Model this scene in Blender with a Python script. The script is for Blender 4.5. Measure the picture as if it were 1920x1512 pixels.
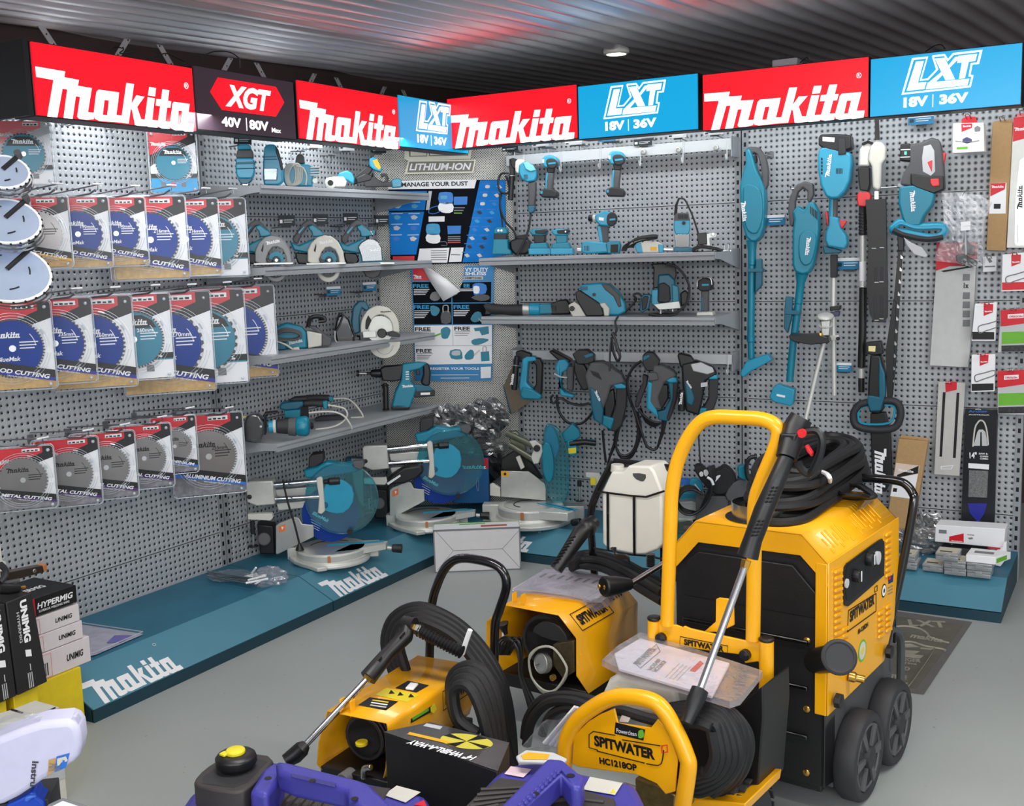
import bpy,bmesh,math,random
from mathutils import Vector as V,Matrix as MX
for _o in list(bpy.data.objects): bpy.data.objects.remove(_o)
R = random.Random(7)
SC = bpy.context.scene
COL = SC.collection
PI = math.pi
# ------------------------------------------------------------------ camera
FPX = 2069.28
YAW,PIT,ROL = -0.524894978,-0.138429337,-0.0316330466
CAM = V((2.82568,-4.94803,1.453))
_cy,_sy = math.cos(YAW),math.sin(YAW)
FW = V((math.sin(YAW)*math.cos(PIT),math.cos(YAW)*math.cos(PIT),math.sin(PIT)))
_r0 = V((_cy,-_sy,0)); _u0 = _r0.cross(FW)
RT = _r0*math.cos(ROL) + _u0*math.sin(ROL)
UP = -_r0*math.sin(ROL) + _u0*math.cos(ROL)
cd = bpy.data.cameras.new('camera'); cam = bpy.data.objects.new('camera',cd); COL.objects.link(cam)
cd.sensor_fit = 'HORIZONTAL'; cd.sensor_width = 36; cd.lens = 36*FPX/1920; cd.clip_start = .02
mw = MX((RT,UP,-FW)).transposed().to_4x4(); mw.translation = CAM
cam.matrix_world = mw; SC.camera = cam
# ------------------------------------------------------------------ light
SC.view_settings.view_transform = 'Standard'; SC.view_settings.look = 'None'
SC.view_settings.gamma = 1; SC.view_settings.exposure = 0.0
wd = bpy.data.worlds.new('world'); SC.world = wd; wd.use_nodes = True
wd.node_tree.nodes['Background'].inputs[0].default_value = (.86,.93,1,1)
wd.node_tree.nodes['Background'].inputs[1].default_value = .66
def area(name,loc,sx,sy,power,col=(1,1,1),to=None,spread=PI):
    l = bpy.data.lights.new(name,'AREA'); l.shape = 'RECTANGLE'; l.size = sx; l.size_y = sy
    l.energy = power; l.color = col; l.spread = spread
    o = bpy.data.objects.new(name,l); COL.objects.link(o); o.location = loc
    d = (V(to) - V(loc)) if to else V((0,0,-1))
    o.rotation_euler = d.to_track_quat('-Z','Y').to_euler(); return o
area('shop_ceiling_light',(1.6,-3.3,2.2),1.3,.3,26,(1,.98,.95))
area('shop_ceiling_light',(3.3,-2.2,2.2),1.3,.3,32,(1,.98,.95))
area('shop_ceiling_light',(2.6,-6.2,2.1),3.0,.6,80,(1,.99,.97),(1.2,-1,.8))
area('shop_daylight',(6.0,-6.5,1.6),2.6,2.0,105,(.93,.97,1),(.8,-.8,.8))
area('canopy_strip_light',(.62,-.40,2.04),1.1,.12,8,(.95,.98,1),(.62,-.05,1.1))
area('canopy_strip_light',(1.8,-.40,2.03),1.1,.12,8,(.95,.98,1),(1.8,-.05,1.1))
area('canopy_strip_light',(-.22,-2.1,2.02),.12,1.1,8,(.95,.98,1),(-.56,-2.1,1.1))
area('canopy_strip_light',(-.22,-.95,2.02),.12,1.1,8,(.95,.98,1),(-.56,-.95,1.1))
# ------------------------------------------------------------------ frames: a pixel's sight line cut with a real plane
def ray(px,py): return FW + ((px-960)*RT - (py-756)*UP)/FPX
class Fr:
    def __init__(s,x=0,y=0,z=0,yaw=0):
        s.m = MX.Translation((x,y,z)) @ MX.Rotation(math.radians(yaw),4,'Z')
        s.i = s.m.inverted(); s.c = s.i @ CAM; s.yaw = yaw
    def hit(s,px,py,ax,v):
        d = s.i.to_3x3() @ ray(px,py); return s.c + d*((v-s.c[ax])/d[ax])
    def Y(s,px,py,y=0): return s.hit(px,py,1,y)
    def X(s,px,py,x=0): return s.hit(px,py,0,x)
    def Z(s,px,py,z=0): return s.hit(px,py,2,z)
    def ys(s,pts,y=0): return [s.Y(p[0],p[1],y if len(p) < 3 else p[2]) for p in pts]
    def xs(s,pts,x=0): return [s.X(p[0],p[1],x if len(p) < 3 else p[2]) for p in pts]
    def zs(s,pts,z=0): return [s.Z(p[0],p[1],z if len(p) < 3 else p[2]) for p in pts]
    def at(s,x,y,z,dyaw=0):   # a new frame at a local point
        n = Fr.__new__(Fr); n.m = s.m @ MX.Translation((x,y,z)) @ MX.Rotation(math.radians(dyaw),4,'Z')
        n.i = n.m.inverted(); n.c = n.i @ CAM; n.yaw = s.yaw+dyaw; return n
WR = Fr(0,0,0,0)                     # right wall: x along the wall, -y out of it
WL = Fr(-.613,-1.535,0,90)           # left wall: x runs towards the corner
_cx,_cyy = .613,.335
WC = Fr(-.613,-.335,0,math.degrees(math.atan2(_cyy,_cx)))   # corner panel
WCW = math.hypot(_cx,_cyy)
W0 = Fr()
# ------------------------------------------------------------------ materials
def lin(c):
    return tuple((x/12.92 if x <= .04045 else ((x+.055)/1.055)**2.4) for x in [v/255 for v in c])
_M = {}
def mat(name,c=None,rough=.5,metal=0,emit=0,noise=.06,nscale=30,coat=0,bump=0,spec=.5,ns2=None):
    if name in _M: return _M[name]
    m = bpy.data.materials.new(name); m.use_nodes = True; nt = m.node_tree
    b = nt.nodes['Principled BSDF']; L = nt.links.new
    cl = lin(c)
    b.inputs['Roughness'].default_value = rough; b.inputs['Metallic'].default_value = metal
    b.inputs['Base Color'].default_value = (*cl,1); b.inputs['Coat Weight'].default_value = coat
    b.inputs['Specular IOR Level'].default_value = spec
    if emit:
        b.inputs['Emission Color'].default_value = (*cl,1); b.inputs['Emission Strength'].default_value = emit
    if noise or bump:
        tc = nt.nodes.new('ShaderNodeTexCoord'); no = nt.nodes.new('ShaderNodeTexNoise')
        no.inputs['Scale'].default_value = nscale; no.inputs['Detail'].default_value = 4
        L(tc.outputs['Object'],no.inputs['Vector'])
        if noise:
            mr = nt.nodes.new('ShaderNodeMapRange'); mr.inputs[3].default_value = 1-noise*1.6; mr.inputs[4].default_value = 1+noise*1.6
            L(no.outputs['Fac'],mr.inputs[0])
            mx = nt.nodes.new('ShaderNodeVectorMath'); mx.operation = 'SCALE'; mx.inputs[0].default_value = cl
            L(mr.outputs[0],mx.inputs['Scale']); L(mx.outputs[0],b.inputs['Base Color'])
        if bump:
            bp = nt.nodes.new('ShaderNodeBump'); bp.inputs['Strength'].default_value = bump; bp.inputs['Distance'].default_value = .002
            n2 = nt.nodes.new('ShaderNodeTexNoise'); n2.inputs['Scale'].default_value = ns2 or nscale*8; n2.inputs['Detail'].default_value = 3
            L(tc.outputs['Object'],n2.inputs['Vector']); L(n2.outputs['Fac'],bp.inputs['Height']); L(bp.outputs[0],b.inputs['Normal'])
    _M[name] = m; return m
def clear(name,tint=(235,240,245),glossy=.16,rough=.2,bump=0,nscale=30,milky=0,dist=.01):
    if name in _M: return _M[name]
    m = bpy.data.materials.new(name); m.use_nodes = True; nt = m.node_tree; L = nt.links.new
    nt.nodes.remove(nt.nodes['Principled BSDF']); out = nt.nodes['Material Output']
    t = nt.nodes.new('ShaderNodeBsdfTransparent'); t.inputs[0].default_value = (*lin(tint),1)
    g = nt.nodes.new('ShaderNodeBsdfGlossy'); g.inputs['Roughness'].default_value = rough; g.inputs[0].default_value = (.95,.95,.95,1)
    lw = nt.nodes.new('ShaderNodeLayerWeight'); lw.inputs[0].default_value = .25
    mr = nt.nodes.new('ShaderNodeMapRange'); mr.inputs[3].default_value = glossy*.45; mr.inputs[4].default_value = min(1,glossy*3.2)
    L(lw.outputs['Facing'],mr.inputs[0])
    mx = nt.nodes.new('ShaderNodeMixShader'); L(mr.outputs[0],mx.inputs[0]); L(t.outputs[0],mx.inputs[1]); L(g.outputs[0],mx.inputs[2])
    last = mx
    if bump:
        tc = nt.nodes.new('ShaderNodeTexCoord'); no = nt.nodes.new('ShaderNodeTexNoise'); no.inputs['Scale'].default_value = nscale
        no.inputs['Detail'].default_value = 3; no.inputs['Distortion'].default_value = 1.5
        L(tc.outputs['Object'],no.inputs['Vector'])
        bp = nt.nodes.new('ShaderNodeBump'); bp.inputs['Strength'].default_value = bump; bp.inputs['Distance'].default_value = dist
        L(no.outputs['Fac'],bp.inputs['Height']); L(bp.outputs[0],g.inputs['Normal']); L(bp.outputs[0],lw.inputs['Normal'])
    if milky:
        d = nt.nodes.new('ShaderNodeBsdfDiffuse'); d.inputs[0].default_value = (*lin(tint),1)
        m2 = nt.nodes.new('ShaderNodeMixShader'); m2.inputs[0].default_value = milky
        L(last.outputs[0],m2.inputs[1]); L(d.outputs[0],m2.inputs[2]); last = m2
    L(last.outputs[0],out.inputs[0]); _M[name] = m; return m
TEAL = mat('teal_housing_plastic',(0,124,150),.38,noise=.04)
TEALB = mat('bright_teal_plastic',(34,148,182),.35,noise=.04)
TEALD = mat('dark_teal_plastic',(8,92,116),.4,noise=.05)
BLK = mat('black_plastic',(19,19,21),.42,noise=.1)
BLKG = mat('gloss_black',(16,16,18),.18,noise=.05,coat=.4)
RUB = mat('dark_rubber',(42,42,45),.62,noise=.08)
RUBG = mat('grey_rubber',(82,82,84),.6,noise=.08)
BLKM = mat('black_powder_coat',(24,24,26),.5,noise=.08,bump=.2)
STL = mat('bare_steel',(190,190,188),.28,1,noise=.05)
CHR = mat('chrome',(215,215,218),.12,1,noise=0)
ALU = mat('cast_aluminium',(186,188,184),.42,.75,noise=.08)
ALUL = mat('light_cast_alloy',(205,206,200),.42,.35,noise=.06)
WIRE = mat('zinc_wire',(150,154,158),.3,.9,noise=.02)
SHELF = mat('grey_shelf_paint',(168,172,176),.42,.1,noise=.04)
WHT = mat('white_print',(238,238,240),.5,noise=.02)
OFFW = mat('off_white_plastic',(204,202,192),.4,noise=.04)
RED = mat('red_print',(208,22,40),.45,noise=.04)
REDP = mat('red_plastic',(214,38,46),.35,noise=.04)
YEL = mat('yellow_powder_coat',(240,170,8),.34,noise=.03,coat=.25)
YELP = mat('yellow_plastic',(226,206,40),.4,noise=.04)
BRS = mat('brass',(205,160,80),.25,.9,noise=.04)
INK = mat('black_ink',(14,14,16),.55,noise=.02)
GREY = mat('mid_grey_print',(120,122,124),.55,noise=.03)
LGREY = mat('light_grey_print',(190,192,194),.55,noise=.03)
BLUEP = mat('blue_print',(28,120,205),.5,noise=.05)
CYAN = mat('cyan_print',(20,150,205),.45,noise=.04)
KRAFT = mat('kraft_cardboard',(176,142,98),.8,noise=.08,nscale=60)
CLR = clear('clear_blister',rough=.2,glossy=.03,tint=(250,251,252))
BAG2 = clear('milky_document_sleeve',glossy=.16,rough=.15,bump=.5,nscale=12,milky=.1,dist=.015,tint=(244,242,246))
BAG = clear('crinkled_clear_film',glossy=.14,rough=.22,bump=.5,nscale=7,milky=.03,dist=.02,tint=(249,250,252))
COPPER = mat('copper_pointer',(205,130,80),.35,.5)
GREEN = mat('green_print',(104,176,44),.5,noise=.05)
# ------------------------------------------------------------------ mesh builder
def cr(pts,n=6,closed=False):
    pts = [V(p) for p in pts]; N = len(pts)
    if N < 3: return pts
    out = []
    for i in range(N if closed else N-1):
        if closed: a,b,c,d = pts[(i-1) % N],pts[i],pts[(i+1) % N],pts[(i+2) % N]
        else: a,b,c,d = pts[max(i-1,0)],pts[i],pts[i+1],pts[min(i+2,N-1)]
        for k in range(n):
            t = k/n; t2 = t*t; t3 = t2*t
            out.append(.5*((2*b)+(c-a)*t+(2*a-5*b+4*c-d)*t2+(3*b-a-3*c+d)*t3))
    if not closed: out.append(pts[-1])
    return out
def rrect(x0,x1,z0,z1,r,n=4):
    o = []
    for cx,cz,a in ((x1-r,z1-r,0),(x0+r,z1-r,90),(x0+r,z0+r,180),(x1-r,z0+r,270)):
        for k in range(n+1):
            t = math.radians(a+90*k/n); o.append((cx+r*math.cos(t),cz+r*math.sin(t)))
    return o
_TX = {}
def text_geo(s,bold=0,shear=0):
    k = (s,bold,shear)
    if k not in _TX:
        c = bpy.data.curves.new('lettering','FONT'); c.body = s; c.size = 1; c.offset = bold; c.shear = shear
        c.resolution_u = 3; c.fill_mode = 'FRONT'
        o = bpy.data.objects.new('lettering',c); COL.objects.link(o)
        me = bpy.data.meshes.new_from_object(o)
        vs = [v.co.copy() for v in me.vertices]; fs = [tuple(p.vertices) for p in me.polygons]
        bpy.data.objects.remove(o); bpy.data.curves.remove(c); bpy.data.meshes.remove(me)
        x0 = min(v.x for v in vs); x1 = max(v.x for v in vs); y0 = min(v.y for v in vs); y1 = max(v.y for v in vs)
        _TX[k] = ([((v.x-x0)/(x1-x0),(v.y-y0)/(y1-y0)) for v in vs],fs)
    return _TX[k]
class MB:
    def __init__(s): s.v = []; s.f = []; s.mi = []; s.ms = []; s.t = None
    def _m(s,m):
        if m not in s.ms: s.ms.append(m)
        return s.ms.index(m)
    def add(s,vs,fs,m):
        b = len(s.v); s.v += [(s.t @ V(v)) if s.t else V(v) for v in vs]
        i = s._m(m)
        for f in fs: s.f.append([b+k for k in f]); s.mi.append(i)
        return s
    def b(s,x0,x1,y0,y1,z0,z1,m):
        return s.add([(x,y,z) for x in (x0,x1) for y in (y0,y1) for z in (z0,z1)],
                     [(0,1,3,2),(4,6,7,5),(0,4,5,1),(2,3,7,6),(0,2,6,4),(1,5,7,3)],m)
    def slab(s,pts,d,m):            # polygon (3-D points) extruded by vector d
        pts = [V(p) for p in pts]; n = len(pts); d = V(d)
        nn = V((0,0,0))
        for i in range(n): nn += pts[i].cross(pts[(i+1) % n])
        if nn.dot(d) > 0: pts.reverse()
        fs = [tuple(range(n)),tuple(range(2*n-1,n-1,-1))] + [(i,i+n,(i+1) % n+n,(i+1) % n) for i in range(n)]
        return s.add(pts+[p+d for p in pts],fs,m)
    def ext(s,pts,y0,y1,m):        # (x,z) outline, front at y0, back at y1
        return s.slab([V((p[0],y0,p[-1])) for p in pts],(0,y1-y0,0),m)
    def face(s,pts,m): return s.add(pts,[tuple(range(len(pts)))],m)
    def quadstrip(s,a,c,m):
        n = len(a); return s.add(list(a)+list(c),[(i,i+1,n+i+1,n+i) for i in range(n-1)],m)
    def tube(s,path,r,m,seg=8,closed=False,flat=1,cap=True):
        P = [V(p) for p in path]; n = len(P)
        rs = r if isinstance(r,(list,tuple)) else [r]*n
        if len(rs) != n:
            rs = [rs[min(int(i/(n-1)*(len(rs)-1)),len(rs)-2)]*(1-((i/(n-1)*(len(rs)-1)) - min(int(i/(n-1)*(len(rs)-1)),len(rs)-2))) +
                  rs[min(int(i/(n-1)*(len(rs)-1)),len(rs)-2)+1]*((i/(n-1)*(len(rs)-1)) - min(int(i/(n-1)*(len(rs)-1)),len(rs)-2)) for i in range(n)]
        vs = []; up = None
        for i in range(n):
            if closed: t = P[(i+1) % n]-P[(i-1) % n]
            else: t = P[min(i+1,n-1)]-P[max(i-1,0)]
            t = t.normalized() if t.length > 1e-9 else V((0,0,1))
            if up is None: up = t.orthogonal().normalized()
            else:
                up = up-t*up.dot(t); up = up.normalized() if up.length > 1e-6 else t.orthogonal().normalized()
            sd = t.cross(up)
            for k in range(seg):
                a = 2*PI*k/seg; vs.append(P[i]+(up*math.cos(a)+sd*math.sin(a)*flat)*rs[i])
        fs = []
        for i in range(n if closed else n-1):
            j = (i+1) % n
            for k in range(seg): l = (k+1) % seg; fs.append((i*seg+k,i*seg+l,j*seg+l,j*seg+k))
        if cap and not closed: fs += [tuple(range(seg-1,-1,-1)),tuple((n-1)*seg+k for k in range(seg))]
        return s.add(vs,fs,m)
    def cyl(s,a,b,r,m,r2=None,seg=16): return s.tube([a,b],[r,r if r2 is None else r2],m,seg)
    def lathe(s,prof,o,ax,m,seg=24):   # prof [(radius, height)] about axis ax from o
        ax = V(ax).normalized(); u = ax.orthogonal().normalized(); w = ax.cross(u); o = V(o); vs = []; n = len(prof)
        for r,h in prof:
            for k in range(seg): a = 2*PI*k/seg; vs.append(o+ax*h+(u*math.cos(a)+w*math.sin(a))*r)
        fs = [(i*seg+k,i*seg+(k+1) % seg,(i+1)*seg+(k+1) % seg,(i+1)*seg+k) for i in range(n-1) for k in range(seg)]
        if prof[0][0] > 1e-6: fs.append(tuple(range(seg-1,-1,-1)))
        if prof[-1][0] > 1e-6: fs.append(tuple((n-1)*seg+k for k in range(seg)))
        return s.add(vs,fs,m)
    def sph(s,c,r,m,sc=(1,1,1),seg=14,rings=8):
        vs = []; fs = []; c = V(c)
        for i in range(rings+1):
            t = PI*i/rings
            for k in range(seg):
                a = 2*PI*k/seg; vs.append(c+V((math.sin(t)*math.cos(a)*sc[0],math.sin(t)*math.sin(a)*sc[1],math.cos(t)*sc[2]))*r)
        for i in range(rings):
            for k in range(seg): l = (k+1) % seg; fs.append((i*seg+k,(i+1)*seg+k,(i+1)*seg+l,i*seg+l))
        return s.add(vs,fs,m)
    def text(s,t,o,ux,uz,w,h,m,bold=.02,shear=0,lift=.0006):  # fits text into w x h from corner o
        ux = V(ux).normalized(); uz = V(uz).normalized(); n = ux.cross(uz).normalized(); o = V(o)+n*lift
        vs,fs = text_geo(t,bold,shear)
        return s.add([o+ux*(x*w)+uz*(z*h) for x,z in vs],fs,m)
    def logo(s,polys,o,ux,uz,w,m,h=None,lift=.0006,dep=0):
        ux = V(ux).normalized(); uz = V(uz).normalized(); n = ux.cross(uz).normalized(); o = V(o)+n*lift; h = h or w
        for k,p in enumerate(polys):
            q = [o+n*(k*2e-5)+ux*(x*w)+uz*(z*h) for x,z in p]
            if dep: s.slab(q,n*dep,m)
            else: s.face(q,m)
        return s
    def build(s,name,parent=None,bevel=0,seg=2,smooth=True,ang=38,label=None,sub=0):
        me = bpy.data.meshes.new(name); me.from_pydata([tuple(v) for v in s.v],[],s.f)
        for m in s.ms: me.materials.append(m)
        me.polygons.foreach_set('material_index',s.mi); me.update()
        if smooth:
            me.polygons.foreach_set('use_smooth',[True]*len(me.polygons)); me.set_sharp_from_angle(angle=math.radians(ang))
        o = bpy.data.objects.new(name,me); COL.objects.link(o)
        if parent is not None: o.parent = parent
        if bevel:
            bm = o.modifiers.new('bevel','BEVEL'); bm.width = bevel; bm.segments = seg; bm.limit_method = 'ANGLE'
            bm.angle_limit = math.radians(35); bm.harden_normals = False
        if sub:
            sm = o.modifiers.new('sub','SUBSURF'); sm.levels = sub; sm.render_levels = sub
        if label: o['label'] = label
        return o
def tag(o,label,cat,group=None):
    o['label'] = label; o['category'] = cat
    if group: o['group'] = group
    return o
def T(name,label,cat,fr,group=None):
    o = bpy.data.objects.new(name,None); COL.objects.link(o); o.matrix_world = fr.m; o.empty_display_size = .05
    return tag(o,label,cat,group)
def ST(mb,name,fr=None,**k):
    o = mb.build(name,**k); o['kind'] = 'structure'
    if fr: o.matrix_world = fr.m
    return o
def S1(mb,name,label,cat,fr=None,group=None,**k):   # a thing that is one mesh
    o = mb.build(name,**k)
    if fr: o.matrix_world = fr.m
    return tag(o,label,cat,group)
def dup(src,m=None,label=None,group=None):
    r = src.copy(); COL.objects.link(r)
    if m is not None: r.matrix_world = m
    if label: r['label'] = label
    if group: r['group'] = group
    for c in list(src.children):
        d = c.copy(); COL.objects.link(d); d.parent = r
        for g in c.children:
            e = g.copy(); COL.objects.link(e); e.parent = d
    return r
X_,Y_,Z_ = V((1,0,0)),V((0,1,0)),V((0,0,1))
# maker's logo: strokes in units of the logo's width
def _lg(polys):
    o = []
    for p in polys:
        q = []
        for x,y in p:
            z = (874+.081*(x-322)-y)/1238; q.append(((x-240+.09*z*1238)/1238-.02,z))
        o.append(q)
    return o
LOGO = _lg([
 [(240,540),(447,562),(440,602),(545,615),(538,656),(640,668),(612,838),(660,843),(655,888),(600,893),(548,887),(533,872),(553,733),(523,730),(500,888),(435,882),(461,685),(428,681),(392,880),(322,874),(364,625),(247,610)],
 [(690,676),(848,690),(841,757),(667,742),(674,692)],[(667,742),(736,748),(723,850),(705,897),(664,885),(654,850)],
 [(664,885),(654,850),(828,862),(815,905),(700,900)],[(769,750),(841,757),(827,853),(868,857),(862,908),(815,905),(775,895),(757,850)],
 [(905,617),(966,624),(925,915),(862,908)],[(945,770),(985,705),(1052,713),(985,800),(960,830),(938,800)],[(945,790),(992,790),(1025,880),(1075,885),(1070,932),(1000,930),(975,925)],
 [(1090,638),(1147,645),(1140,708),(1080,702)],[(1078,715),(1137,722),(1117,885),(1168,890),(1160,942),(1085,938),(1050,920)],
 [(1202,650),(1260,657),(1250,737),(1278,740),(1271,790),(1243,787),(1228,893),(1272,898),(1265,950),(1200,948),(1160,930),(1183,780),(1145,776),(1150,725),(1190,729)],
 [(1300,742),(1441,755),(1433,815),(1283,805),(1287,760)],[(1283,805),(1343,810),(1333,915),(1318,958),(1278,945),(1266,910)],
 [(1278,945),(1266,908),(1415,918),(1408,962),(1310,960)],[(1373,810),(1433,815),(1421,905),(1478,912),(1476,970),(1395,968),(1375,950),(1362,908)]])
def _lx(polys): return [[((x-690)/480,(872-y-.085*(x-690))/480) for x,y in p] for p in polys]
LXT_O = _lx([[(752,645),(849,637),(812,776),(846,773),(898,718),(872,640),(876,630),(948,625),(968,655),(996,620),(1168,605),(1150,690),(1112,693),(1102,755),(1120,757),(1105,830),(690,872)]])
LXT_I = _lx([[(762,657),(838,650),(800,787),(852,783),(912,718),(886,650),(886,642),(944,637),(965,672),(1002,632),(1152,618),(1138,680),(1102,684),(1090,765),(1108,767),(1096,820),(706,860)]])
LXT_L = _lx([[(776,668),(824,664),(790,798),(842,795),(830,838),(722,848)],
 [(890,652),(948,648),(1012,780),(955,785)],[(958,712),(1010,645),(1045,641),(900,792),(858,795)],
 [(1030,638),(1138,629),(1128,672),(1090,676),(1070,775),(1035,778),(1050,679),(1022,682)],[(850,798),(1096,778),(1086,818),(838,840)]])
# traced parts: outlines read at (ox, oy, scale) and cut with planes of the thing's own frame
class Tk:
    def __init__(s,name,label,cat,f,group=None,k=(0,0,1),clamp=None):
        s.t = T(name,label,cat,f,group); s.f = f; s.k = k; s.m = None; s.nm = None; s.bv = 0; s.lb = None; s.par = None; s.last = None; s.cl = clamp
    def n(s,name,bevel=.003,label=None,par=None,sub=0):
        s.end(); s.m = MB(); s.nm = name; s.bv = bevel; s.lb = label; s.par = par; return s
    def end(s,fl=0):
        if s.m and s.m.f: s.last = s.m.build(s.nm,s.par or s.t,bevel=s.bv,label=s.lb,seg=3 if s.bv > .004 else 2,smooth=not fl)
        s.m = None; return s.last
    def px(s,x,y): return s.k[0]+x/s.k[2],s.k[1]+y/s.k[2]
    def P(s,x,y,d=0):
        p = s.f.Y(*s.px(x,y),d)
        if s.cl is not None and p.z < s.cl: p.z = s.cl
        return p
    def L(s,pts,d=0): return [s.P(p[0],p[1],p[2] if len(p) > 2 else d) for p in pts]
    def e(s,pts,y,th,m,sm=0):
        q = s.L([p[:2] for p in pts],y)
        if sm: q = cr(q,sm,True)
        if s.cl is not None:
            for p in q: p.z = max(p.z,s.cl)
        s.m.slab(q,(0,th,0),m); return s
    def tu(s,pts,r,m,d=0,seg=8,n=5,closed=False): s.m.tube(cr(s.L(pts,d),n,closed),r,m,seg,closed); return s
    def cy(s,a,b,r,m,r2=None,d=0,seg=16): s.m.cyl(s.P(*a) if len(a) > 2 else s.P(*a,d),s.P(*b) if len(b) > 2 else s.P(*b,d),r,m,r2,seg); return s
    def lg(s,x0,y0,x1,y1,d,m=None,asp=.9):   # logo from baseline-left to baseline-right
        a,b = s.P(x0,y0,d),s.P(x1,y1,d); ux = (b-a); w = ux.length; ux.normalize(); uz = V((-ux.z,0,ux.x))
        s.m.logo(LOGO,a,ux,uz,w,m or WHT,h=w*asp,lift=.0008); return s
    def disc(s,x,y,d,r,m,th=.004,sg=24): s.m.lathe([(r,0),(r,th)],s.P(x,y,d),(0,-1,0),m,sg); return s
def on(fr,px,py,dep,z,yaw=0,x=None):      # frame standing at height z at wall depth dep, below/at a pixel
    p = fr.m @ fr.Y(px,py,-dep); return Fr(p.x,p.y,z,yaw)
# ================================================================== SETTING
def nodes(m):
    return m.node_tree.nodes,m.node_tree.links.new,m.node_tree.nodes['Principled BSDF']
def mth(N,L,op,a,b=None,clamp=False):
    n = N.new('ShaderNodeMath'); n.operation = op; n.use_clamp = clamp
    for i,v in enumerate((a,b)):
        if v is None: continue
        if isinstance(v,(int,float)): n.inputs[i].default_value = v
        else: L(v,n.inputs[i])
    return n.outputs[0]
def mixc(N,L,f,a,b):
    n = N.new('ShaderNodeMix'); n.data_type = 'RGBA'
    for i,v in ((0,f),(6,a),(7,b)):
        if isinstance(v,tuple): n.inputs[i].default_value = (*v,1)
        elif isinstance(v,(int,float)): n.inputs[i].default_value = v
        else: L(v,n.inputs[i])
    return n.outputs[2]
def peg_mat(name,pitch,rad,ring,base,seam=True,diag=False,rough=.42):
    m = bpy.data.materials.new(name); m.use_nodes = True; N,L,b = nodes(m)
    tc = N.new('ShaderNodeTexCoord'); sp = N.new('ShaderNodeSeparateXYZ'); L(tc.outputs['Object'],sp.inputs[0])
    x,z = sp.outputs[0],sp.outputs[2]
    def cell(ox,oz):
        fx = mth(N,L,'SUBTRACT',mth(N,L,'FRACT',mth(N,L,'DIVIDE',mth(N,L,'ADD',x,ox),pitch)),.5)
        fz = mth(N,L,'SUBTRACT',mth(N,L,'FRACT',mth(N,L,'DIVIDE',mth(N,L,'ADD',z,oz),pitch)),.5)
        return mth(N,L,'SQRT',mth(N,L,'ADD',mth(N,L,'MULTIPLY',fx,fx),mth(N,L,'MULTIPLY',fz,fz)))
    d = cell(0.0,-.281+10*pitch)
    if diag: d = mth(N,L,'MINIMUM',d,cell(pitch/2,-.281+10.5*pitch))
    hole = mth(N,L,'LESS_THAN',d,rad/pitch)
    col = mixc(N,L,hole,lin(base),lin((12,12,14)))
    if seam:
        s = mth(N,L,'ABSOLUTE',mth(N,L,'SUBTRACT',mth(N,L,'FRACT',mth(N,L,'DIVIDE',mth(N,L,'ADD',z,-.281+.225+.45*3),.45)),.5))
        sl = mth(N,L,'LESS_THAN',s,.0016/.45)
        col = mixc(N,L,sl,col,lin((25,25,28)))
    L(col,b.inputs['Base Color']); b.inputs['Roughness'].default_value = rough; b.inputs['Metallic'].default_value = .15
    mr = N.new('ShaderNodeMapRange'); mr.interpolation_type = 'SMOOTHSTEP'; L(d,mr.inputs[0]); mr.inputs[1].default_value = rad/pitch*.9; mr.inputs[2].default_value = ring/pitch
    bp = N.new('ShaderNodeBump'); bp.inputs['Strength'].default_value = 1; bp.inputs['Distance'].default_value = .004
    L(mr.outputs[0],bp.inputs['Height']); L(bp.outputs[0],b.inputs['Normal'])
    return m
PEG = peg_mat('perforated_grey_steel',.025,.0040,.0085,(178,182,186))
PEGF = peg_mat('fine_perforated_grey_steel',.0125,.0025,.0036,(222,220,214),seam=False,diag=True)
def slot_mat():
    m = bpy.data.materials.new('slotted_upright_steel'); m.use_nodes = True; N,L,b = nodes(m)
    tc = N.new('ShaderNodeTexCoord'); sp = N.new('ShaderNodeSeparateXYZ'); L(tc.outputs['Object'],sp.inputs[0])
    fz = mth(N,L,'FRACT',mth(N,L,'DIVIDE',sp.outputs[2],.0415))
    a = mth(N,L,'MULTIPLY',mth(N,L,'GREATER_THAN',fz,.25),mth(N,L,'LESS_THAN',fz,.72))
    c = mth(N,L,'LESS_THAN',mth(N,L,'ABSOLUTE',sp.outputs[0]),.0055)
    L(mixc(N,L,mth(N,L,'MULTIPLY',a,c),lin((150,154,158)),lin((8,8,9))),b.inputs['Base Color'])
    b.inputs['Roughness'].default_value = .45; b.inputs['Metallic'].default_value = .15
    return m
SLOT = slot_mat()
def bay(fr,name,w=1.2,x0=0.0,mate=PEG,zt=2.12):
    mb = MB(); mb.b(x0+.03,x0+w-.03,0,.012,.02,zt,mate)
    return ST(mb,name,fr,smooth=False)
bay(WR,'wall_panel_right_bay'); bay(WR,'wall_panel_right_end_bay',x0=1.2)
bay(WL,'wall_panel_left_bay'); bay(WL,'wall_panel_left_end_bay',x0=-1.2); bay(WL,'wall_panel_left_far_bay',x0=-2.4)
mb = MB(); mb.b(.0,WCW,.012,.02,.02,2.12,PEGF); ST(mb,'wall_panel_corner',WC,smooth=False)
def upright(fr,x,n):
    mb = MB(); mb.b(-.014,.014,-.003,.03,0,2.12,SLOT)
    ST(mb,n,fr.at(x,0,0),smooth=False)
for i,(fr,xs) in enumerate(((WR,(.016,1.184,1.218,2.384)),(WL,(-1.184,-.016,.016,1.184,-1.218)))):
    for x in xs: upright(fr,x,'wall_upright')
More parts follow.
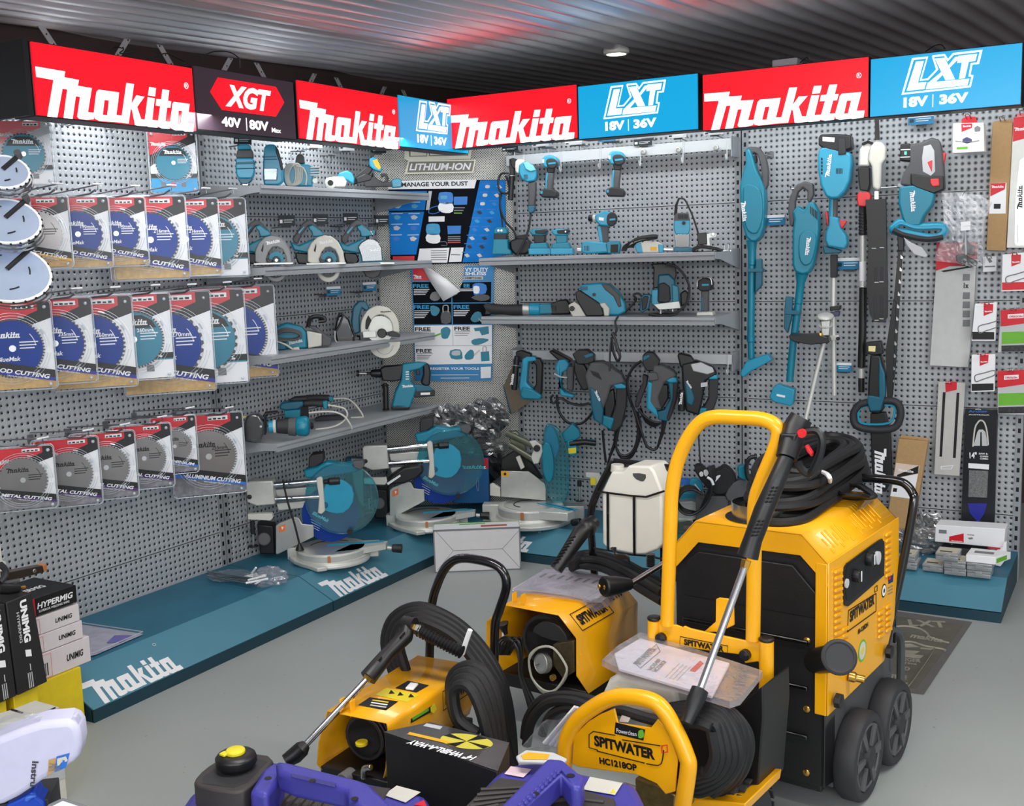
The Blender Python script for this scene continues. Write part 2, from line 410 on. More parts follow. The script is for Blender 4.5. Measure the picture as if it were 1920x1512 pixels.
# dark wall behind, ceiling, floor
DWALL = mat('dark_brown_wall',(62,46,44),.7,noise=.15,nscale=3)
mb = MB(); mb.b(-.74,5.6,1.5,1.56,0,2.6,DWALL); ST(mb,'wall_right')
mb = MB(); mb.b(-.80,-.74,-6.5,1.5,0,2.6,DWALL); ST(mb,'wall_left')
FL = mat('painted_concrete',(160,166,164),.42,noise=.05,nscale=2.2,bump=.12,ns2=60)
def specks(m):
    N,L,b = nodes(m); tc = N.new('ShaderNodeTexCoord'); vo = N.new('ShaderNodeTexNoise'); vo.inputs['Scale'].default_value = 42; vo.inputs['Detail'].default_value = 2
    L(tc.outputs['Object'],vo.inputs['Vector']); f = mth(N,L,'GREATER_THAN',vo.outputs['Fac'],.735)
    src = b.inputs['Base Color'].links[0].from_socket
    L(mixc(N,L,mth(N,L,'MULTIPLY',f,.35),src,lin((70,72,70))),b.inputs['Base Color'])
specks(FL)
mb = MB(); mb.b(-3.2,5.6,-8,1.5,-.1,0,FL); ST(mb,'floor',smooth=False)
# corrugated ceiling, ribs turned 3.7 degrees, rising gently
CEI = mat('galvanised_corrugated_steel',(228,222,224),.36,.72,noise=.05,nscale=4)
mb = MB(); prof = []; x = -3.6; pt = .104
while x < 7:
    for dx,dz in ((0,0),(.012,-.003),(.026,-.016),(.040,-.0245),(.060,-.026),(.074,-.0205),(.088,-.008),(.096,-.002)):
        prof.append((x+dx,dz))
    x += pt
ca,sa = math.cos(math.radians(-3.7)),math.sin(math.radians(-3.7))
def cp(x,y,dz):
    X,Y = x*ca-y*sa,x*sa+y*ca; return V((X,Y,2.388+.03*Y+dz))
a = [cp(x,-8.2,dz) for x,dz in prof]; c = [cp(x,2.2,dz) for x,dz in prof]
mb.quadstrip(a,c,CEI)
ST(mb,'ceiling',ang=60)
# ------------------------------------------------------------------ light boxes
SIGNR = mat('backlit_red_acrylic',(246,16,32),.3,emit=.95,noise=0)
SIGNB = mat('backlit_cyan_acrylic',(0,142,190),.3,emit=1.0,noise=0)
SIGNW = mat('backlit_white_acrylic',(240,240,244),.3,emit=.92,noise=.03,nscale=40)
SIGNK = mat('backlit_charcoal_acrylic',(52,40,48),.35,emit=.55,noise=.05)
def sign_box(fr,x0,x1,z0,z1,kind,label,dep=.1):
    f = fr.at(x0,0,z0); t = T('sign_box',label,'sign',f,'light box signs above the walls')
    w,h = x1-x0,z1-z0
    m = MB(); m.b(0,w,.004,dep,0,h,BLKM); m.build('housing',t,bevel=.002)
    face = {'m': SIGNR,'l': SIGNB,'x': SIGNK}[kind]
    m = MB(); m.b(.003,w-.003,-.002,.004,.004,h-.004,face); fc = m.build('face_panel',t,smooth=False)
    m = MB()
    if kind == 'm':
        m.logo(LOGO,(-.002*w+.012*w,-.002,.002),X_,Z_,w*.985,SIGNW,h=h*3.42*.72,lift=.001)
        m.tube([V((w*.945+.0085*math.cos(k*PI/8),-.0035,h*.70+.0095*math.sin(k*PI/8))) for k in range(16)],.0012,SIGNW,5,closed=True)
        m.text('R',(w*.945-.0038,-.003,h*.70-.005),X_,Z_,.008,.010,SIGNW)
    elif kind == 'l':
        s = w*.53; x = w*.22; z = h*.34
        m.logo(LXT_O,(x,-.002,z),X_,Z_,s,SIGNW,lift=.0006); m.logo(LXT_I,(x,-.002,z),X_,Z_,s,SIGNB,lift=.0014)
        m.logo(LXT_L,(x,-.002,z),X_,Z_,s,SIGNW,lift=.0022)
        m.text('18V',(w*.235,-.002,h*.12),X_,Z_,w*.165,h*.17,SIGNW,.052)
        m.b(w*.43,w*.435,-.004,-.002,h*.09,h*.3,SIGNW)
        m.text('36V',(w*.475,-.002,h*.12),X_,Z_,w*.19,h*.17,SIGNW,.052)
    else:
        q = [(.14,.62),(.24,.36),(.78,.36),(.88,.62),(.80,.86),(.22,.86)]
        m.ext([(a*w,b*h) for a,b in q],-.004,-.002,SIGNR)
        m.text('XGT',(w*.27,-.005,h*.42),X_,Z_,w*.47,h*.36,SIGNW,.05,.3)
        m.text('40V',(w*.23,-.002,h*.10),X_,Z_,w*.19,h*.16,SIGNW,.045)
        m.b(w*.47,w*.475,-.004,-.002,h*.07,h*.28,SIGNW)
        m.text('80V',(w*.50,-.002,h*.10),X_,Z_,w*.2,h*.16,SIGNW,.045)
        m.text('Max',(w*.73,-.002,h*.09),X_,Z_,w*.1,h*.08,SIGNW,.03)
    m.build('logo',fc,smooth=False)
    return t
SR = Fr(0,-.5,0,0)
sign_box(SR,-.05,.626,1.925,2.158,'m','red lit sign with white script, just right of the corner overlap')
sign_box(SR,.63,1.182,1.918,2.148,'l','cyan lit voltage sign above the cordless drill rail')
sign_box(SR,1.2,1.866,1.91,2.138,'m','red lit sign with white script above the stick vacuums')
sign_box(SR,1.87,2.4,1.908,2.128,'l','cyan lit voltage sign at the far right end of the row')
SL = Fr(-.03,0,0,90)
sign_box(SL,-2.75,-2.117,1.884,2.1,'m','red lit sign with white script, leftmost of all')
sign_box(SL,-2.113,-1.6,1.892,2.11,'x','charcoal lit sign with a red hexagon and 40V 80V lettering')
sign_box(SL,-1.582,-.923,1.898,2.122,'m','red lit sign with white script, between the charcoal sign and the corner')
sign_box(SL,-.919,-.36,1.91,2.134,'l','cyan lit voltage sign half hidden behind the red one in the corner')
mb = MB(); mb.b(-.61,-.03,-2.775,-2.757,1.885,2.1,BLKM); S1(mb,'canopy_end_panel','black end panel closing the left end of the sign row','panel')
# cables looped above the signs
for i,(fr,pts) in enumerate(((SL,[(205,95),(215,88),(232,92),(225,100),(250,98)]),(SL,[(290,108),(310,100),(330,108),(345,115)]),(SL,[(375,108),(400,97),(430,98),(448,110),(450,128)]),
      (SR,[(1195,147),(1200,141),(1215,140),(1225,143)]),(SR,[(1735,97),(1752,86),(1765,84),(1772,92)]),(SR,[(1500,118),(1512,108),(1516,112)]))):
    mb = MB(); mb.tube(cr(fr.ys(pts,.06)),.0022,BLK,5); S1(mb,'sign_cable','thin dark cable looped on top of the sign boxes','cable',fr,'cables above the signs')
mb = MB(); P = SR.Y(1462,116,.06); mb.b(P.x-.02,P.x+.08,0.02,.1,P.z-.04,P.z+.004,mat('grey_pvc',(150,150,152),.5)); mb.b(P.x,P.x+.06,.03,.09,P.z+.004,P.z+.012,RUB)
S1(mb,'power_supply','grey power supply lying on top of the right red sign','power supply',SR,bevel=.004)
# perforated hanging straps between ceiling and left wall
STRAP = mat('punched_galvanised_strap',(200,194,194),.5,.5)
for k in range(11):
    y = -2.72+.28*k; f = Fr(-.66,y,0,90); mb = MB(); s = -1 if k % 2 else 1
    mb.slab([V((-.015*s-.06*s,0,2.31)),V((.015*s-.06*s,0,2.31)),V((.065*s,0,2.17)),V((.035*s,0,2.17))],(0,.003,0),STRAP)
    for j in range(5):
        t = j/4; c = V((-.06*s+.11*s*t,-.0006,2.305-.125*t)); mb.lathe([(.0035,0),(.0035,.0005)],c,(0,-1,0),INK,8)
    S1(mb,'hanging_strap','punched metal strap slanting above the left sign row','bracket',f,'hanging straps under the ceiling')
# downlight
t = T('downlight','small round white downlight set in the corrugated ceiling','light',Fr(.60,-.02,2.352))
m = MB(); m.lathe([(.056,.03),(.062,.01),(.06,0),(.05,-.006),(.046,-.004)],(0,0,0),(0,0,1),OFFW,28); m.build('rim',t)
m = MB(); m.lathe([(.047,-.004),(.047,.01)],(0,0,0),(0,0,1),mat('lit_lens',(255,252,245),.3,emit=6,noise=0),24); m.build('lens',t)
l = bpy.data.lights.new('downlight_lamp','SPOT'); l.energy = 6; l.spot_size = 2.2; l.color = (1,.9,.75); l.shadow_soft_size = .05
o = bpy.data.objects.new('downlight_lamp',l); COL.objects.link(o); o.location = (.60,-.02,2.32)
# ------------------------------------------------------------------ base plinths
PLT = mat('teal_plinth_slope_lit',(72,130,150),.42,noise=.07,nscale=5,bump=.1)  # plinth teal with the light falling on the slope mixed into the colour
PLTT = mat('teal_plinth_top_dusty_unlit',(40,106,130),.5,noise=.16,nscale=7)  # same teal without the slope's painted light, more mottled
PLTD = mat('dark_teal_plinth',(20,58,72),.5,noise=.06)
def plinth(fr,x0,x1,label,logo=True,name='display_plinth'):
    t = T(name,label,'plinth',fr.at(x0,0,0),'sloped display plinths along the walls')
    w = x1-x0-.006
    m = MB(); m.b(0,w,-.41,-.003,.12,.128,PLTT); m.build('deck',t,bevel=.001)
    m = MB(); m.slab([V((0,-.41,.128)),V((0,-.585,.045)),V((0,-.585,.04)),V((0,-.41,.12))],(w,0,0),PLT); sl = m.build('sloped_front',t,smooth=False)
    m = MB(); m.b(0,w,-.585,-.575,.0,.043,PLTD); m.build('kick_strip',t)
    for x in (0.0,w-.004):
        m = MB(); m.slab([V((x,-.003,0)),V((x,-.003,.12)),V((x,-.41,.12)),V((x,-.578,.04)),V((x,-.578,0))],(.004,0,0),PLTD); m.build('end_cap',t,smooth=False)
    if logo:
        sl_ux = X_; sl_uz = V((0,.175,.083)).normalized(); o = V((.03,-.585,.045))+sl_uz*.002
        m = MB(); m.logo(LOGO,o,sl_ux,sl_uz,.36,WHT,h=.44,lift=.0012)
        m.tube([o+sl_ux*(.35+.006*math.cos(k*PI/6))+sl_uz*(.15+.006*math.sin(k*PI/6))+V((0,-.001,.002)) for k in range(12)],.0008,WHT,4,closed=True)
        m.build('white_logo',sl,smooth=False)
    return t
plinth(WL,-1.2,0,'teal sloped plinth with white logo, nearest on the left')
plinth(WL,0,.95,'teal sloped plinth with white logo below the mitre saws, second on the left')
plinth(WR,1.2,2.4,'teal sloped plinth without logo under the parts boxes on the right',False)
# corner and right bay plinth
plinth(WR,-.03,1.2,'teal sloped plinth with white logo half hidden by the white carton')
m = MB(); q = [(-.61,-.60),(-.61,-.33),(0,0),(0,-.41),(-.2,-.60)]
m.slab([V((x,y,.05)) for x,y in q],(0,0,.077),PLTT); S1(m,'corner_deck','dusty teal deck filling the corner under the display','deck',bevel=.001)
# ------------------------------------------------------------------ shelves
def shelf(fr,x0,x1,z,label,dep=.32):
    f = fr.at(x0,0,z); w = x1-x0; t = T('shelf',label,'shelf',f,'grey steel wall shelves')
    m = MB(); m.b(0,w,-dep,-.004,-.012,-.002,SHELF); m.build('shelf_board',t)
    m = MB(); m.slab([V((0,-dep,0)),V((0,-dep-.012,-.002)),V((0,-dep-.013,-.014)),V((0,-dep-.005,-.017)),V((0,-dep-.012,-.022)),V((0,-dep-.010,-.036)),V((0,-dep,-.036))],(w,0,0),SHELF); m.build('front_lip',t)
    for x in (-.004,w+.001):
        m = MB(); m.slab([V((x,-.002,.012)),V((x,-dep+.06,-.002)),V((x,-dep-.008,-.002)),V((x,-dep-.008,-.03)),V((x,-dep+.06,-.034)),V((x,-.05,-.075)),V((x,-.002,-.085))],(.003,0,0),SHELF); m.build('bracket',t)
    return t
shelf(WL,.0,1.2,1.742,'topmost shelf on the left wall, holding jigsaws and grinders')
shelf(WL,.0,1.2,1.412,'shelf on the left wall carrying three circular saws')
shelf(WL,.0,1.2,1.05,'shelf on the left wall with the large corded circular saw')
shelf(WL,.0,1.2,.685,'lowest shelf on the left wall, holding sanders and a rotary hammer')
shelf(WR,.0,1.19,1.415,'upper shelf on the right wall, carrying small sanders',.33)
shelf(WR,.0,1.19,1.132,'lower shelf on the right wall, with the belt sander and router',.33)
# ------------------------------------------------------------------ hanging rails
def rail(fr,z0,z1,label,z_h,n=6):
    f = fr.at(.03,0,z0); h = z1-z0; w = 1.16; t = T('hanging_rail',label,'rail',f,'white hook rails on the right wall')
    m = MB(); m.b(0,w,-.105,-.095,0,h,OFFWM); m.build('bar',t,bevel=.002)
    for x in (0,w-.003): m = MB(); m.b(x,x+.003,-.105,-.002,-.03,h+.01,SHELF); m.build('end_bracket',t)
    for k in range(n):
        x = .06+(w-.12)*k/(n-1)+.04; m = MB()
        m.tube(cr([V((x,-.107,h)),V((x,-.108,0)),V((x,-.11,-.035)),V((x,-.118,-.045)),V((x,-.127,-.035)),V((x,-.128,-.02))],4),.0028,OFFWM,6)
        m.b(x-.006,x+.006,-.108,-.104,0,h,OFFWM); m.build('hook',t)
    return t
OFFWM = mat('white_painted_steel',(196,200,202),.4,noise=.03)
rail(WR,1.862,1.912,'white hook rail at the top of the right wall, mostly empty',0,6)
rail(WR,.90,.945,'white hook rail under the shelves, loaded with rotary hammers',0,6)
# ================================================================== BLADE PACKS ON THE LEFT WALL
BLU = mat('blue_coated_blade',(2,52,140),.45,.0,noise=.12,spec=.25,nscale=12)
BGR = mat('bare_blade_steel',(128,124,122),.3,.75,noise=.14,nscale=9)
BTL = mat('teal_coated_blade',(18,112,136),.4,.2,noise=.05)
TIP = mat('carbide_dark_teeth',(70,68,66),.4,.6)
SAND = mat('wood_photo_print',(196,160,104),.55,noise=.22,nscale=60)
METP = mat('metal_parts_print',(128,126,132),.5,noise=.5,nscale=45)
PUR = mat('purple_print',(70,30,110),.5)
RBL = mat('royal_blue_print',(34,40,150),.5)
SKY = mat('mid_blue_print',(40,110,200),.5)
ORG = mat('orange_print',(228,168,30),.5)
PINK = mat('pale_red_print',(236,120,124),.5,noise=.08)
RIM = clear('blister_rim',milky=.38,glossy=.3)
def pack(f,w,h,kind,label,group,txt='WOOD CUTTING',n=36,off=.0,br=.40,sz=''):
    """f: frame at bottom centre"""
    t = T('saw_blade_pack',label,'saw blade pack',f,group)
    cz = h*.475; cx = off*w
    P = lambda q: [(-w/2+a*w,b*h) for a,b in q]
    m = MB(); m.b(-w/2,w/2,0,.0015,0,h,WHT)
    y = -.0006
    def fl(q,mt,lift=0): m.face([V((a,y-lift,b)) for a,b in P(q)][::-1] if 0 else [V((a,y-lift,b)) for a,b in P(q)],mt)
    top = PINK if kind == 'pink' else RED  # the pink kind takes pale red and grey for red and black
    fl([(0,1),(0,.60),(.84,.90),(.84,1)],top)
    fl([(0,.60),(0,.42),(.6,.69),(1,.81),(1,1),(.84,1),(.84,.90)],INK if kind != 'pink' else LGREY)
    bot = {'wood': SAND,'metal': METP,'alu': METP,'nail': SAND}.get(kind,WHT)
    st = {'wood': RBL,'metal': PUR,'alu': SKY,'nail': ORG}.get(kind)
    if st:
        fl([(0,.29),(0,0),(1,0),(1,.09)],bot); fl([(0,.31),(0,.255),(1,.07),(1,.125)],st,.0080)
        y0_ = y; y = -.0088; fl([(0,.385),(0,.295),(1,.11),(1,.20)],INK,0)
        dx = V((w,0,-.185*h)).normalized(); uz = V((-dx.z,0,dx.x))
        m.text(txt,V((-w*.36,y-.001,h*.245)),dx,uz,w*.80,h*.052,WHT,.035,.2)
        for k in range(3): m.text('circular saw'.upper() if k else 'FOR',V((-w*.3+k*w*.2,y-.001,h*.20-k*h*.037)),dx,uz,w*(.1 if not k else .19),h*.016,WHT,.02)
        y = y0_
    else:
        fl([(0,.30),(0,.23),(1,.23),(1,.30)],INK,.0003); fl([(0,.23),(0,.215),(1,.215),(1,.23)],TEAL,.0003)
        if kind == 'pinkblue': fl([(0,.215),(0,0),(1,0),(1,.215)],CYAN,.0003)
        m.text(txt,V((w*.12,y-.001,h*.245)),X_,Z_,w*.24,h*.045,WHT,.04)
        for k in range(3): m.b(-w*.3+k*w*.22,-w*.2+k*w*.22,y-.001,y-.0005,h*.08,h*.16,RED if k % 2 else GREY)
    m.b(w*.02,w*.30,y-.001,y-.0006,h*.925,h*.975,WHT)
    for k in range(4): m.b(w*(.03+.065*k),w*(.075+.065*k),y-.0013,y-.001,h*.932,h*(.95+.005*(k % 2)),INK)
    m.logo(LOGO,(-w*.47,y,h*.755),X_,Z_,w*.34,WHT,h=w*.30,lift=.001)
    m.build('printed_card',t,smooth=False)
    r = w*br; bm = {'wood': BLU,'metal': BGR,'alu': BGR,'nail': BGR}.get(kind,BTL)
    m = MB(); q = []
    for k in range(n):
        a = 2*PI*k/n; d = 2*PI/n
        q += [(cx+r*math.cos(a),cz+r*math.sin(a)),(cx+r*math.cos(a+d*.35),cz+r*math.sin(a+d*.35)),(cx+r*.93*math.cos(a+d*.45),cz+r*.93*math.sin(a+d*.45)),(cx+r*.93*math.cos(a+d*.75),cz+r*.93*math.sin(a+d*.75))]
    m.ext(q,-.0065,-.0045,TIP if kind in ('wood','eff','pink','pinkblue') else bm)
    m.lathe([(r*.93,0),(r*.93,.0004)],(cx,-.0065,cz),(0,-1,0),bm,40)
    m.lathe([(r*.11,.0005),(r*.11,.0015),(r*.05,.0015)],(cx,-.0065,cz),(0,-1,0),STL,16)
    if kind in ('eff','pink','pinkblue'):
        m.face([V((cx-r*.8+r*1.6*a,-.0075,cz+r*b)) for a,b in ((.02,.38),(.98,.38),(.9,.62),(.7,.82),(.3,.82),(.1,.62))],INK)
        m.logo(LOGO,(cx-r*.5,-.0077,cz+r*.48),X_,Z_,r,WHT,h=r*.85,lift=.0004)
    else: m.logo(LOGO,(cx-r*.62,-.0072,cz+r*.35),X_,Z_,r*.9,INK if kind in ('metal','alu','nail') else WHT,h=r*.8,lift=.0003)
    for k in range(3): m.b(cx+r*.22,cx+r*(.8-.06*k),-.0072,-.0069,cz+r*(.18-.1*k),cz+r*(.215-.1*k),WHT if kind not in ('metal','alu','nail') else INK)
    if sz: m.text(sz,(cx+r*.12,-.0072,cz+r*.24),X_,Z_,r*.52,r*.13,INK if bm is BGR else WHT,.02)
    if kind == 'wood': m.text('BlueMak',(cx-r*.5,-.0072,cz-r*.42),X_,Z_,r*.72,r*.15,WHT,.02,.2)
    m.tube([V((cx+r*.72*math.cos(a),-.0072,cz+r*.72*math.sin(a))) for a in [.1+.1*i for i in range(7)]],r*.014,WHT if bm is not BGR else INK,4)
    m.build('saw_blade',t,smooth=False)
    m = MB(); o = rrect(-w/2-.005,w/2+.005,-.006,h+.006,.014,4)
    a = [V((x,-.004,z)) for x,z in o]; e = [V((x*.975,-.013,h/2+(z-h/2)*.98)) for x,z in o]
    m.quadstrip(a+[a[0]],e+[e[0]],CLR); m.face(e,CLR)
    m.tube(a,.0016,RIM,6,closed=True); m.tube(e,.0009,RIM,5,closed=True)
    for k in (1.0,1.09,1.18): m.tube([V((cx+r*k*math.cos(a_),-.0135,cz+r*k*math.sin(a_))) for a_ in [2*PI*i/36 for i in range(36)] if abs(r*k*math.cos(a_)) < w*.49],.0009,RIM,4)
    for a_ in (.5,1.25,2.2,3.8,5.4): m.tube([V((cx+r*1.08*math.cos(a_+d_),-.0145,cz+r*1.08*math.sin(a_+d_))) for d_ in (-.09,0,.09)],.0032,RIM,6)
    for sx,sz in ((1,.04),(1,.94),(-1,.94)): m.sph((sx*w*.43,-.013,h*sz),.006,RIM)
    m.build('clear_blister',t)
    return t
def wallhook(f,L,label,group='blade pack hooks on the left wall',up=.02):
    t = T('pegboard_hook',label,'hook',f,group); m = MB()
    m.b(-.012,.012,-.004,-.001,-.012,.016,WIRE); m.build('back_plate',t)
    m = MB(); m.tube([V((0,-.003,0)),V((0,-L*.9,up)),V((0,-L,up+.012))],.0036,WIRE,6); m.build('prong',t)
    m = MB(); m.tube([V((0,-.003,.022)),V((0,-L*1.04,.022+up*1.3)),V((0,-L*1.04,.004+up*1.3))],.0026,WIRE,6); m.tube([V((-.022,-L*1.04,.024+up*1.3)),V((.022,-L*1.04,.024+up*1.3))],.003,WHT,6); m.build('ticket_bar',t)
    return t
G = ['blade packs in the top row','blade packs in the second row','blade packs in the third row','blade packs in the bottom row']
def place(xr,yt,yb,kind,label,row,asp=.87,txt='WOOD CUTTING',n=36,dep=.2,yaw=50,off=0,br=.40,hook=True,behind=0,sz=''):
    P = WL.Y(xr-55,(yt+yb)/2,-dep); Pw = WL.m @ P
    f = Fr(Pw.x,Pw.y,Pw.z,yaw); a = f.Y(xr,yt); b = f.Y(xr,yb); h = a.z-b.z-.008; w = h*asp
    g = f.at((a.x+b.x)/2-w/2-.004,0,b.z+.005)
    t = pack(g,w,h,kind,label,G[row],txt,n,off,br,sz)
    for k in range(behind):
        dup(t,g.at(-.012*(k+1),.022*(k+1),-.003*(k+1),1.5*(k+1)).m,label='spare pack directly behind the ' + ' '.join(label.replace(',','').split()[:10]))
    if hook:
        c = g.m.translation; q = WL.i @ V((c.x,c.y,0)); wallhook(WL.at(q.x,0,c.z+h*.955),dep+.10,'wire hook for the ' + ' '.join(label.replace(',','').split()[:10]))
    return t
place(99,226,347,'pink','pale saw blade pack with teal blade, top row far left',0,asp=.84,txt='200%',dep=.1)
place(370,244,362,'pinkblue','saw blade pack with teal blade and blue lower half, top row near the shelves',0,asp=.74,dep=.1,txt='40%')
place(62,372,508,'wood','blue saw blade pack partly hidden by the shiny chain bars, second row',1)
place(133,368,502,'nail','nail cutting blade pack with grey blade and orange stripe',1,txt='NAIL CUTTING')
place(208,368,502,'wood','blue wood blade pack marked 190 beside the nail cutting one, second row',1,n=24,sz='190mm')
place(276,370,498,'wood','blue wood blade pack third from left in the second row',1,n=28,sz='190mm')
place(352,367,522,'wood','blue wood blade pack fourth from left in the second row, tallest there',1,n=44,behind=1,sz='216mm')
place(413,372,516,'wood','blue wood blade pack fifth from left in the second row',1,n=48,sz='216mm')
place(464,372,518,'eff','teal blade pack reading 50%, right end of the second row',1,txt='50%',n=50)
place(102,563,728,'wood','blue mitre saw blade pack at the left end of the third row',2,txt='WOOD CUTTING',n=60)
place(178,557,716,'wood','blue blade pack marked 235, second in the third row',2,n=40,sz='235mm')
place(253,553,724,'wood','blue blade pack marked 260, third in the third row',2,n=44,sz='260mm')
place(324,549,709,'eff','teal blade pack reading 200%, third row',2,txt='200%',n=60,sz='260mm')
place(400,545,732,'wood','blue blade pack marked 270 with coarse teeth, third row',2,n=26,sz='270mm')
place(462,541,717,'eff','teal blade pack reading 20% with coarse teeth, third row',2,txt='20%',n=26)
place(518,534,706,'wood','dark blue fine toothed blade pack at the right end of the third row',2,n=72)
place(105,833,951,'metal','grey metal blade pack at the left end of the bottom row',3,asp=.95,txt='METAL CUTTING',n=40,behind=1)
place(189,817,944,'metal','grey metal blade pack second in the bottom row',3,asp=.86,txt='METAL CUTTING',n=44,behind=1)
place(257,806,931,'metal','grey metal blade pack third in the bottom row',3,asp=.86,txt='METAL CUTTING',n=48,behind=1)
place(324,792,912,'metal','grey metal blade pack fourth in the bottom row',3,asp=.84,txt='METAL CUTTING',n=56,behind=1)
place(370,777,885,'alu','small aluminium blade pack fifth in the bottom row',3,asp=.74,txt='ALUMINIUM',n=40)
place(459,771,922,'alu','large grey aluminium cutting blade pack at the right end of the bottom row',3,asp=.86,txt='ALUMINIUM CUTTING',n=64,sz='255mm')
# empty double wire hooks at the top
for i,(x0,y0,x1,y1) in enumerate(((112,235,165,230),(200,242,255,238))):
    f = WL.at(WL.Y(x0,y0,0).x,0,WL.Y(x0,y0,0).z); m = MB()
    for s in (-.012,.012): m.tube([V((s,-.003,.012)),V((s,-.02,-.004)),V((s,-.22,.012)),V((s,-.235,.03))],.0022,WIRE,6)
    m.tube([V((-.02,-.003,.01)),V((.02,-.003,.01))],.0028,WIRE,6)
    S1(m,'pegboard_hook','empty double wire hook %s' % ('nearest the pale top pack' if i == 0 else 'between the two top packs'),'hook',f,'empty hooks at the top of the left wall')
# ================================================================== SHINY CHAIN / BAR BUNDLES AT THE LEFT EDGE
MIR = mat('mirror_blue_steel',(205,222,250),.18,.55,noise=.08,nscale=14)
CHN = mat('saw_chain_edge',(150,148,145),.4,.7,noise=.5,nscale=90)
def bundle(pl,cx,cy,rx,label,tilt):
    P = pl; f = Fr(P.x,P.y,P.z,38); t = T('saw_blade_stack',label,'stack of blades',f,'shiny wrapped blade stacks at the left edge')
    O = V((0,0,0)); ax = V((0,-.82,.57)).normalized(); u = V((.92,-.2,-.32)); u = (u-ax*u.dot(ax)).normalized(); w = ax.cross(u)
    def ring(k,h): return [O+u*(rx*k*math.cos(a)*(1.18 if math.cos(a) > 0 else 1))+w*(rx*.82*k*math.sin(a))+ax*h for a in [2*PI*i/48 for i in range(48)]]
    m = MB(); m.add(ring(.97,.002),[tuple(range(48))],MIR); m.tube(ring(.97,.0),.004,WHT,6,closed=True); m.build('mirror_face',t,smooth=False)
    m = MB()
    for j in range(5):
        a,b = ring(1.0-(j % 2)*.03,-.008*j),ring(.98-(j % 2)*.03,-.008*(j+1)); m.quadstrip(a+[a[0]],b+[b[0]],CHN)
    for i in range(24):
        p = ring(1.0,-.001)[i*2]; m.sph(p,.004,INK,seg=6,rings=4)
    m.build('toothed_rim',t)
    m = MB()
    for a0 in (.3,2.1,4.2,5.3): m.tube([O+u*(rx*.62*math.cos(a0+.07*i))+w*(rx*.5*math.sin(a0+.07*i))+ax*.004 for i in range(7)],.0018,INK,5)
    m.build('slot',t)
    m = MB(); m.tube([O+w*(.1*rx)+ax*.002,O+w*(.95*rx)+u*(.28*rx)+ax*.004],.007,BLK,8); m.cyl(O+w*(.93*rx)+u*(.28*rx),O+w*(.93*rx)+u*(.28*rx)+ax*.02,.009,RUBG); m.build('black_strap',t)
    return t
for (x,y,r,lb) in ((4,322,.062,'shiny oval blade stack at the left edge, topmost of three'),(8,414,.083,'shiny oval blade stack at the left edge, middle of three'),(10,512,.104,'shiny oval blade stack at the left edge, lowest of three')):
    P = Fr(0.25,0,0,90).Y(x,y,0); P = Fr(.25,0,0,90).m @ P
    bundle(P,x,y,r*1.0,lb,0)
# ================================================================== TOOLS ON THE LEFT WALL SHELVES
kA = (400,220,3.15)
z1 = 1.7405
# shelf 1
t = Tk('jigsaw','barrel grip jigsaw standing first from left on the topmost left shelf','jigsaw',on(WL,459,352,.2,z1,40),None,kA,0)
t.n('body',.006).e([(133,240),(235,240),(243,260),(245,320),(236,350),(222,362),(150,362),(136,345),(130,300)],-.03,.06,TEALB)
t.n('vent_band',.002).e([(131,265),(245,262),(245,275),(131,278)],-.032,.064,TEALD).e([(131,300),(245,298),(245,305),(131,307)],-.032,.064,TEALD)
t.n('grip',.005).e([(142,192),(230,192),(236,215),(235,240),(134,240),(136,215)],-.027,.054,RUBG)
t.n('top_cap',.006).e([(140,170),(160,158),(200,156),(222,168),(224,190),(142,192)],-.025,.05,TEALB)
t.n('gear_head',.003).e([(146,358),(232,358),(228,372),(210,388),(195,395),(165,392),(150,378)],-.02,.04,TEALD)
t.n('blade_holder',.002).e([(170,388),(208,388),(205,405),(172,405)],-.012,.024,STL).e([(180,400),(195,400),(193,425),(186,425)],-.003,.006,STL)
t.n('base_plate',.002).e([(130,418),(250,414),(262,436),(128,440)],-.035,.07,ALU).end()
t = Tk('jigsaw','tall clear-shrouded jigsaw second from left on the topmost left shelf','jigsaw',on(WL,507,350,.2,z1,40),None,kA,0)
t.n('body',.007).e([(300,175),(325,158),(365,160),(382,190),(400,250),(412,320),(412,380),(385,402),(300,402),(292,360),(293,260)],-.032,.064,TEALB)
t.n('grip',.004).e([(368,165),(384,190),(404,255),(412,310),(398,315),(385,260),(366,200)],-.034,.068,BLK)
t.n('clear_shroud',.003).e([(296,300),(378,300),(376,372),(300,372)],-.04,.005,clear('teal_clear',tint=(60,170,200),glossy=.2))
t.n('vent_band',.001).e([(298,230),(372,228),(374,236),(297,238)],-.034,.004,TEALD).e([(297,246),(376,244),(377,250),(297,252)],-.034,.004,TEALD)
t.n('blade',.001).e([(325,360),(345,360),(343,408),(327,408)],-.004,.008,STL).end()
t = Tk('planer','teal power planer with pale coiled cord on the topmost left shelf','planer',on(WL,565,350,.2,z1,40),None,kA,0)
t.n('body',.007).e([(415,300),(470,275),(560,275),(620,300),(628,335),(590,345),(588,408),(430,408),(410,370)],-.035,.07,TEALB)
t.n('motor_cap',.004).e([(492,225),(505,216),(525,216),(538,232),(542,272),(482,272)],-.024,.048,RUBG)
t.n('ribbed_housing',.002)
for i in range(4): t.e([(570,292+i*15),(628,290+i*15),(628,299+i*15),(570,301+i*15)],-.04,.08,ALU)
t.n('depth_knob',.002).cy((600,375,-.035),(600,375,-.05),.012,ALUL)
t.n('cord',0)
for i in range(5): t.tu([(430+i*8,290,-.045-i*.004),(465+i*9,275),(485+i*10,320),(478+i*9,385),(440+i*6,400),(425+i*5,350)],.0035,OFFW,-.045,closed=True)
t.tu([(490,290,-.06),(530,300),(550,350),(545,400)],.0035,OFFW,-.05).end()
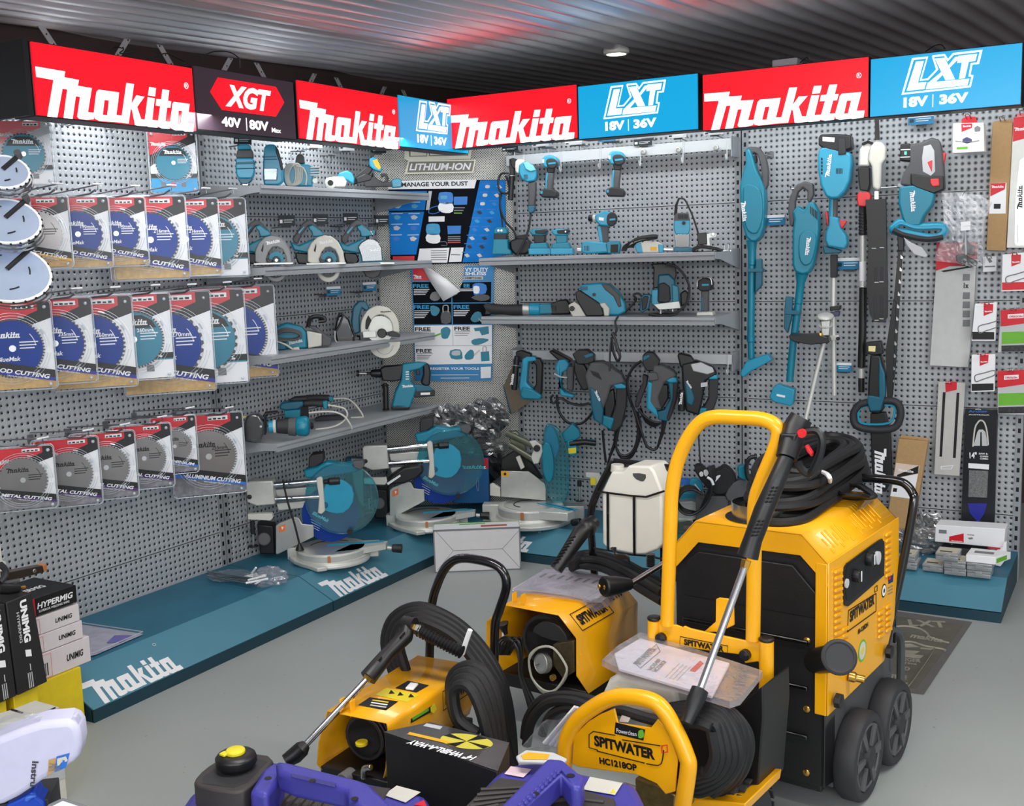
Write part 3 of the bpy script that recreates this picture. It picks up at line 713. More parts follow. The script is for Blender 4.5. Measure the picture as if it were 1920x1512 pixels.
t = Tk('router','white and teal corded laminate router lying on the topmost left shelf','router',on(WL,650,350,.22,z1,40),None,kA,0)
t.n('nozzle',.003); c = t.P(692,388,-.03); t.m.lathe([(.020,-.004),(.026,0),(.022,.05),(.018,.052)],c,(0,1,0),OFFW); t.m.lathe([(.013,-.006),(.013,-.003)],c,(0,1,0),INK)
t.n('body',.006).e([(700,350),(770,348),(790,380),(780,410),(700,412)],-.012,.05,OFFW)
t.n('motor',.006).e([(740,330),(790,312),(820,330),(835,360),(830,395),(790,372),(735,352)],-.01,.06,TEALB)
t.n('handle',.004).e([(840,360),(900,330),(940,345),(930,372),(850,390)],-.006,.04,BLK).end()
t = Tk('cordless_grinder','black handled tool with yellow label on its raised teal end, topmost left shelf','grinder',on(WL,690,345,.22,z1,40),None,kA,0)
t.n('handle',.006).e([(812,372),(905,285),(945,300),(930,330),(850,395),(822,395)],-.022,.044,BLK)
t.n('end_housing',.006).e([(922,245),(945,232),(965,240),(1000,305),(992,325),(945,308),(925,290)],-.028,.056,TEALB)
t.n('yellow_label',.001).e([(940,256),(968,246),(992,298),(978,310),(958,292)],-.031,.003,mat('orange_yellow_label',(240,180,40),.5)).end()
t = Tk('sander_attachment','dark tool head with open clamp ring at the right end of the topmost left shelf','power tool part',on(WL,735,345,.2,z1,40),None,kA,0)
t.n('arm',.004).e([(885,375),(960,355),(1000,385),(1060,375),(1065,408),(900,412)],-.02,.04,RUBG)
t.n('clamp_ring',.0); t.tu([(990,348),(1012,340),(1026,360),(1020,385),(998,392),(978,378)],.008,RUBG)
t.n('end_cap',.004).e([(1052,372),(1085,358),(1112,368),(1112,412),(1058,415)],-.022,.044,TEALB)
t.n('hose_ring',0).tu([(770,402),(790,372),(825,370),(845,400)],.007,LGREY,-.03).end()
# price tickets hanging on short pegs
TKD = mat('dark_ticket',(20,34,44),.5); TKB = mat('blue_ticket',(10,120,165),.5)
def ticket(fr,x,y,w,h,dep,dark,label,yaw=0,grey=False):
    p = fr.Y(x,y,-dep); f = fr.at(p.x,-dep,p.z,yaw); tt = T('price_ticket',label,'price ticket',f,'price tickets on pegs')
    m = MB(); m.b(0,w,0,.003,-h,0,(LGREY if grey else (TKD if dark else TKB))); m.b(0,w,-.0008,0,-h*.28,0,WHT if not dark else TKD)
    for i in range(2): m.b(w*.3,w*(.9-.1*i),-.0012,-.0004,-h*(.48+.2*i),-h*(.42+.2*i),WHT)
    m.b(w*.06,w*.22,-.0012,-.0004,-h*.75,-h*.42,WHT if dark else TKD)
    m.build('card',tt,smooth=False)
    m = MB(); c,s = math.cos(math.radians(-yaw)),math.sin(math.radians(-yaw)); m.tube([V((w/2,.003,-h*.6)),V((w/2,.03,-h*1.05)),V((w/2-s*(dep-.01),c*(dep-.01),-h*1.15))],.0028,WIRE,6); m.tube([V((w/2-.02,.012,-h*1.1)),V((w/2+.02,.012,-h*1.1))],.004,RUBG,6); m.build('peg',tt)
    return tt
for i,(x,y,lb) in enumerate(((522,404,'dark price ticket above the first circular saw'),(586,402,'dark price ticket above the second circular saw'),(643,400,'dark price ticket above the battery circular saw'),(703,404,'dark price ticket at the right end, overlapping the blue dust poster'))):
    ticket(WL,x,y,.075,.046,.10,True,lb,-30)
for i,(x,y,lb) in enumerate(((612,538,'blue price ticket under the second circular saw'),(680,530,'blue price ticket near the corner, below the circular saw shelf'))):
    ticket(WL,x,y,.07,.042,.10,False,lb,-30)
for i,(x,y,d,lb) in enumerate(((438,254,1,'dark price ticket above the first jigsaw'),(574,262,0,'light grey price ticket above the planer'),(636,268,0,'light grey price ticket above the white router'),(697,273,1,'dark teal price ticket above the yellow labelled tool'))):
    ticket(WL,x,y,.075,.035,.09,d,lb,-30,grey=(d == 0))  # tickets not marked dark get a light grey card
# empty T pegs on the left wall panel
for i,(x,y) in enumerate(((545,284),(603,292),(680,300),(618,425),(690,420),(590,552),(655,548))):
    p = WL.Y(x,y,0); m = MB(); m.tube([V((0,-.002,0)),V((0,-.06,-.004))],.003,RUBG,6); m.tube([V((-.025,-.06,-.003)),V((.025,-.06,-.003))],.0035,RUBG,6); m.tube([V((0,-.058,-.004)),V((0,-.058,-.03))],.003,RUBG,6)
    S1(m,'ticket_peg','short dark T shaped peg on the perforated left wall','peg',WL.at(p.x,0,p.z),'short empty pegs on the left wall')
# ---- shelf 2: circular saws
kB = (440,360,5.8156); z2 = 1.4105
def circ_saw(label,f,ox,guardm,clearg=False):
    s = lambda q: [(x+ox,y) for x,y in q]
    t = Tk('circular_saw',label,'circular saw',f,'cordless circular saws on the second left shelf',kB,None)
    t.n('grip',.007).e(s([(655,470),(740,340),(800,300),(838,310),(930,400),(965,455),(935,478),(890,420),(840,365),(800,372),(720,480),(690,570),(650,560),(625,510)]),.0,.045,RUBG)
    t.n('front_grip',.005).e(s([(800,375),(850,355),(905,395),(960,440),(975,475),(900,490),(850,490),(835,430),(812,410)]),-.005,.05,TEAL)
    t.n('grip_inlay',.001).e(s([(690,440),(755,375),(762,385),(705,460)]),-.004,.006,TEALB)
    t.n('motor_housing',.008).e(s([(600,540),(700,580),(790,540),(880,500),(900,620),(840,680),(640,640)]),.0,.06,TEAL)
    t.n('battery',.006).e(s([(660,660),(800,670),(830,740),(800,790),(690,785),(665,720)]),.01,.06,BLK)
    if not clearg:
        t.n('blade_guard',.005)
        q = s([(795,760),(795,640),(830,560),(900,495),(975,470),(1060,485),(1130,545),(1180,640),(1205,770),(1140,775),(1130,700),(1095,630),(1040,600),(990,605),(945,660),(925,720),(930,790),(870,800)])
        t.e(q,-.035,.05,guardm)
        t.n('guard_vent',.001).e(s([(862,640),(888,560),(890,600),(880,660)]),-.038,.003,INK)
        t.n('blade',.0); c = t.P(1030+ox,730,-.012); r = (t.P(1110+ox,730,-.012)-c).length
        t.m.lathe([(r,0),(r,.0015)],c,(0,1,0),BTL,36)
        t.n('arbor',.002).disc(1030+ox,745,-.02,.016,BLK,.014).disc(1030+ox,745,-.036,.008,STL,.004)
        t.n('lower_guard',.004)
        cc = t.P(1020+ox,850,-.02); R1 = (t.P(1150+ox,850,-.02)-cc).length; a = []; b = []
        for i in range(19):
            an = PI+.15+(PI-.3)*i/18; a.append(cc+V((math.cos(an)*R1,0,math.sin(an)*R1*1.05))); b.append(cc+V((math.cos(an)*R1*.66,0,math.sin(an)*R1*.62)))
        t.m.slab(a+b[::-1],(0,.025,0),guardm)
        t.n('wing_nut',.002).e(s([(912,725),(1000,745),(960,775),(930,760)]),-.05,.01,BLK)
        t.n('logo',0).lg(920+ox,580,1075+ox,545,-.0355)
    else:
        GC = clear('smoky_clear_guard',tint=(150,160,165),glossy=.3)
        t.n('clear_blade_guard',.004).e([(1345,600),(1380,550),(1440,515),(1510,512),(1570,545),(1605,610),(1615,755),(1390,765),(1375,690)],-.04,.05,GC)
        t.n('inner_guard',.004).e([(1390,620),(1440,575),(1530,570),(1580,630),(1585,750),(1400,758)],-.02,.02,RUBG)
        t.n('blade',0); c = t.P(1490,720,-.024); t.m.lathe([(.055,0),(.055,.0015)],c,(0,1,0),BTL,36)
        t.n('lower_guard',.003).e([(1390,850),(1430,920),(1500,948),(1570,920),(1605,850)],-.02,.02,BLK,0)
        t.n('logo',0).lg(1475,655,1590,635,-.041)
    t.n('base_plate',.002).e(s([(780,775),(1215,765),(1215,790),(780,800)]),-.05,.11,ALU).end()
    for c in t.t.children: pass
    return t
circ_saw('circular saw with grey blade guard, nearest the blade packs',on(WL,500,495,.24,z2,40),-575,mat('dull_grey_guard',(132,134,134),.5,.3))
circ_saw('circular saw with off white blade guard, middle of the three',on(WL,600,492,.24,z2,40),0,OFFW)
circ_saw('circular saw with smoky clear guard, rightmost on its shelf',on(WL,680,487,.24,z2,40),530,OFFW,True)
t = Tk('laser_level','small teal clip tool standing behind the smoky guarded saw','tool',on(WL,695,440,.1,z2,40),None,kB)
t.n('body',.003).e([(1420,430),(1480,420),(1530,420),(1535,460),(1480,480),(1430,470)],0,.03,ALU).e([(1490,415),(1532,415),(1535,465),(1500,450)],-.003,.03,TEALB)
t.n('post',.002); p = t.P(1450,480); t.m.cyl((p.x,.01,0),(p.x,.01,p.z),.008,BLK); t.end()
# ---- shelf 3
z3 = 1.0485
t = Tk('demolition_hammer','teal and white corded polisher lying left on the third left shelf','power tool',on(WL,570,655,.2,z3,38),None,kA,0)
t.n('body',.008).e([(365,1240),(430,1215),(520,1240),(550,1275),(555,1365),(500,1385),(365,1385)],-.04,.08,TEAL)
t.n('gear_housing',.006).e([(550,1262),(640,1280),(640,1350),(560,1372)],-.042,.084,OFFW)
t.n('front_grip',.006).e([(560,1235),(600,1235),(660,1285),(700,1310),(695,1350),(640,1355),(640,1290)],-.03,.06,RUBG)
t.n('loop_handle',0).tu([(560,1240),(570,1195),(600,1178),(645,1182),(658,1200),(620,1205)],.010,BLK,0)
t.n('rear_end',.006).e([(365,1330),(430,1330),(432,1385),(365,1390)],-.07,.03,TEALD)
t.n('logo',0).lg(445,1345,530,1325,-.041)
t.n('cord',0)
for i in range(3): t.tu([(370,1270+i*9),(420,1250+i*8),(480,1258+i*6),(515,1275+i*8),(495,1305+i*3),(420,1310+i*5),(368,1298+i*8)],.0045,RUBG,-.06-.008*i)
t.tu([(380,1325),(430,1345),(475,1375),(500,1380)],.0045,OFFW,-.075)
t.n('plug',.002).e([(470,1362),(505,1358),(510,1382),(475,1388)],-.085,.02,OFFW).end()
kC = (440,360,5.8156)
t = Tk('circular_saw','big corded circular saw with round pale guard hanging over the third left shelf','circular saw',on(WL,700,640,.26,z3,40),None,kA)
t.n('upper_guard',.005)
c = t.P(985,1250,-.03); Rr = (t.P(1100,1250,-.03)-c).length
a = []; b = []
for i in range(25):
    an = -.22+(PI+.35)*i/24; a.append(c+V((math.cos(an)*Rr,0,math.sin(an)*Rr*1.18))); b.append(c+V((math.cos(an)*Rr*.6+.004,0,math.sin(an)*Rr*.72)))
t.m.slab(a+b[::-1],(0,.05,0),OFFW)
t.n('lower_guard',.004); c2 = t.P(1010,1330,-.02); R2 = (t.P(1105,1330,-.02)-c2).length
t.m.slab([c2+V((math.cos(an)*R2,0,math.sin(an)*R2)) for an in [PI+(PI)*i/16 for i in range(17)]],(0,.02,0),OFFW); t.m.tube([c2+V((math.cos(an)*R2*.55,-.002,math.sin(an)*R2*.7)) for an in [PI+.3+(PI-.6)*i/8 for i in range(9)]],.004,ALU,6)
t.n('blade',0); t.m.lathe([(Rr*.7,0),(Rr*.7,.002)],c+V((0,.012,-.004)),(0,-1,0),ALUL,36)
t.n('teal_handle',.007).e([(815,1200),(825,1120),(860,1085),(905,1090),(925,1130),(905,1150),(880,1130),(865,1180),(870,1270),(820,1290)],.03,.05,TEALD,0)
t.n('motor',.008).e([(730,1180),(760,1165),(800,1190),(830,1290),(870,1290),(870,1330),(730,1335),(715,1260)],.02,.07,BLKG)
t.n('clamp_knob',.003).disc(995,1275,-.035,.022,BLK,.02).disc(1028,1278,-.05,.008,BLK,.02)
t.n('lever',.002).e([(1030,1270),(1060,1262),(1105,1285),(1100,1300),(1040,1295)],-.05,.02,BLK)
t.n('bracket',.003).e([(900,1205),(915,1170),(935,1200),(910,1255),(898,1250)],-.036,.006,INK).e([(880,1265),(960,1262),(965,1300),(885,1305)],-.034,.01,ALUL)
t.n('logo',0).lg(985,1155,1050,1150,-.031,INK,.5)
t.n('cord',0).tu([(735,1200),(745,1160),(765,1170),(745,1230),(715,1290),(745,1340),(820,1335),(830,1280),(810,1230)],.0045,BLK,0).tu([(718,1262),(722,1320),(765,1350)],.004,LGREY,-.03).end()
# ---- shelf 4
z4 = .6835; kD = (440,620,5.4)
t = Tk('orbital_sander','round barrelled sander with clear dust box at the left end of the lowest left shelf','sander',on(WL,480,815,.22,z4,38),None,kD,0)
SMK = clear('smoky_clear_plastic',tint=(90,92,96),glossy=.35)
t.n('dust_box',.008).e([(90,930),(120,870),(170,850),(240,855),(290,930),(300,1040),(260,1130),(215,1145),(95,1130)],-.04,.08,SMK)
t.n('inner_drum',.006).e([(95,990),(240,1010),(270,1060),(230,1130),(95,1125)],-.025,.05,BLK)
t.n('hub',.001).disc(265,972,-.044,.005,LGREY,.004)
t.n('yellow_strip',.001).e([(70,872),(118,868),(118,884),(70,888)],-.02,.01,YELP)
t.n('frame',.003).e([(295,840),(430,826),(430,840),(315,860),(315,1060),(295,1060)],-.02,.06,BLK)
t.n('collar',.002); a = t.P(345,975,0); b = t.P(425,970,0); t.m.cyl(a,b,.026,TEALB); t.m.cyl(t.P(390,973,0),t.P(420,971,0),.029,OFFW)
t.n('barrel',.004); t.m.cyl(b,t.P(560,970,0),.03,RUB,.034); t.m.cyl(t.P(540,975,0),t.P(625,975,0),.036,RUBG,.040,20)
t.n('motor',.006); t.m.lathe([(.034,0),(.042,.012),(.044,.04),(.036,.055),(.02,.058)],t.P(620,972,-.005),t.P(780,965,-.01)-t.P(620,972,-.005),TEAL,10)
t.n('end_bolt',.001); t.m.lathe([(.016,0),(.016,.006),(.008,.006),(.008,.009)],t.P(775,965,-.02),t.P(780,965,-.02)-t.P(620,972,-.0),BLK,12); t.end()
t = Tk('finishing_sander','flat dark and teal corded sander lying across the round one on the lowest left shelf','sander',on(WL,560,790,.16,z4,38),None,kD,0)
t.n('head',.008).e([(445,770),(480,735),(560,722),(690,715),(700,760),(640,800),(520,815),(460,800)],-.035,.08,TEALD)
t.n('top_cover',.007).e([(540,715),(600,680),(720,672),(750,690),(720,712),(600,722)],-.025,.06,RUB)
t.n('pad',.004).e([(498,810),(660,800),(665,870),(640,885),(505,888)],-.03,.07,TEAL)
t.n('grip',.008); t.m.tube([t.P(690,740),t.P(800,735),t.P(900,745)],[.016,.015,.017],RUB,12)
t.n('tail',.004).e([(885,720),(935,715),(948,760),(935,800),(900,795)],-.018,.036,TEAL)
t.n('foot',.003); p = t.P(590,880); t.m.b(p.x-.04,p.x+.06,-.03,.04,0,max(p.z,.01),TEALD)
t.n('cord',0).tu([(945,755),(1060,775),(1120,800),(1140,860),(1090,930),(980,980),(820,1005)],.0042,OFFW,-.03).tu([(750,835),(900,822),(1020,828),(1110,870),(1170,950),(1190,1040),(1195,1190)],.0042,OFFW,-.06)
t.n('plug',.002,'white moulded plug'); t.m.cyl(t.P(1193,1190,-.06),t.P(1195,1245,-.06),.011,OFFW); t.m.cyl(t.P(1195,1245,-.06),t.P(1195,1270,-.06),.016,OFFW,.026); t.end()
t = Tk('finishing_sander','second corded sander behind, its grip reaching to the right','sander',on(WL,620,770,.10,z4,38),None,kD,0)
t.n('grip',.006); t.m.tube([t.P(720,690),t.P(850,680),t.P(960,685)],[.017,.015,.016],RUB,12); t.m.tube([t.P(770,675),t.P(940,668)],.008,TEALD,8)
t.n('tail',.004).e([(945,668),(990,665),(1000,690),(990,725),(955,722)],-.016,.03,TEAL)
t.n('body',.006).e([(640,700),(730,680),(760,720),(700,760),(650,750)],-.02,.05,TEALD)
t.n('base',.004).e([(640,750),(740,745),(750,905),(640,905)],-.02,.05,RUB)
t.n('cord',0).tu([(1000,692),(1130,690),(1200,730),(1260,800),(1300,870),(1270,930),(1180,935)],.0042,OFFW,-.0).end()
t = Tk('battery_case','low black battery case behind the cords on the lowest left shelf','case',on(WL,620,800,.12,z4,38),None,kD,0)
t.n('case',.008).e([(810,900),(870,875),(1090,865),(1130,900),(1135,960),(1070,990),(830,995)],-.02,.06,RUB)
t.n('latch',.002).e([(900,920),(960,915),(960,940),(900,945)],-.024,.005,BLK).end()
# rotary hammer standing at the corner end
kE = (640,640,3.15*1.0)
kE = (400,640,3.15)
t = Tk('rotary_hammer','cordless rotary hammer standing upright at the corner end of the lowest left shelf','rotary hammer',on(WL,735,765,.22,z4,38),None,kE)
t.n('rear_housing',.008).e([(1115,135),(1215,125),(1265,130),(1225,165),(1160,180),(1170,240),(1200,280),(1190,320),(1160,400),(1075,400),(1050,400),(1075,300),(1110,230)],-.03,.06,TEAL)
t.n('gear_case',.006).e([(985,165),(1010,150),(1125,140),(1110,230),(1060,240),(1000,235)],-.028,.056,BLK)
t.n('chuck',.003); t.m.lathe([(.006,0),(.006,.02),(.016,.02),(.02,.04),(.022,.07),(.017,.075)],t.P(905,190),t.P(1000,190)-t.P(905,190),BLK,16)
t.n('bit',0); t.m.cyl(t.P(860,190),t.P(920,192),.005,STL,seg=10); t.m.cyl(t.P(845,190),t.P(862,190),.015,BLK)
t.n('d_handle',.008).e([(1240,130),(1275,135),(1285,180),(1280,262),(1250,268),(1225,245),(1240,200)],-.024,.048,BLK)
t.n('grip_bridge',.006).e([(1160,255),(1270,262),(1305,290),(1300,320),(1180,320),(1195,290)],-.022,.044,TEALD)
t.n('battery_socket',.004).e([(1180,300),(1310,290),(1308,325),(1190,335)],-.028,.056,BLK)
t.n('foot',.005).e([(1060,375),(1160,375),(1160,402),(1050,404)],-.03,.06,BLK)
t.n('front_grip',.003,'ribbed black side handle'); t.m.tube([t.P(1012,250,-.03),t.P(1018,275,-.03),t.P(1020,400,-.03)],[.012,.014,.014],BLK,12); t.m.lathe([(.02,0),(.02,.006)],t.P(1012,265,-.03),(0,0,1),BLK); t.m.lathe([(.018,0),(.018,.008)],t.P(1020,408,-.03),(0,0,1),BLK)
t.n('vent',.001)
for i in range(4): t.e([(1135,180+i*14),(1155,178+i*14),(1157,184+i*14),(1137,186+i*14)],-.0315,.002,WHT)
t.n('trigger',.002).e([(1195,150),(1215,148),(1222,200),(1200,200)],-.01,.02,BLK)
t.n('logo',0).lg(1115,275,1182,270,-.031).e([(1225,305),(1280,303),(1280,316),(1225,318)],-.031,.002,WHT).end()
# ================================================================== CORNER PANEL: posters and sign
f = WC.at(0,0,0); q = WC
kF = (700,240,4.725)
t = Tk('lithium_ion_sign','cream and grey lithium-ion sign high on the corner panel','sign',WC,None,kF)
CRM = mat('cream_plastic',(226,222,204),.4); OLV = mat('grey_olive_print',(120,116,104),.5)
t.n('sign_board',.001).e([(285,145),(880,145),(860,275),(310,290),(272,275)],-.014,.008,CRM).e([(308,285),(910,280),(885,398),(275,410)],-.014,.008,CRM)
t.n('lettering',0).e([(312,160),(485,160),(475,252),(318,255)],-.0146,.0004,OLV).e([(330,165),(478,165),(468,245),(330,248)],-.0152,.0004,CRM).e([(495,165),(850,165),(840,245),(492,250)],-.0146,.0004,OLV).e([(505,172),(838,172),(830,238),(503,242)],-.0152,.0004,CRM)
t.e([(318,300),(895,292),(875,385),(300,396)],-.0146,.0004,OLV)
a = t.P(318,378,-.0155); b = t.P(870,372,-.0155); dx = (b-a); w = dx.length; dx.normalize()
t.m.text('LITHIUM-ION',a,dx,V((-dx.z,0,dx.x)),w,(t.P(400,312,-.0155)-t.P(400,375,-.0155)).length,WHT,.03,.25); t.end()
PB = mat('bright_blue_poster',(16,122,205),.7,spec=.2,noise=.06,nscale=30); PK = mat('black_poster_print',(15,18,24),.8,spec=.1)
t = Tk('dust_poster','blue and black poster headed MANAGE YOUR DUST on the corner panel','poster',WC,None,kF)
t.n('sheet',0).e([(130,465),(1170,460),(1175,1190),(155,1215)],-.006,.0025,PK)
p = t
p.e([(130,468),(915,458),(895,535),(130,545)],-.0066,.0005,WHT)
p.e([(945,465),(1168,462),(1172,1188),(790,1190)],-.0066,.0005,PB)
p.e([(130,560),(475,560),(455,728),(130,735)],-.0066,.0005,PB); p.e([(135,748),(450,742),(380,1122),(155,1126)],-.0066,.0005,PB)
p.e([(490,560),(520,560),(495,725),(465,728)],-.0066,.0005,LGREY)
p.e([(410,1070),(675,1062),(655,1195),(388,1195)],-.0066,.0005,WHT); p.e([(690,1062),(800,1060),(780,1185),(668,1190)],-.0066,.0005,WHT); p.e([(172,1138),(365,1134),(362,1180),(172,1182)],-.0066,.0005,RED)
p.e([(490,785),(632,783),(630,830),(490,832)],-.0068,.0005,WHT)
p.e([(715,610),(835,608),(830,680),(712,682)],-.0068,.0005,BLUEP); p.e([(655,868),(778,866),(772,938),(660,942)],-.0068,.0005,BLUEP)
a = p.P(250,522,-.0072); b = p.P(840,512,-.0072); dx = b-a; w = dx.length; dx.normalize()
p.m.text('MANAGE YOUR DUST',a-dx*w*.0,dx,V((-dx.z,0,dx.x)),w,.022,INK,.03)
for i in range(3): p.e([(715,702+i*24),(810-i*12,702+i*24),(810-i*12,712+i*24),(715,712+i*24)],-.0068,.0004,GREY if i < 2 else GREEN)
for i in range(4): p.e([(660,960+i*17),(772,958+i*17),(772,967+i*17),(660,969+i*17)],-.0068,.0004,GREY if i != 3 else RED)
for i in range(5): p.e([(510,1085+i*20),(650,1083+i*20),(650,1090+i*20),(510,1092+i*20)],-.0069,.0004,GREY)
p.tu([(690,1128),(700,1122),(770,1126)],.0018,INK,-.0075,5)
# vacuums drawn on the poster
for (ox,oy,s,lb) in ((580,570,1,0),(470,850,.95,1)):
    p.e([(ox,oy+20),(ox+20,oy),(ox+105*s,oy),(ox+125*s,oy+30),(ox+118*s,oy+100*s),(ox+5,oy+95*s)],-.0072,.0006,CYAN if lb else BLUEP,2)
    p.e([(ox+5,oy+98*s),(ox+118*s,oy+95*s),(ox+125*s,oy+170*s),(ox+60*s,oy+185*s),(ox,oy+160*s)],-.0072,.0006,WHT,2); p.e([(ox+15,oy+30*s),(ox+75*s,oy+30*s),(ox+70*s,oy+60*s),(ox+18,oy+60*s)],-.0076,.0004,TEALB)
p.tu([(575,690),(510,710),(490,750),(540,760),(600,735)],.0022,BLUEP,-.0075,5); p.tu([(590,1010),(640,1010),(650,1040),(600,1040)],.002,GREY,-.0075,5)
Rr = random.Random(3)
for i in range(9):
    for c in range(2):
        x = 960-i*22+c*110; y = 490+i*76; p.e([(x,y),(x+80,y-2),(x+80,y+6),(x,y+8)],-.0069,.0004,SKY)
        if i < 3 and c == 0: p.e([(x+35,y+18),(x+70,y+18),(x+68,y+42),(x+33,y+42)],-.0072,.0004,OFFW,2)
        else: p.e([(x+20,y+25),(x+50,y+15),(x+72,y+40),(x+45,y+50)],-.0072,.0004,(CYAN,OFFW,BLUEP,RUB)[Rr.randrange(4)])
for i in range(4):
    for c in range(2):
        x = 165+c*150-(i*4); y = 655 if i == 0 else 755+(i-1)*95
        p.e([(x,y),(x+100,y-2),(x+100,y+6),(x,y+8)],-.0069,.0004,LGREY); p.e([(x+20,y+28),(x+50,y+16),(x+85,y+35),(x+60,y+58),(x+30,y+55)],-.0072,.0004,(OFFW,TEALB,LGREY,SKY)[(i+c) % 4])
t.end()
t = Tk('redemption_poster','blue, black and white FREE redemptions poster with a torn flap, below the dust poster','poster',WC,None,(700,480,4.725))
FB = mat('sky_blue_print',(24,128,186),.45)
t.n('sheet',0)
# sheet with a torn-out notch at the top
t.e([(330,92),(440,95),(520,210),(620,400),(740,340),(800,215),(808,88),(1070,82),(1050,1105),(500,1110),(370,1110),(355,620)],-.007,.002,FB)
t.e([(345,232),(535,232),(618,398),(692,368),(690,412),(355,420)],-.0076,.0004,PK); t.e([(700,362),(745,340),(790,235),(1045,230),(1042,412),(702,414)],-.0076,.0004,PK)
t.e([(358,428),(692,424),(695,605),(362,608)],-.0076,.0004,PK); t.e([(702,424),(1040,420),(1042,604),(705,606)],-.0076,.0004,PK)
t.e([(362,618),(1050,612),(1050,955),(372,965)],-.0076,.0004,WHT)
t.e([(700,618),(706,618),(710,795),(704,795)],-.008,.0003,LGREY); t.e([(370,795),(1048,792),(1048,798),(370,801)],-.008,.0003,LGREY)
t.e([(348,112),(445,112),(512,218),(352,220)],-.0076,.0004,RED)
a = t.P(355,205,-.0082); t.m.logo(LOGO[:5],a,X_,Z_,.085,WHT,h=.08)
def ptx(s,x0,y0,x1,y1,m,bold=.03):
    a,b = t.P(x0,y1,-.0082),t.P(x1,y1,-.0082); h = (t.P(x0,y0,-.0082)-a).length; w = (b-a).length
    t.m.text(s,a,(b-a),Z_,w,h,m,bold)
ptx('VY DUTY',812,105,1020,140,WHT); ptx('SHLESS',815,142,1000,172,WHT); t.e([(806,182),(972,180),(972,210),(800,212)],-.0078,.0003,LGREY); ptx('DEMPTIONS',812,187,960,205,INK)
for x0,y0,m in ((352,250,CYAN),(358,438,CYAN),(712,436,CYAN),(370,632,INK),(718,628,INK),(380,825,INK)): ptx('FREE',x0,y0,x0+138,y0+34,m)
ptx('EE',800,248,855,280,CYAN)
for x0,y0,n in ((358,295,4),(362,485,5),(712,482,4),(370,672,2),(720,672,3),(385,865,4),(755,292,2)):
    for i in range(n): t.e([(x0,y0+i*15),(x0+140-12*i,y0-1+i*15),(x0+140-12*i,y0+5+i*15),(x0,y0+6+i*15)],-.008,.0003,WHT if y0 < 600 else GREY)
ptx('REGISTER YOUR TOOLS',505,988,938,1010,WHT); ptx('FOR EXTRA PROTECTION',505,1018,935,1036,CYAN,.0)
for i in range(2): t.e([(515+i*80,1052+i*28),(930-i*80,1050+i*28),(930-i*80,1058+i*28),(515+i*80,1060+i*28)],-.008,.0003,LGREY)
# tools pictured on the sheet
def blob(pts,m,d=-.0083,sm=2): t.e(pts,d,.0004,m,sm)
blob([(880,255),(940,240),(1000,260),(995,330),(905,350),(885,320)],BLUEP); blob([(888,270),(938,272),(935,330),(890,328)],WHT,-.0087); blob([(865,370),(940,340),(1020,350),(1025,385),(950,400)],RUBG)
blob([(505,445),(560,448),(590,480),(560,530),(515,520)],TEAL); blob([(605,500),(680,495),(685,590),(605,595)],RUBG); t.tu([(618,500),(620,445),(660,443),(662,498)],.003,LGREY,-.009,5)
blob([(860,560),(900,500),(950,500),(960,560),(900,590)],TEAL); t.tu([(930,555),(965,590)],.003,LGREY,-.009,5)
blob([(500,375),(520,325),(575,320),(590,380),(540,400)],GREY)
blob([(600,650),(650,628),(685,660),(660,730),(610,730),(600,690)],TEAL); blob([(510,715),(600,680),(605,695),(515,730)],GREEN,-.0086,0)
blob([(890,640),(1020,625),(1025,690),(960,705),(940,665),(900,668)],TEAL,sm=0); blob([(870,750),(930,730),(1010,735),(1015,755),(930,790),(880,785)],TEAL)
blob([(680,840),(770,830),(790,890),(780,915),(690,910)],TEAL); blob([(700,845),(765,840),(765,880),(700,880)],LGREY,-.0087)
blob([(810,880),(860,830),(890,850),(885,910),(820,920)],TEAL); blob([(890,870),(940,830),(948,838),(895,890)],OFFW,sm=0); blob([(950,850),(1025,845),(1030,930),(955,935)],TEAL,sm=0); t.tu([(970,845),(972,808),(998,806),(1000,845)],.003,LGREY,-.009,5)
t.e([(950,985),(1042,980),(1040,1080),(952,1085)],-.0078,.0003,WHT)
flap = MB(); A = t.P(432,96,-.008); B_ = t.P(500,110,-.03); C_ = t.P(620,403,-.05); D_ = t.P(770,315,-.06); E_ = t.P(640,200,-.045)
flap.add([A,B_,E_,D_,C_,(A+C_)/2+V((-.004,-.006,0))],[(0,1,2,5),(5,2,3,4)],WHT); t.end(); o = flap.build('torn_flap',t.t); sd = o.modifiers.new('thick','SOLIDIFY'); sd.thickness = .0006
# ================================================================== RIGHT WALL: rail, shelves
kG = (880,220,3.15)
def hung(px,py,dep,yaw=0):
    p = WR.Y(px,py,-dep); return Fr(p.x,p.y,p.z,yaw)
# tickets and pegs above the rail
for x,y,w,h,d,lb in ((941,276,.09,.022,1,'dark ticket beside the corner, above the hammer drill'),(998,268,.09,.02,0,'blank white ticket above the first impact driver'),(1059,266,.09,.018,0,'blank grey ticket between the two impact drivers'),(1121,257,.09,.024,2,'cyan ticket above the second impact driver'),
                        (1188,262,.09,.03,1,'crooked dark ticket hanging over the empty rail'),(1252,250,.09,.024,0,'grey ticket above the fifth rail hook'),(1320,246,.09,.02,0,'grey ticket at the right end of the rail')):
    ticket(WR,x,y,w,h,.12,d == 1,lb,grey=(d == 0))
for i,x in enumerate((980,1042,1102,1165,1228,1290,1350)):
    p = WR.Y(x,285-i*5.5,0); m = MB(); m.tube([V((0,-.002,0)),V((0,-.09,0))],.0035,WIRE,6); m.tube([V((-.03,-.09,0)),V((.03,-.09,0))],.005,WIRE,8); m.tube([V((0,-.085,0)),V((0,-.085,-.04))],.005,WIRE,6)
    S1(m,'ticket_peg','short T shaped zinc peg above the white rail','peg',WR.at(p.x,0,p.z),'zinc pegs above the white rail')
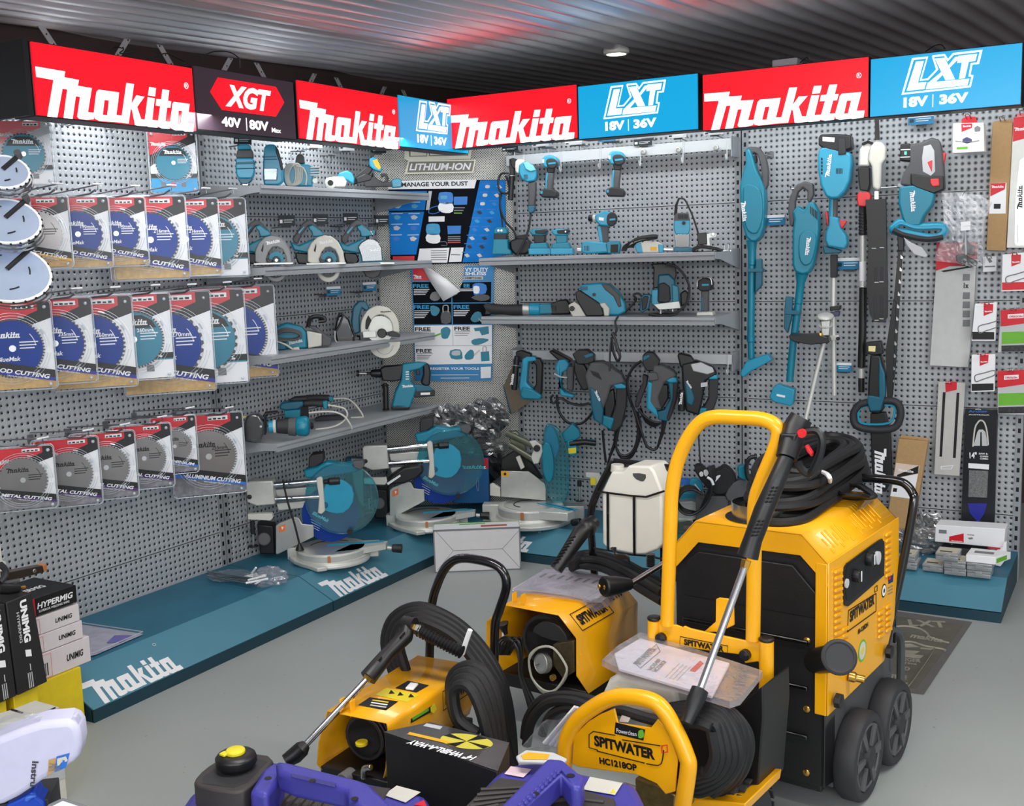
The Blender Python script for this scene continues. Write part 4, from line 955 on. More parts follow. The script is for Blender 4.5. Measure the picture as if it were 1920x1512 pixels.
for i,(x,y) in enumerate(((1207,285),(1273,281),(1343,277))):
    f = hung(x,y,.107); m = MB(); m.lathe([(.012,-.0),(.013,.02),(.0115,.022),(.0115,.03),(.007,.031),(.006,.02)],(0,0,0),(.25,-1,-.05),ALU,16);
    S1(m,'rail_spigot','threaded metal spigot poking out of the %s part of the white rail' % ('middle','right','far right')[i],'spigot',f,'spigots on the white rail')
# hammer drill, nose up with side handle
t = Tk('hammer_drill','corded hammer drill with cream collar hanging nose up at the left end of the rail','hammer drill',hung(985,345,.17,20),None,kG)
t.n('chuck',.004).cy((250,262,0),(285,290,0),.014,BLK,.017).e([(240,250),(262,240),(300,262),(288,300),(255,300)],-.015,.03,BLK,2)
t.n('cream_collar',.004).e([(272,262),(290,248),(318,250),(330,268),(298,292),(292,330),(272,320)],-.022,.044,OFFW,2)
t.n('body',.008).e([(292,280),(325,258),(365,275),(392,310),(398,345),(388,375),(345,385),(310,370),(290,330)],-.028,.056,TEALB)
t.n('top_fin',.004).e([(318,270),(340,262),(375,285),(392,312),(360,322),(330,305)],-.036,.02,mat('pale_cyan_plastic',(120,206,222),.35))
t.n('vents',0)
for i in range(6): t.e([(322,340+i*5),(345,338+i*5),(345,340+i*5),(322,342+i*5)],-.029,.002,INK)
t.n('grip',.007).e([(344,385),(392,380),(390,450),(385,525),(346,525),(348,450)],-.02,.04,RUBG)
t.n('grip_end',.004).e([(344,522),(388,522),(384,555),(360,568),(344,550)],-.022,.044,TEALD)
t.n('side_handle',.003,'black side handle pointing down'); t.m.tube([t.P(250,340,-.02),t.P(250,370,-.02),t.P(243,490,-.02)],[.014,.0135,.0135],BLK,12); t.m.lathe([(.022,0),(.022,.005)],t.P(250,350,-.02),(0,0,1),STL)
t.n('collar_clamp',.003).e([(235,245),(262,245),(265,350),(238,352)],-.01,.03,BLK)
t.n('cord',0).tu([(362,560,0),(360,600),(350,660),(325,730),(290,800),(282,818)],.0055,BLK,-.03).tu([(232,330),(190,335),(170,380),(178,430),(205,450),(235,440),(228,380),(215,345)],.0055,BLK,0).tu([(180,450),(185,540),(210,610),(260,670),(278,710)],.005,BLK,0).tu([(190,450),(180,520),(192,600),(196,650)],.0045,RUB,.01).end()
t.t.children[0]['label'] = 'black keyless chuck'
def driver(x,y,s,label,f,grp='impact drivers on the rail'):
    t = Tk('impact_driver',label,'impact driver',f,grp,kG); q = lambda pts: [(x+(a)*s,y+b*s) for a,b in pts]
    t.n('motor_housing',.007).e(q([(-48,-20),(-30,-38),(0,-45),(35,-38),(52,-15),(50,15),(30,38),(-30,40),(-46,15)]),-.03,.075,TEALB)
    t.n('rear_cap',.005).e(q([(-22,-8),(5,-22),(40,-14),(54,12),(42,36),(12,46),(-12,32)]),-.036,.02,RUB,2)
    t.n('cap_stripe',.001).e(q([(-8,8),(40,2),(42,14),(-6,20)]),-.038,.003,TEALB)
    t.n('neck',.004).e(q([(-20,35),(32,40),(28,75),(-12,75)]),-.02,.04,BLK)
    t.n('grip',.008).e(q([(-14,70),(28,70),(22,120),(18,190),(-24,190),(-22,120)]),-.019,.045,RUBG)
    t.n('grip_inlay',.003).e(q([(-20,75),(-8,72),(-14,130),(-14,188),(-26,190),(-26,120)]),-.021,.03,TEALB)
    t.n('battery_base',.006).e(q([(-60,190),(-30,178),(20,180),(50,200),(50,220),(42,236),(-50,234),(-64,210)]),-.035,.075,RUB)
    t.n('battery_catch',.002).e(q([(-60,196),(-44,192),(-42,212),(-58,214)]),-.037,.01,TEALB)
    t.n('label_plate',.0).e(q([(-46,-14),(-34,-16),(-34,8),(-44,8)]),-.032,.003,WHT); return t.end()
driver(472,262,.9,'impact driver hanging alone beside the hammer drill',hung(1029,300,.16,18))
driver(866,240,.97,'impact driver hanging in the middle of the white rail',hung(1154,300,.16,18))
# ---- upper shelf
z5 = 1.4135
def sR(px,py,dep,yaw=20,z=z5): return on(WR,px,py,dep,z,yaw)
t = Tk('palm_sander','small dark topped palm sander at the left end of the upper right shelf','sander',sR(937,477,.2),'palm sanders on the upper right shelf',kG,0)
t.n('body',.006).e([(140,720),(225,720),(228,780),(245,790),(245,812),(130,812),(135,770)],-.035,.07,TEAL).n('grip',.004).e([(145,685),(218,685),(220,725),(143,725)],-.032,.064,BLK)
t.n('top',.006).e([(143,668),(160,650),(205,650),(222,668),(222,690),(143,690)],-.036,.072,TEAL); t.n('lamps',.001).disc(172,669,-.037,.006,WHT,.002).disc(190,669,-.037,.006,WHT,.002).end()
t = Tk('dust_bag','crumpled black dust bag behind the palm sanders','bag',sR(978,475,.15),None,kG,0)
t.n('bag',.01).e([(235,730),(280,715),(345,722),(370,745),(355,800),(330,812),(265,812),(240,780)],-.02,.06,BLK).n('neck',.003).e([(275,700),(330,692),(345,720),(280,722)],-.01,.04,RUB).end()
for ox,lb in ((350,'square palm sander with dark waist, second from left on the upper right shelf'),(480,'palm sander just left of the drill driver on the upper right shelf')):
    s = ox-350; t = Tk('palm_sander',lb,'sander',sR(880+(410+s)/3.15,475,.2),'palm sanders on the upper right shelf',kG,0)
    t.n('base',.004).e([(348+s,775),(480+s,775),(484+s,810),(350+s,812)],-.045,.08,TEALB).n('skirt',.006).e([(360+s,745),(455+s,740),(470+s,778),(352+s,780)],-.035,.07,TEAL)
    t.n('waist',.005).e([(378+s,695),(448+s,695),(445+s,745),(382+s,745)],-.026,.052,BLK if s == 0 else TEAL)
    t.n('head',.007).e([(350+s,672),(390+s,658),(455+s,660),(460+s,690),(430+s,700),(370+s,698)],-.03,.06,TEALB if s else TEAL)
    t.n('top_pad',.004).e([(385+s,668),(450+s,660),(462+s,672),(450+s,690),(390+s,688)],-.033,.05,RUB)
    if s: t.n('dust_port',.002).disc(568,676,-.034,.007,BLK,.01).disc(568,676,-.045,.004,STL,.001)
    t.end()
t = Tk('drill_driver','teal and black drill driver standing upright among the sanders, chuck to the left','drill driver',sR(1135,455,.18),None,kG,0)
t.n('motor_housing',.007).e([(740,580),(790,552),(850,560),(872,590),(866,625),(830,645),(770,640),(745,615)],-.03,.06,TEALB).n('rear_cap',.005).e([(815,575),(850,560),(874,590),(866,628),(838,645),(812,628)],-.034,.02,RUB,2)
t.n('cap_stripe',.001).e([(828,600),(862,596),(862,608),(828,612)],-.037,.003,TEALB)
t.n('chuck',.003); t.m.lathe([(.012,0),(.016,.006),(.017,.022),(.013,.03)],t.P(702,595,0),t.P(760,600,.0)-t.P(702,595,0),BLK,16); t.m.cyl(t.P(725,595,0),t.P(755,602,0),.017,OFFW)
t.n('label_plate',0).e([(765,590),(795,594),(793,612),(765,608)],-.032,.002,WHT)
t.n('grip',.008).e([(755,635),(825,640),(818,700),(825,748),(780,748),(765,700),(752,660)],-.019,.04,RUBG).n('grip_inlay',.003).e([(755,640),(775,642),(785,700),(790,748),(775,748),(762,700)],-.022,.03,TEALB)
t.n('battery_foot',.004); a = t.P(800,748); t.m.b(a.x-.03,a.x+.03,-.03,.03,0,max(a.z,.02),TEALD); t.end()
t = Tk('angle_drill','long teal handled tool lying open-ended on the upper right shelf','power tool',sR(1125,477,.25),None,kG,0)
t.n('body',.008).e([(660,745),(690,732),(820,742),(825,800),(690,808),(660,800)],-.025,.05,TEALB)
t.n('vents',0)
for i in range(4): t.e([(680+i*8,760),(683+i*8,760),(683+i*8,790),(680+i*8,790)],-.0265,.002,INK)
t.n('socket_end',.005).e([(805,745),(830,730),(885,730),(895,760),(885,805),(815,805)],-.032,.064,TEAL).n('socket_hollow',.001).e([(835,752),(880,750),(878,798),(833,800)],-.034,.003,INK)
t.n('tip',.002).cy((635,785,0),(665,785,0),.011,STL).end()
t = Tk('straight_grinder','white collared straight grinder with yellow label lying with its coiled black cord','grinder',sR(1215,475,.24),None,kG,0)
t.n('body',.006).e([(1010,745),(1040,732),(1110,735),(1140,750),(1140,795),(1105,802),(1020,802)],-.025,.05,OFFW).n('teal_nose',.004).e([(975,760),(1000,740),(1025,745),(1028,800),(990,800)],-.024,.048,TEALB)
t.n('yellow_label',0).e([(1070,766),(1108,766),(1106,788),(1070,788)],-.027,.002,ORG).n('end_ring',.003).e([(1115,750),(1145,752),(1145,800),(1118,800)],-.028,.056,TEALB)
t.n('collet',.002).cy((1145,782,0),(1210,785,0),.008,STL)
t.n('cord',0)
for i in range(5): t.tu([(900+i*6,790),(920+i*7,755-i*3),(1000,722-i*3),(1090,708-i*3),(1105,716-i*2),(1000,735),(930+i*8,770)],.0035,BLK,.02*i-.03)
t.end()
t = Tk('trim_router','upright teal trim router with ribbed dark top and tall looping cord','router',sR(1285,470,.2),None,kG,0)
t.n('base',.003).e([(1212,690),(1300,690),(1300,770),(1215,770)],-.03,.06,clear('router_base_clear',tint=(190,200,205),glossy=.3)).n('lower_body',.004).e([(1220,690),(1292,690),(1292,775),(1222,775)],-.024,.048,RUB)
t.n('body',.005).e([(1208,610),(1302,610),(1304,660),(1295,692),(1215,692),(1206,655)],-.03,.06,TEALB).n('knob',.002).disc(1267,625,-.031,.008,RUB,.01)
t.n('motor_top',.004).e([(1210,580),(1225,565),(1295,565),(1302,612),(1208,612)],-.028,.056,RUBG)
for i in range(5): t.e([(1235+i*12,572),(1241+i*12,572),(1241+i*12,600),(1235+i*12,600)],-.031,.004,BLK)
t.n('clamp_foot',.003).e([(1205,768),(1325,770),(1330,795),(1205,795)],-.035,.07,TEALD)
t.n('cord_guard',0); t.m.tube(t.L([(1218,580),(1222,520),(1238,480)],0),[.008,.006,.004],BLK,8)
t.n('cord',0).tu([(1235,480),(1270,485),(1300,540),(1325,600),(1350,680),(1370,755)],.004,RUB,0).end()
t = Tk('trimmer_guide','silver trimmer guide with black block beside the trim router','tool part',sR(1325,470,.17),None,kG,0)
t.n('block',.003).e([(1345,685),(1400,680),(1405,750),(1350,755)],-.02,.04,BLK).n('bracket',.002).e([(1400,690),(1440,680),(1465,690),(1455,710),(1420,715),(1425,790),(1380,790),(1378,755),(1402,750)],-.012,.03,ALU).n('knob',.002).disc(1440,692,-.02,.008,STL,.01).end()
t = Tk('extension_lead','black power cord coiled flat at the right end of the upper right shelf','cord',sR(1330,475,.24),None,kG,0)
t.n('cord',0)
for i in range(3): t.tu([(1320,790-i*6),(1370,770-i*5),(1450,780-i*5),(1495,795-i*3),(1440,806-i*3),(1350,802-i*3)],.004,BLK,-.0+.02*i,closed=True)
t.end()
t = Tk('edge_guide','thin steel edge guide pins at the end of the upper right shelf','tool part',sR(1362,472,.12),None,kG,0)
t.n('pins',0).cy((1505,800,0),(1505,760,0),.003,STL).cy((1528,798,0),(1528,748,0),.003,STL); a = t.P(1490,790); b = t.P(1545,790); t.m.b(a.x,b.x,-.03,.03,0,.006,STL); t.end()
# ---- lower shelf
z6 = 1.1305
def sL(px,py,dep,yaw=20): return on(WR,px,py,dep,z6,yaw)
t = Tk('reciprocating_saw','long black booted reciprocating saw lying at the left end of the lower right shelf','reciprocating saw',sL(980,590,.22),None,kG,0)
t.n('shoe',.003).e([(80,1110),(100,1098),(130,1105),(125,1165),(90,1165),(95,1140)],-.02,.04,BLK)
t.n('rubber_boot',.003); t.m.tube([t.P(105,1130,0),t.P(135,1132,0),t.P(200,1136,0),t.P(260,1138,0),t.P(322,1138,0)],[.022,.028,.025,.028,.028],RUB,14)
t.n('steel_band',.002); t.m.cyl(t.P(318,1135,0),t.P(358,1135,0),.031,ALU,seg=20)
t.n('body',.006); t.m.cyl(t.P(355,1135,0),t.P(420,1135,0),.031,TEALB,seg=20); t.e([(410,1105),(470,1100),(520,1110),(520,1160),(410,1165)],-.022,.044,TEAL)
t.n('d_handle',.008).e([(470,1105),(530,1080),(575,1075),(600,1110),(595,1165),(480,1168)],-.022,.044,BLK).end()
t = Tk('belt_sander','teal belt sander with black side cover and white roller, on the lower right shelf','belt sander',sL(1130,590,.22),None,kG,0)
t.n('body',.009).e([(640,1030),(660,990),(770,978),(830,985),(880,1030),(920,1100),(925,1150),(880,1175),(760,1170),(700,1120)],-.03,.07,TEALB)
t.n('belt_cover',.005).e([(625,1035),(650,1020),(770,1100),(795,1165),(780,1178),(690,1175),(630,1075)],-.055,.03,BLK)
t.n('front_roller_guard',.004).e([(585,1110),(620,1090),(650,1110),(690,1178),(610,1178),(590,1140)],-.045,.07,OFFW).n('front_knob',.002).disc(607,1130,-.046,.012,BLK,.012)
t.n('white_roller',.004).e([(755,1105),(800,1095),(828,1130),(825,1175),(795,1178),(790,1130)],-.05,.07,OFFW)
t.n('rear_grip',.007).e([(775,985),(830,988),(890,1050),(900,1120),(880,1125),(850,1060),(800,1020)],-.034,.02,RUBG)
t.n('vents',0)
for i in range(4): t.e([(655,1003+i*6),(700,1000+i*6),(700,1003+i*6),(655,1006+i*6)],-.031,.002,INK)
t.disc(737,1048,-.031,.008,BLK,.004)
t.n('cord',0).tu([(920,1150),(960,1110),(985,1075),(970,1050),(1000,1042),(1020,1060)],.005,BLK,-.02).end()
t = Tk('plunge_router','large teal plunge router with twin black columns and a long looping cord','router',sL(1240,585,.18),None,kG,0)
t.n('motor',.008).e([(1115,930),(1180,925),(1215,960),(1220,1100),(1130,1105),(1110,1020)],-.03,.08,TEALD)
t.n('front_plate',.006).e([(1118,985),(1150,975),(1185,1000),(1190,1080),(1165,1100),(1110,1090)],-.04,.02,RUB)
t.n('black_top',.005).e([(1070,868),(1130,862),(1215,865),(1225,930),(1200,1000),(1160,935),(1110,1010),(1085,1010),(1088,890)],-.02,.05,BLK)
t.n('side_panel',.004).e([(1195,985),(1235,1000),(1240,1090),(1200,1095)],-.035,.03,TEAL)
t.n('left_handle',.006).e([(1010,1070),(1030,1045),(1075,1048),(1060,1130),(1020,1158),(1005,1140)],-.04,.04,TEALD).e([(1015,1075),(1035,1055),(1060,1060),(1045,1130),(1020,1145)],-.045,.01,RUB)
t.n('body_front',.005).e([(1075,1020),(1115,1015),(1120,1100),(1100,1125),(1075,1100)],-.03,.03,TEALB)
t.n('base_ring',.003).e([(1085,1105),(1240,1085),(1250,1130),(1120,1140)],-.045,.09,ALU); p = t.P(1150,1160); t.m.b(p.x-.07,p.x+.05,-.05,.05,0,.008,BLK)
t.n('column',.002).cy((1130,1130,-.02),(1130,1172,-.02),.007,STL).cy((1200,1130,-.02),(1200,1172,-.02),.007,STL)
t.n('right_handle',.006).e([(1245,1040),(1275,1020),(1295,1040),(1285,1100),(1250,1120)],.0,.04,BLK)
t.n('cord',0).tu([(1160,880),(1180,868),(1230,890),(1280,950),(1300,1020),(1280,1100),(1230,1150),(1150,1190),(1110,1260),(1090,1340),(1083,1440)],.0055,RUB,-.11).tu([(1060,1160),(1150,1175),(1230,1160),(1150,1150)],.005,RUB,-.12).end()
t = Tk('impact_driver','impact driver with wire loop standing upright at the right end of the lower right shelf','impact driver',sL(1320,585,.2,10),None,kG,0)
t.n('motor_housing',.006).e([(1345,1000),(1350,965),(1385,948),(1425,960),(1432,995),(1420,1025),(1360,1028)],-.03,.07,RUB).n('cap_stripe',.001).e([(1372,985),(1415,984),(1414,996),(1373,997)],-.032,.003,TEALB)
t.n('wire_loop',0).tu([(1345,1000),(1350,960),(1385,942),(1425,955),(1432,990)],.0025,STL,-.034)
t.n('grip',.007).e([(1365,1025),(1412,1025),(1408,1080),(1410,1150),(1368,1150),(1370,1080)],-.019,.04,RUBG).n('grip_inlay',.003).e([(1366,1060),(1376,1060),(1380,1150),(1366,1150)],-.021,.02,TEALD).n('battery_base',.004).e([(1345,1150),(1435,1148),(1442,1182),(1338,1182)],-.035,.07,ALUL).end()
# ---- cables dangling below the lower shelf
t = Tk('dangling_plug_cord','grey plug and tied cord dangling in front of the lower right shelf','cord',Fr(*(WR.Y(1155,640,-.36)),0),None,kG)
t.n('cord',0).tu([(880,1175),(862,1210),(870,1260),(845,1300),(832,1380),(828,1500)],.005,RUB).tu([(845,1270),(870,1340),(890,1410),(875,1440),(850,1380),(840,1300)],.006,BLK).tu([(858,1330),(885,1400),(892,1420)],.006,BLK).end()
# ================================================================== HEAVY TOOLS ON THE LOWER RAIL
kH = (860,620,3.15)
def big(x,label,f,parts,name='rotary_hammer'):
    t = Tk(name,label,'rotary hammer',f,'rotary hammers on the lower rail',kH)
    for p in parts:
        t.n(p[0],p[4] if len(p) > 4 else .007)
        for pts,y,th,m in ([p[1:4]+(None,)] if 0 else p[1]): t.e(pts,y,th,m)
    return t
t = big(0,'teal cordless hammer with black side handle, first on the lower rail',hung(990,700,.2,20),[
 ('nose',[([(335,125),(370,118),(430,140),(420,170),(380,190),(340,180)],-.02,.05,BLK)]),
 ('body',[([(375,170),(400,155),(450,155),(460,180),(410,185),(400,310),(440,350),(470,370),(455,410),(370,405),(355,330)],-.035,.07,TEALB)],None,None,.007),
 ('d_handle',[([(440,160),(480,165),(495,200),(490,380),(450,385),(440,340),(455,320),(455,205),(432,185)],-.025,.05,BLK)]),
 ('blue_bridge',[([(375,330),(440,350),(492,385),(480,410),(380,405),(360,380)],-.04,.04,TEAL)])])
t.n('side_handle',.003,'black side handle with white lettering'); t.m.tube([t.P(345,150,-.06),t.P(335,250,-.06),t.P(328,350,-.06)],[.013,.0155,.0155],BLK,12); t.m.lathe([(.023,0),(.023,.006)],t.P(345,210,-.06),(.1,0,1),STL); t.lg(320,325,328,255,-.078); t.n('hanging_wire',0); a_ = t.P(400,140,.0); t.m.tube([a_,a_+V((0,.085,.004)),a_+V((0,.19,.0))],.003,WIRE,6); t.end()
t = big(0,'slim teal corded hammer with long black nose, second on the lower rail',hung(1060,700,.18,20),[
 ('nose',[([(530,125),(550,118),(640,165),(665,180),(640,200),(600,190)],-.018,.10,BLK)]),
 ('body',[([(570,215),(590,175),(630,170),(655,200),(640,235),(610,250),(600,330),(640,370),(690,385),(670,400),(600,385),(590,300)],-.028,.056,TEALB)]),
 ('grip',[([(635,210),(680,215),(675,360),(640,350)],-.022,.044,RUBG)]),
 ('wire_loop',[([(565,250),(600,270),(640,275),(638,282),(598,278),(562,258)],-.035,.006,STL)],None,None,0)])
t.n('cord',0).tu([(560,380),(545,400),(560,430),(600,400),(660,430),(720,440),(770,430)],.006,BLK,.05).tu([(580,380),(590,470),(640,540),(720,550),(780,500),(800,450)],.0065,BLK,.05).end()
t.t.children[0].name = 'long_nose'
t = big(0,'largest grey and teal demolition hammer, third on the lower rail',hung(1140,720,.22,20),[
 ('nose',[([(670,140),(700,118),(760,115),(800,150),(800,185),(760,200),(700,200)],-.04,.08,BLK),([(735,150),(790,130),(800,150),(750,170)],-.043,.01,TEALD)]),
 ('front_handle',[([(680,185),(740,200),(760,240),(770,350),(730,355),(700,300),(680,240)],-.03,.05,BLK)]),
 ('motor_body',[([(755,240),(780,190),(850,185),(960,260),(985,310),(900,330),(880,400),(840,500),(795,500),(780,420),(745,270)],-.05,.1,RUBG)],None,None,.01),
 ('side_shell',[([(775,330),(830,370),(855,470),(850,560),(800,530),(780,440)],-.055,.06,TEALD)]),
 ('vents',[([(775+i*9,235+i*3),(780+i*9,234+i*3),(800+i*9,265+i*5),(795+i*9,268+i*5)],-.052,.004,INK) for i in range(6)],None,None,0),
 ('teal_cap',[([(905,315),(950,305),(990,330),(985,345),(930,345)],-.045,.09,TEALB)]),
 ('d_handle',[([(930,340),(995,335),(990,450),(965,560),(925,600),(880,590),(860,540),(900,520),(925,450)],-.028,.056,RUB)]),
 ('handle_bridge',[([(790,470),(850,500),(920,520),(900,590),(850,560),(790,520)],-.04,.07,TEAL)]),
 ('inner_panel',[([(855,380),(915,345),(925,440),(900,520),(860,530)],-.03,.05,BLK)])],'demolition_hammer')
t.n('logo',0).lg(800,360,830,420,-.057)
t.n('cord',0); t.m.tube(t.L([(935,590),(925,660),(895,740)],0),[.013,.009,.007],BLK,8); t.tu([(895,740),(880,800),(880,840)],.006,BLK).tu([(850,590),(860,700),(870,780)],.006,BLK,.05).end()
t = big(0,'dusty grey topped hammer with D handle, fourth on the lower rail',hung(1240,710,.2,20),[
 ('nose',[([(1085,150),(1110,128),(1150,130),(1190,180),(1170,240),(1110,240),(1085,200)],-.035,.07,BLK),([(1085,155),(1120,140),(1135,155),(1090,185)],-.038,.01,TEALD)]),
 ('body',[([(1150,205),(1200,205),(1270,240),(1295,270),(1250,290),(1215,310),(1180,400),(1200,470),(1120,460),(1110,380),(1140,280)],-.042,.084,RUBG)],None,None,.01),
 ('teal_cap',[([(1215,290),(1250,270),(1290,280),(1295,310),(1240,310)],-.04,.08,TEALB)]),
 ('d_handle',[([(1235,305),(1297,300),(1290,400),(1265,480),(1235,540),(1180,530),(1165,480),(1215,470),(1250,400)],-.026,.052,TEALD),([(1265,300),(1300,300),(1292,400),(1268,480),(1240,540),(1225,520),(1262,400)],-.03,.06,RUB)]),
 ('inner_panel',[([(1150,320),(1235,320),(1240,400),(1200,470),(1130,440)],-.03,.05,BLK)]),
 ('teal_side',[([(1115,300),(1145,310),(1135,420),(1170,470),(1180,520),(1110,460)],-.045,.06,TEALB)]),
 ('front_handle',[([(1085,260),(1120,270),(1110,330),(1060,460),(1040,450),(1050,380),(1085,310)],-.03,.05,RUB)])])
t.n('clamp',.003).e([(1112,250),(1170,250),(1180,290),(1130,300)],-.06,.03,RUBG)
t.n('cord',0); t.m.tube(t.L([(1215,530),(1205,600),(1175,690)],0),[.013,.009,.006],BLK,8); t.tu([(1175,690),(1150,705),(1110,680),(1080,600),(1040,480),(1010,400),(995,300),(1030,220),(1080,180)],.0065,BLK,.04)
for i in range(4): t.tu([(1060+i*5,460),(1090+i*4,500+i*10),(1150,540+i*8),(1195,545)],.006,BLK,.05+i*.012)
for i in range(3): t.tu([(1040+i*8,480),(1060+i*8,600),(1030,710+i*12),(970,740+i*10),(930,690),(940,600),(985,500)],.006,BLK,.05+i*.012)
t.end()
t = big(0,'black and teal hammer with silver patch, fifth on the lower rail',hung(1320,710,.2,20),[
 ('nose',[([(1290,145),(1310,135),(1370,150),(1400,190),(1380,230),(1310,220)],-.035,.07,BLK)]),
 ('body',[([(1315,200),(1400,180),(1500,210),(1530,260),(1460,300),(1440,420),(1420,505),(1340,480),(1320,320)],-.042,.084,BLK)],None,None,.01),
 ('silver_patch',[([(1370,200),(1430,188),(1500,220),(1510,245),(1470,260),(1385,240)],-.046,.02,LGREY)],None,None,.004),
 ('teal_side',[([(1335,300),(1370,330),(1395,400),(1380,450),(1345,430)],-.048,.05,TEALD)]),
 ('teal_cap',[([(1440,270),(1480,250),(1530,265),(1530,290),(1480,290)],-.04,.08,TEALB)]),
 ('d_handle',[([(1475,285),(1535,285),(1530,400),(1510,460),(1470,500),(1420,505),(1405,470),(1450,450),(1475,400)],-.028,.056,RUB)]),
 ('handle_bridge',[([(1405,455),(1470,460),(1450,505),(1410,510)],-.035,.06,TEAL)])])
t.n('side_handle',.003); t.m.tube([t.P(1320,350,-.03),t.P(1315,475,-.03)],.016,BLK,12); t.lg(1318,440,1325,365,-.05); t.n('logo',0).lg(1340,300,1372,345,-.05).e([(1430,310),(1470,305),(1468,330),(1430,335)],-.045,.003,LGREY).end()
# brown folded card hanging on the corner upright
t = Tk('folded_cardboard','brown kinked board hanging behind the first rail hammer','cardboard',hung(962,710,.06,0),None,kH)
t.n('board',.001).e([(320,205),(345,330),(430,415),(310,495),(285,400),(265,325)],-.01,.004,mat('taupe_board',(120,108,92),.7)).n('edge',0).e([(265,325),(285,400),(310,495),(304,492),(280,402),(262,328)],-.012,.008,TEALD).end()
# ================================================================== END BAY OF THE RIGHT WALL: long tools
kJ = (1340,180,3.024)
def wallat(px,py,dep,yaw=0): return hung(px,py,dep,yaw)
def vac(dx,dy,label,low,pose):
    q = (lambda P: [((x+dx),(y+dy)) for x,y in P]) if pose == 0 else (lambda P: P)
    return q
t = Tk('stick_vacuum','teal stick vacuum hanging first from left, nozzle turned right','vacuum cleaner',wallat(1405,480,.1,8),'stick vacuums on the right wall',kJ)
t.n('body',.012).e([(172,300),(195,292),(212,330),(235,420),(262,470),(283,520),(286,620),(280,740),(262,800),(235,828),(205,828),(175,800),(158,740),(143,600),(140,520),(158,430),(175,380)],-.045,.085,TEAL)
t.n('front_bulge',.006).e([(160,520),(205,500),(255,530),(272,600),(270,700),(240,780),(190,770),(165,700)],-.052,.03,TEAL,2)
t.n('grip',.008).e([(175,300),(205,287),(250,292),(285,340),(302,420),(300,500),(272,562),(262,548),(268,480),(262,400),(240,330),(220,320),(205,340),(180,330)],-.03,.05,RUBG)
t.n('inner_dark',.003).e([(198,312),(235,325),(240,375),(215,385),(202,365)],-.02,.03,BLK)
t.n('upper_tube',.003); t.m.tube([t.P(210,815),t.P(212,880),t.P(212,960)],[.026,.0185,.0185],TEAL,14)
t.n('lower_tube',.002); t.m.tube([t.P(210,960),t.P(208,1180),t.P(205,1370)],.0165,TEAL,14); t.m.cyl(t.P(206,1360),t.P(206,1395),.019,TEAL); t.m.cyl(t.P(206,1395),t.P(208,1490),.0155,TEAL)
t.n('crevice_tool',.004).e([(232,925),(268,925),(268,1075),(228,1120),(230,1000)],-.025,.03,TEALD).n('clip_collar',.002).e([(186,980),(272,980),(272,1000),(186,1000)],-.03,.06,TEALD)
t.n('nozzle',.006).e([(178,1505),(300,1465),(325,1500),(210,1560),(160,1600),(140,1575)],-.04,.07,TEALB)
t.n('logo',0); t.lg(148,600,160,715,-.053).end()
t = Tk('stick_vacuum','second teal stick vacuum hanging lower, nozzle pointing straight down','vacuum cleaner',wallat(1500,520,.12,8),'stick vacuums on the right wall',kJ)
t.n('body',.012).e([(505,650),(535,600),(560,600),(590,660),(592,760),(580,860),(560,960),(535,1005),(495,1015),(455,1000),(440,960),(440,780),(450,700),(440,660),(470,620)],-.045,.085,TEAL)
t.n('front_bulge',.006).e([(480,790),(530,760),(575,790),(570,870),(545,950),(500,960),(475,900)],-.052,.03,TEAL,2)
t.n('grip',.008).e([(415,640),(425,570),(460,505),(510,482),(555,495),(560,560),(535,610),(522,590),(525,540),(500,520),(472,545),(455,600),(455,650),(465,680),(445,740),(425,740)],-.03,.05,RUBG)
t.n('vents',0)
for i in range(5): t.e([(541+i*9,625+i*7),(546+i*9,626+i*7),(546+i*9,670+i*8),(541+i*9,668+i*8)],-.047,.003,INK)
t.n('upper_tube',.003); t.m.tube([t.P(495,1005),t.P(488,1060),t.P(475,1180)],[.03,.0185,.0175],TEAL,14)
t.n('lower_tube',.002); t.m.tube([t.P(475,1180),t.P(445,1400),t.P(425,1620)],.0165,TEAL,14)
t.n('crevice_tool',.004).e([(402,1138),(440,1140),(438,1250),(415,1345),(392,1320),(396,1200)],-.025,.03,TEALD).n('clip_collar',.002).e([(398,1215),(484,1220),(482,1242),(396,1238)],-.03,.06,TEALD)
t.n('nozzle',.006).e([(355,1635),(400,1650),(455,1665),(445,1745),(430,1762),(330,1735),(308,1710),(330,1655)],-.04,.06,TEALB)
t.n('logo',0); t.lg(522,800,512,905,-.053)
t.n('nozzle_mark',0).e([(352,1690),(400,1700),(398,1712),(350,1702)],-.0415,.001,WHT).end()
for t_ in (t,): pass
# brush cutter
t = Tk('brush_cutter','teal cordless brush cutter hanging head down with battery on top','brush cutter',wallat(1565,500,.1,5),None,kJ)
t.n('battery',.006).e([(588,235),(600,218),(690,215),(770,222),(775,295),(740,310),(700,318),(620,300),(588,280)],-.05,.09,BLK).n('battery_catch',.003).e([(700,240),(740,240),(745,330),(700,335)],-.056,.02,RUB)
t.n('battery_lettering',0).e([(612,232),(680,236),(678,262),(612,256)],-.0515,.001,WHT)
t.n('motor_housing',.01).e([(592,300),(625,282),(770,322),(775,380),(765,480),(740,540),(700,582),(660,585),(628,570),(600,510),(585,420),(583,340)],-.05,.09,TEALB)
t.n('vents',0)
for i in range(5):
    t.e([(603,350+i*20),(612,352+i*20),(612,366+i*20),(603,364+i*20)],-.0515,.003,INK).e([(688+i*8,410),(692+i*8,410),(692+i*8,442),(688+i*8,440)],-.0515,.003,INK)
t.n('logo',0).lg(650,462,665,328,-.052,asp=.7)
t.n('shaft_sleeve',.003); t.m.tube([t.P(668,580),t.P(665,690)],.014,TEALB,12); t.m.cyl(t.P(680,585),t.P(678,690),.014,RUBG)
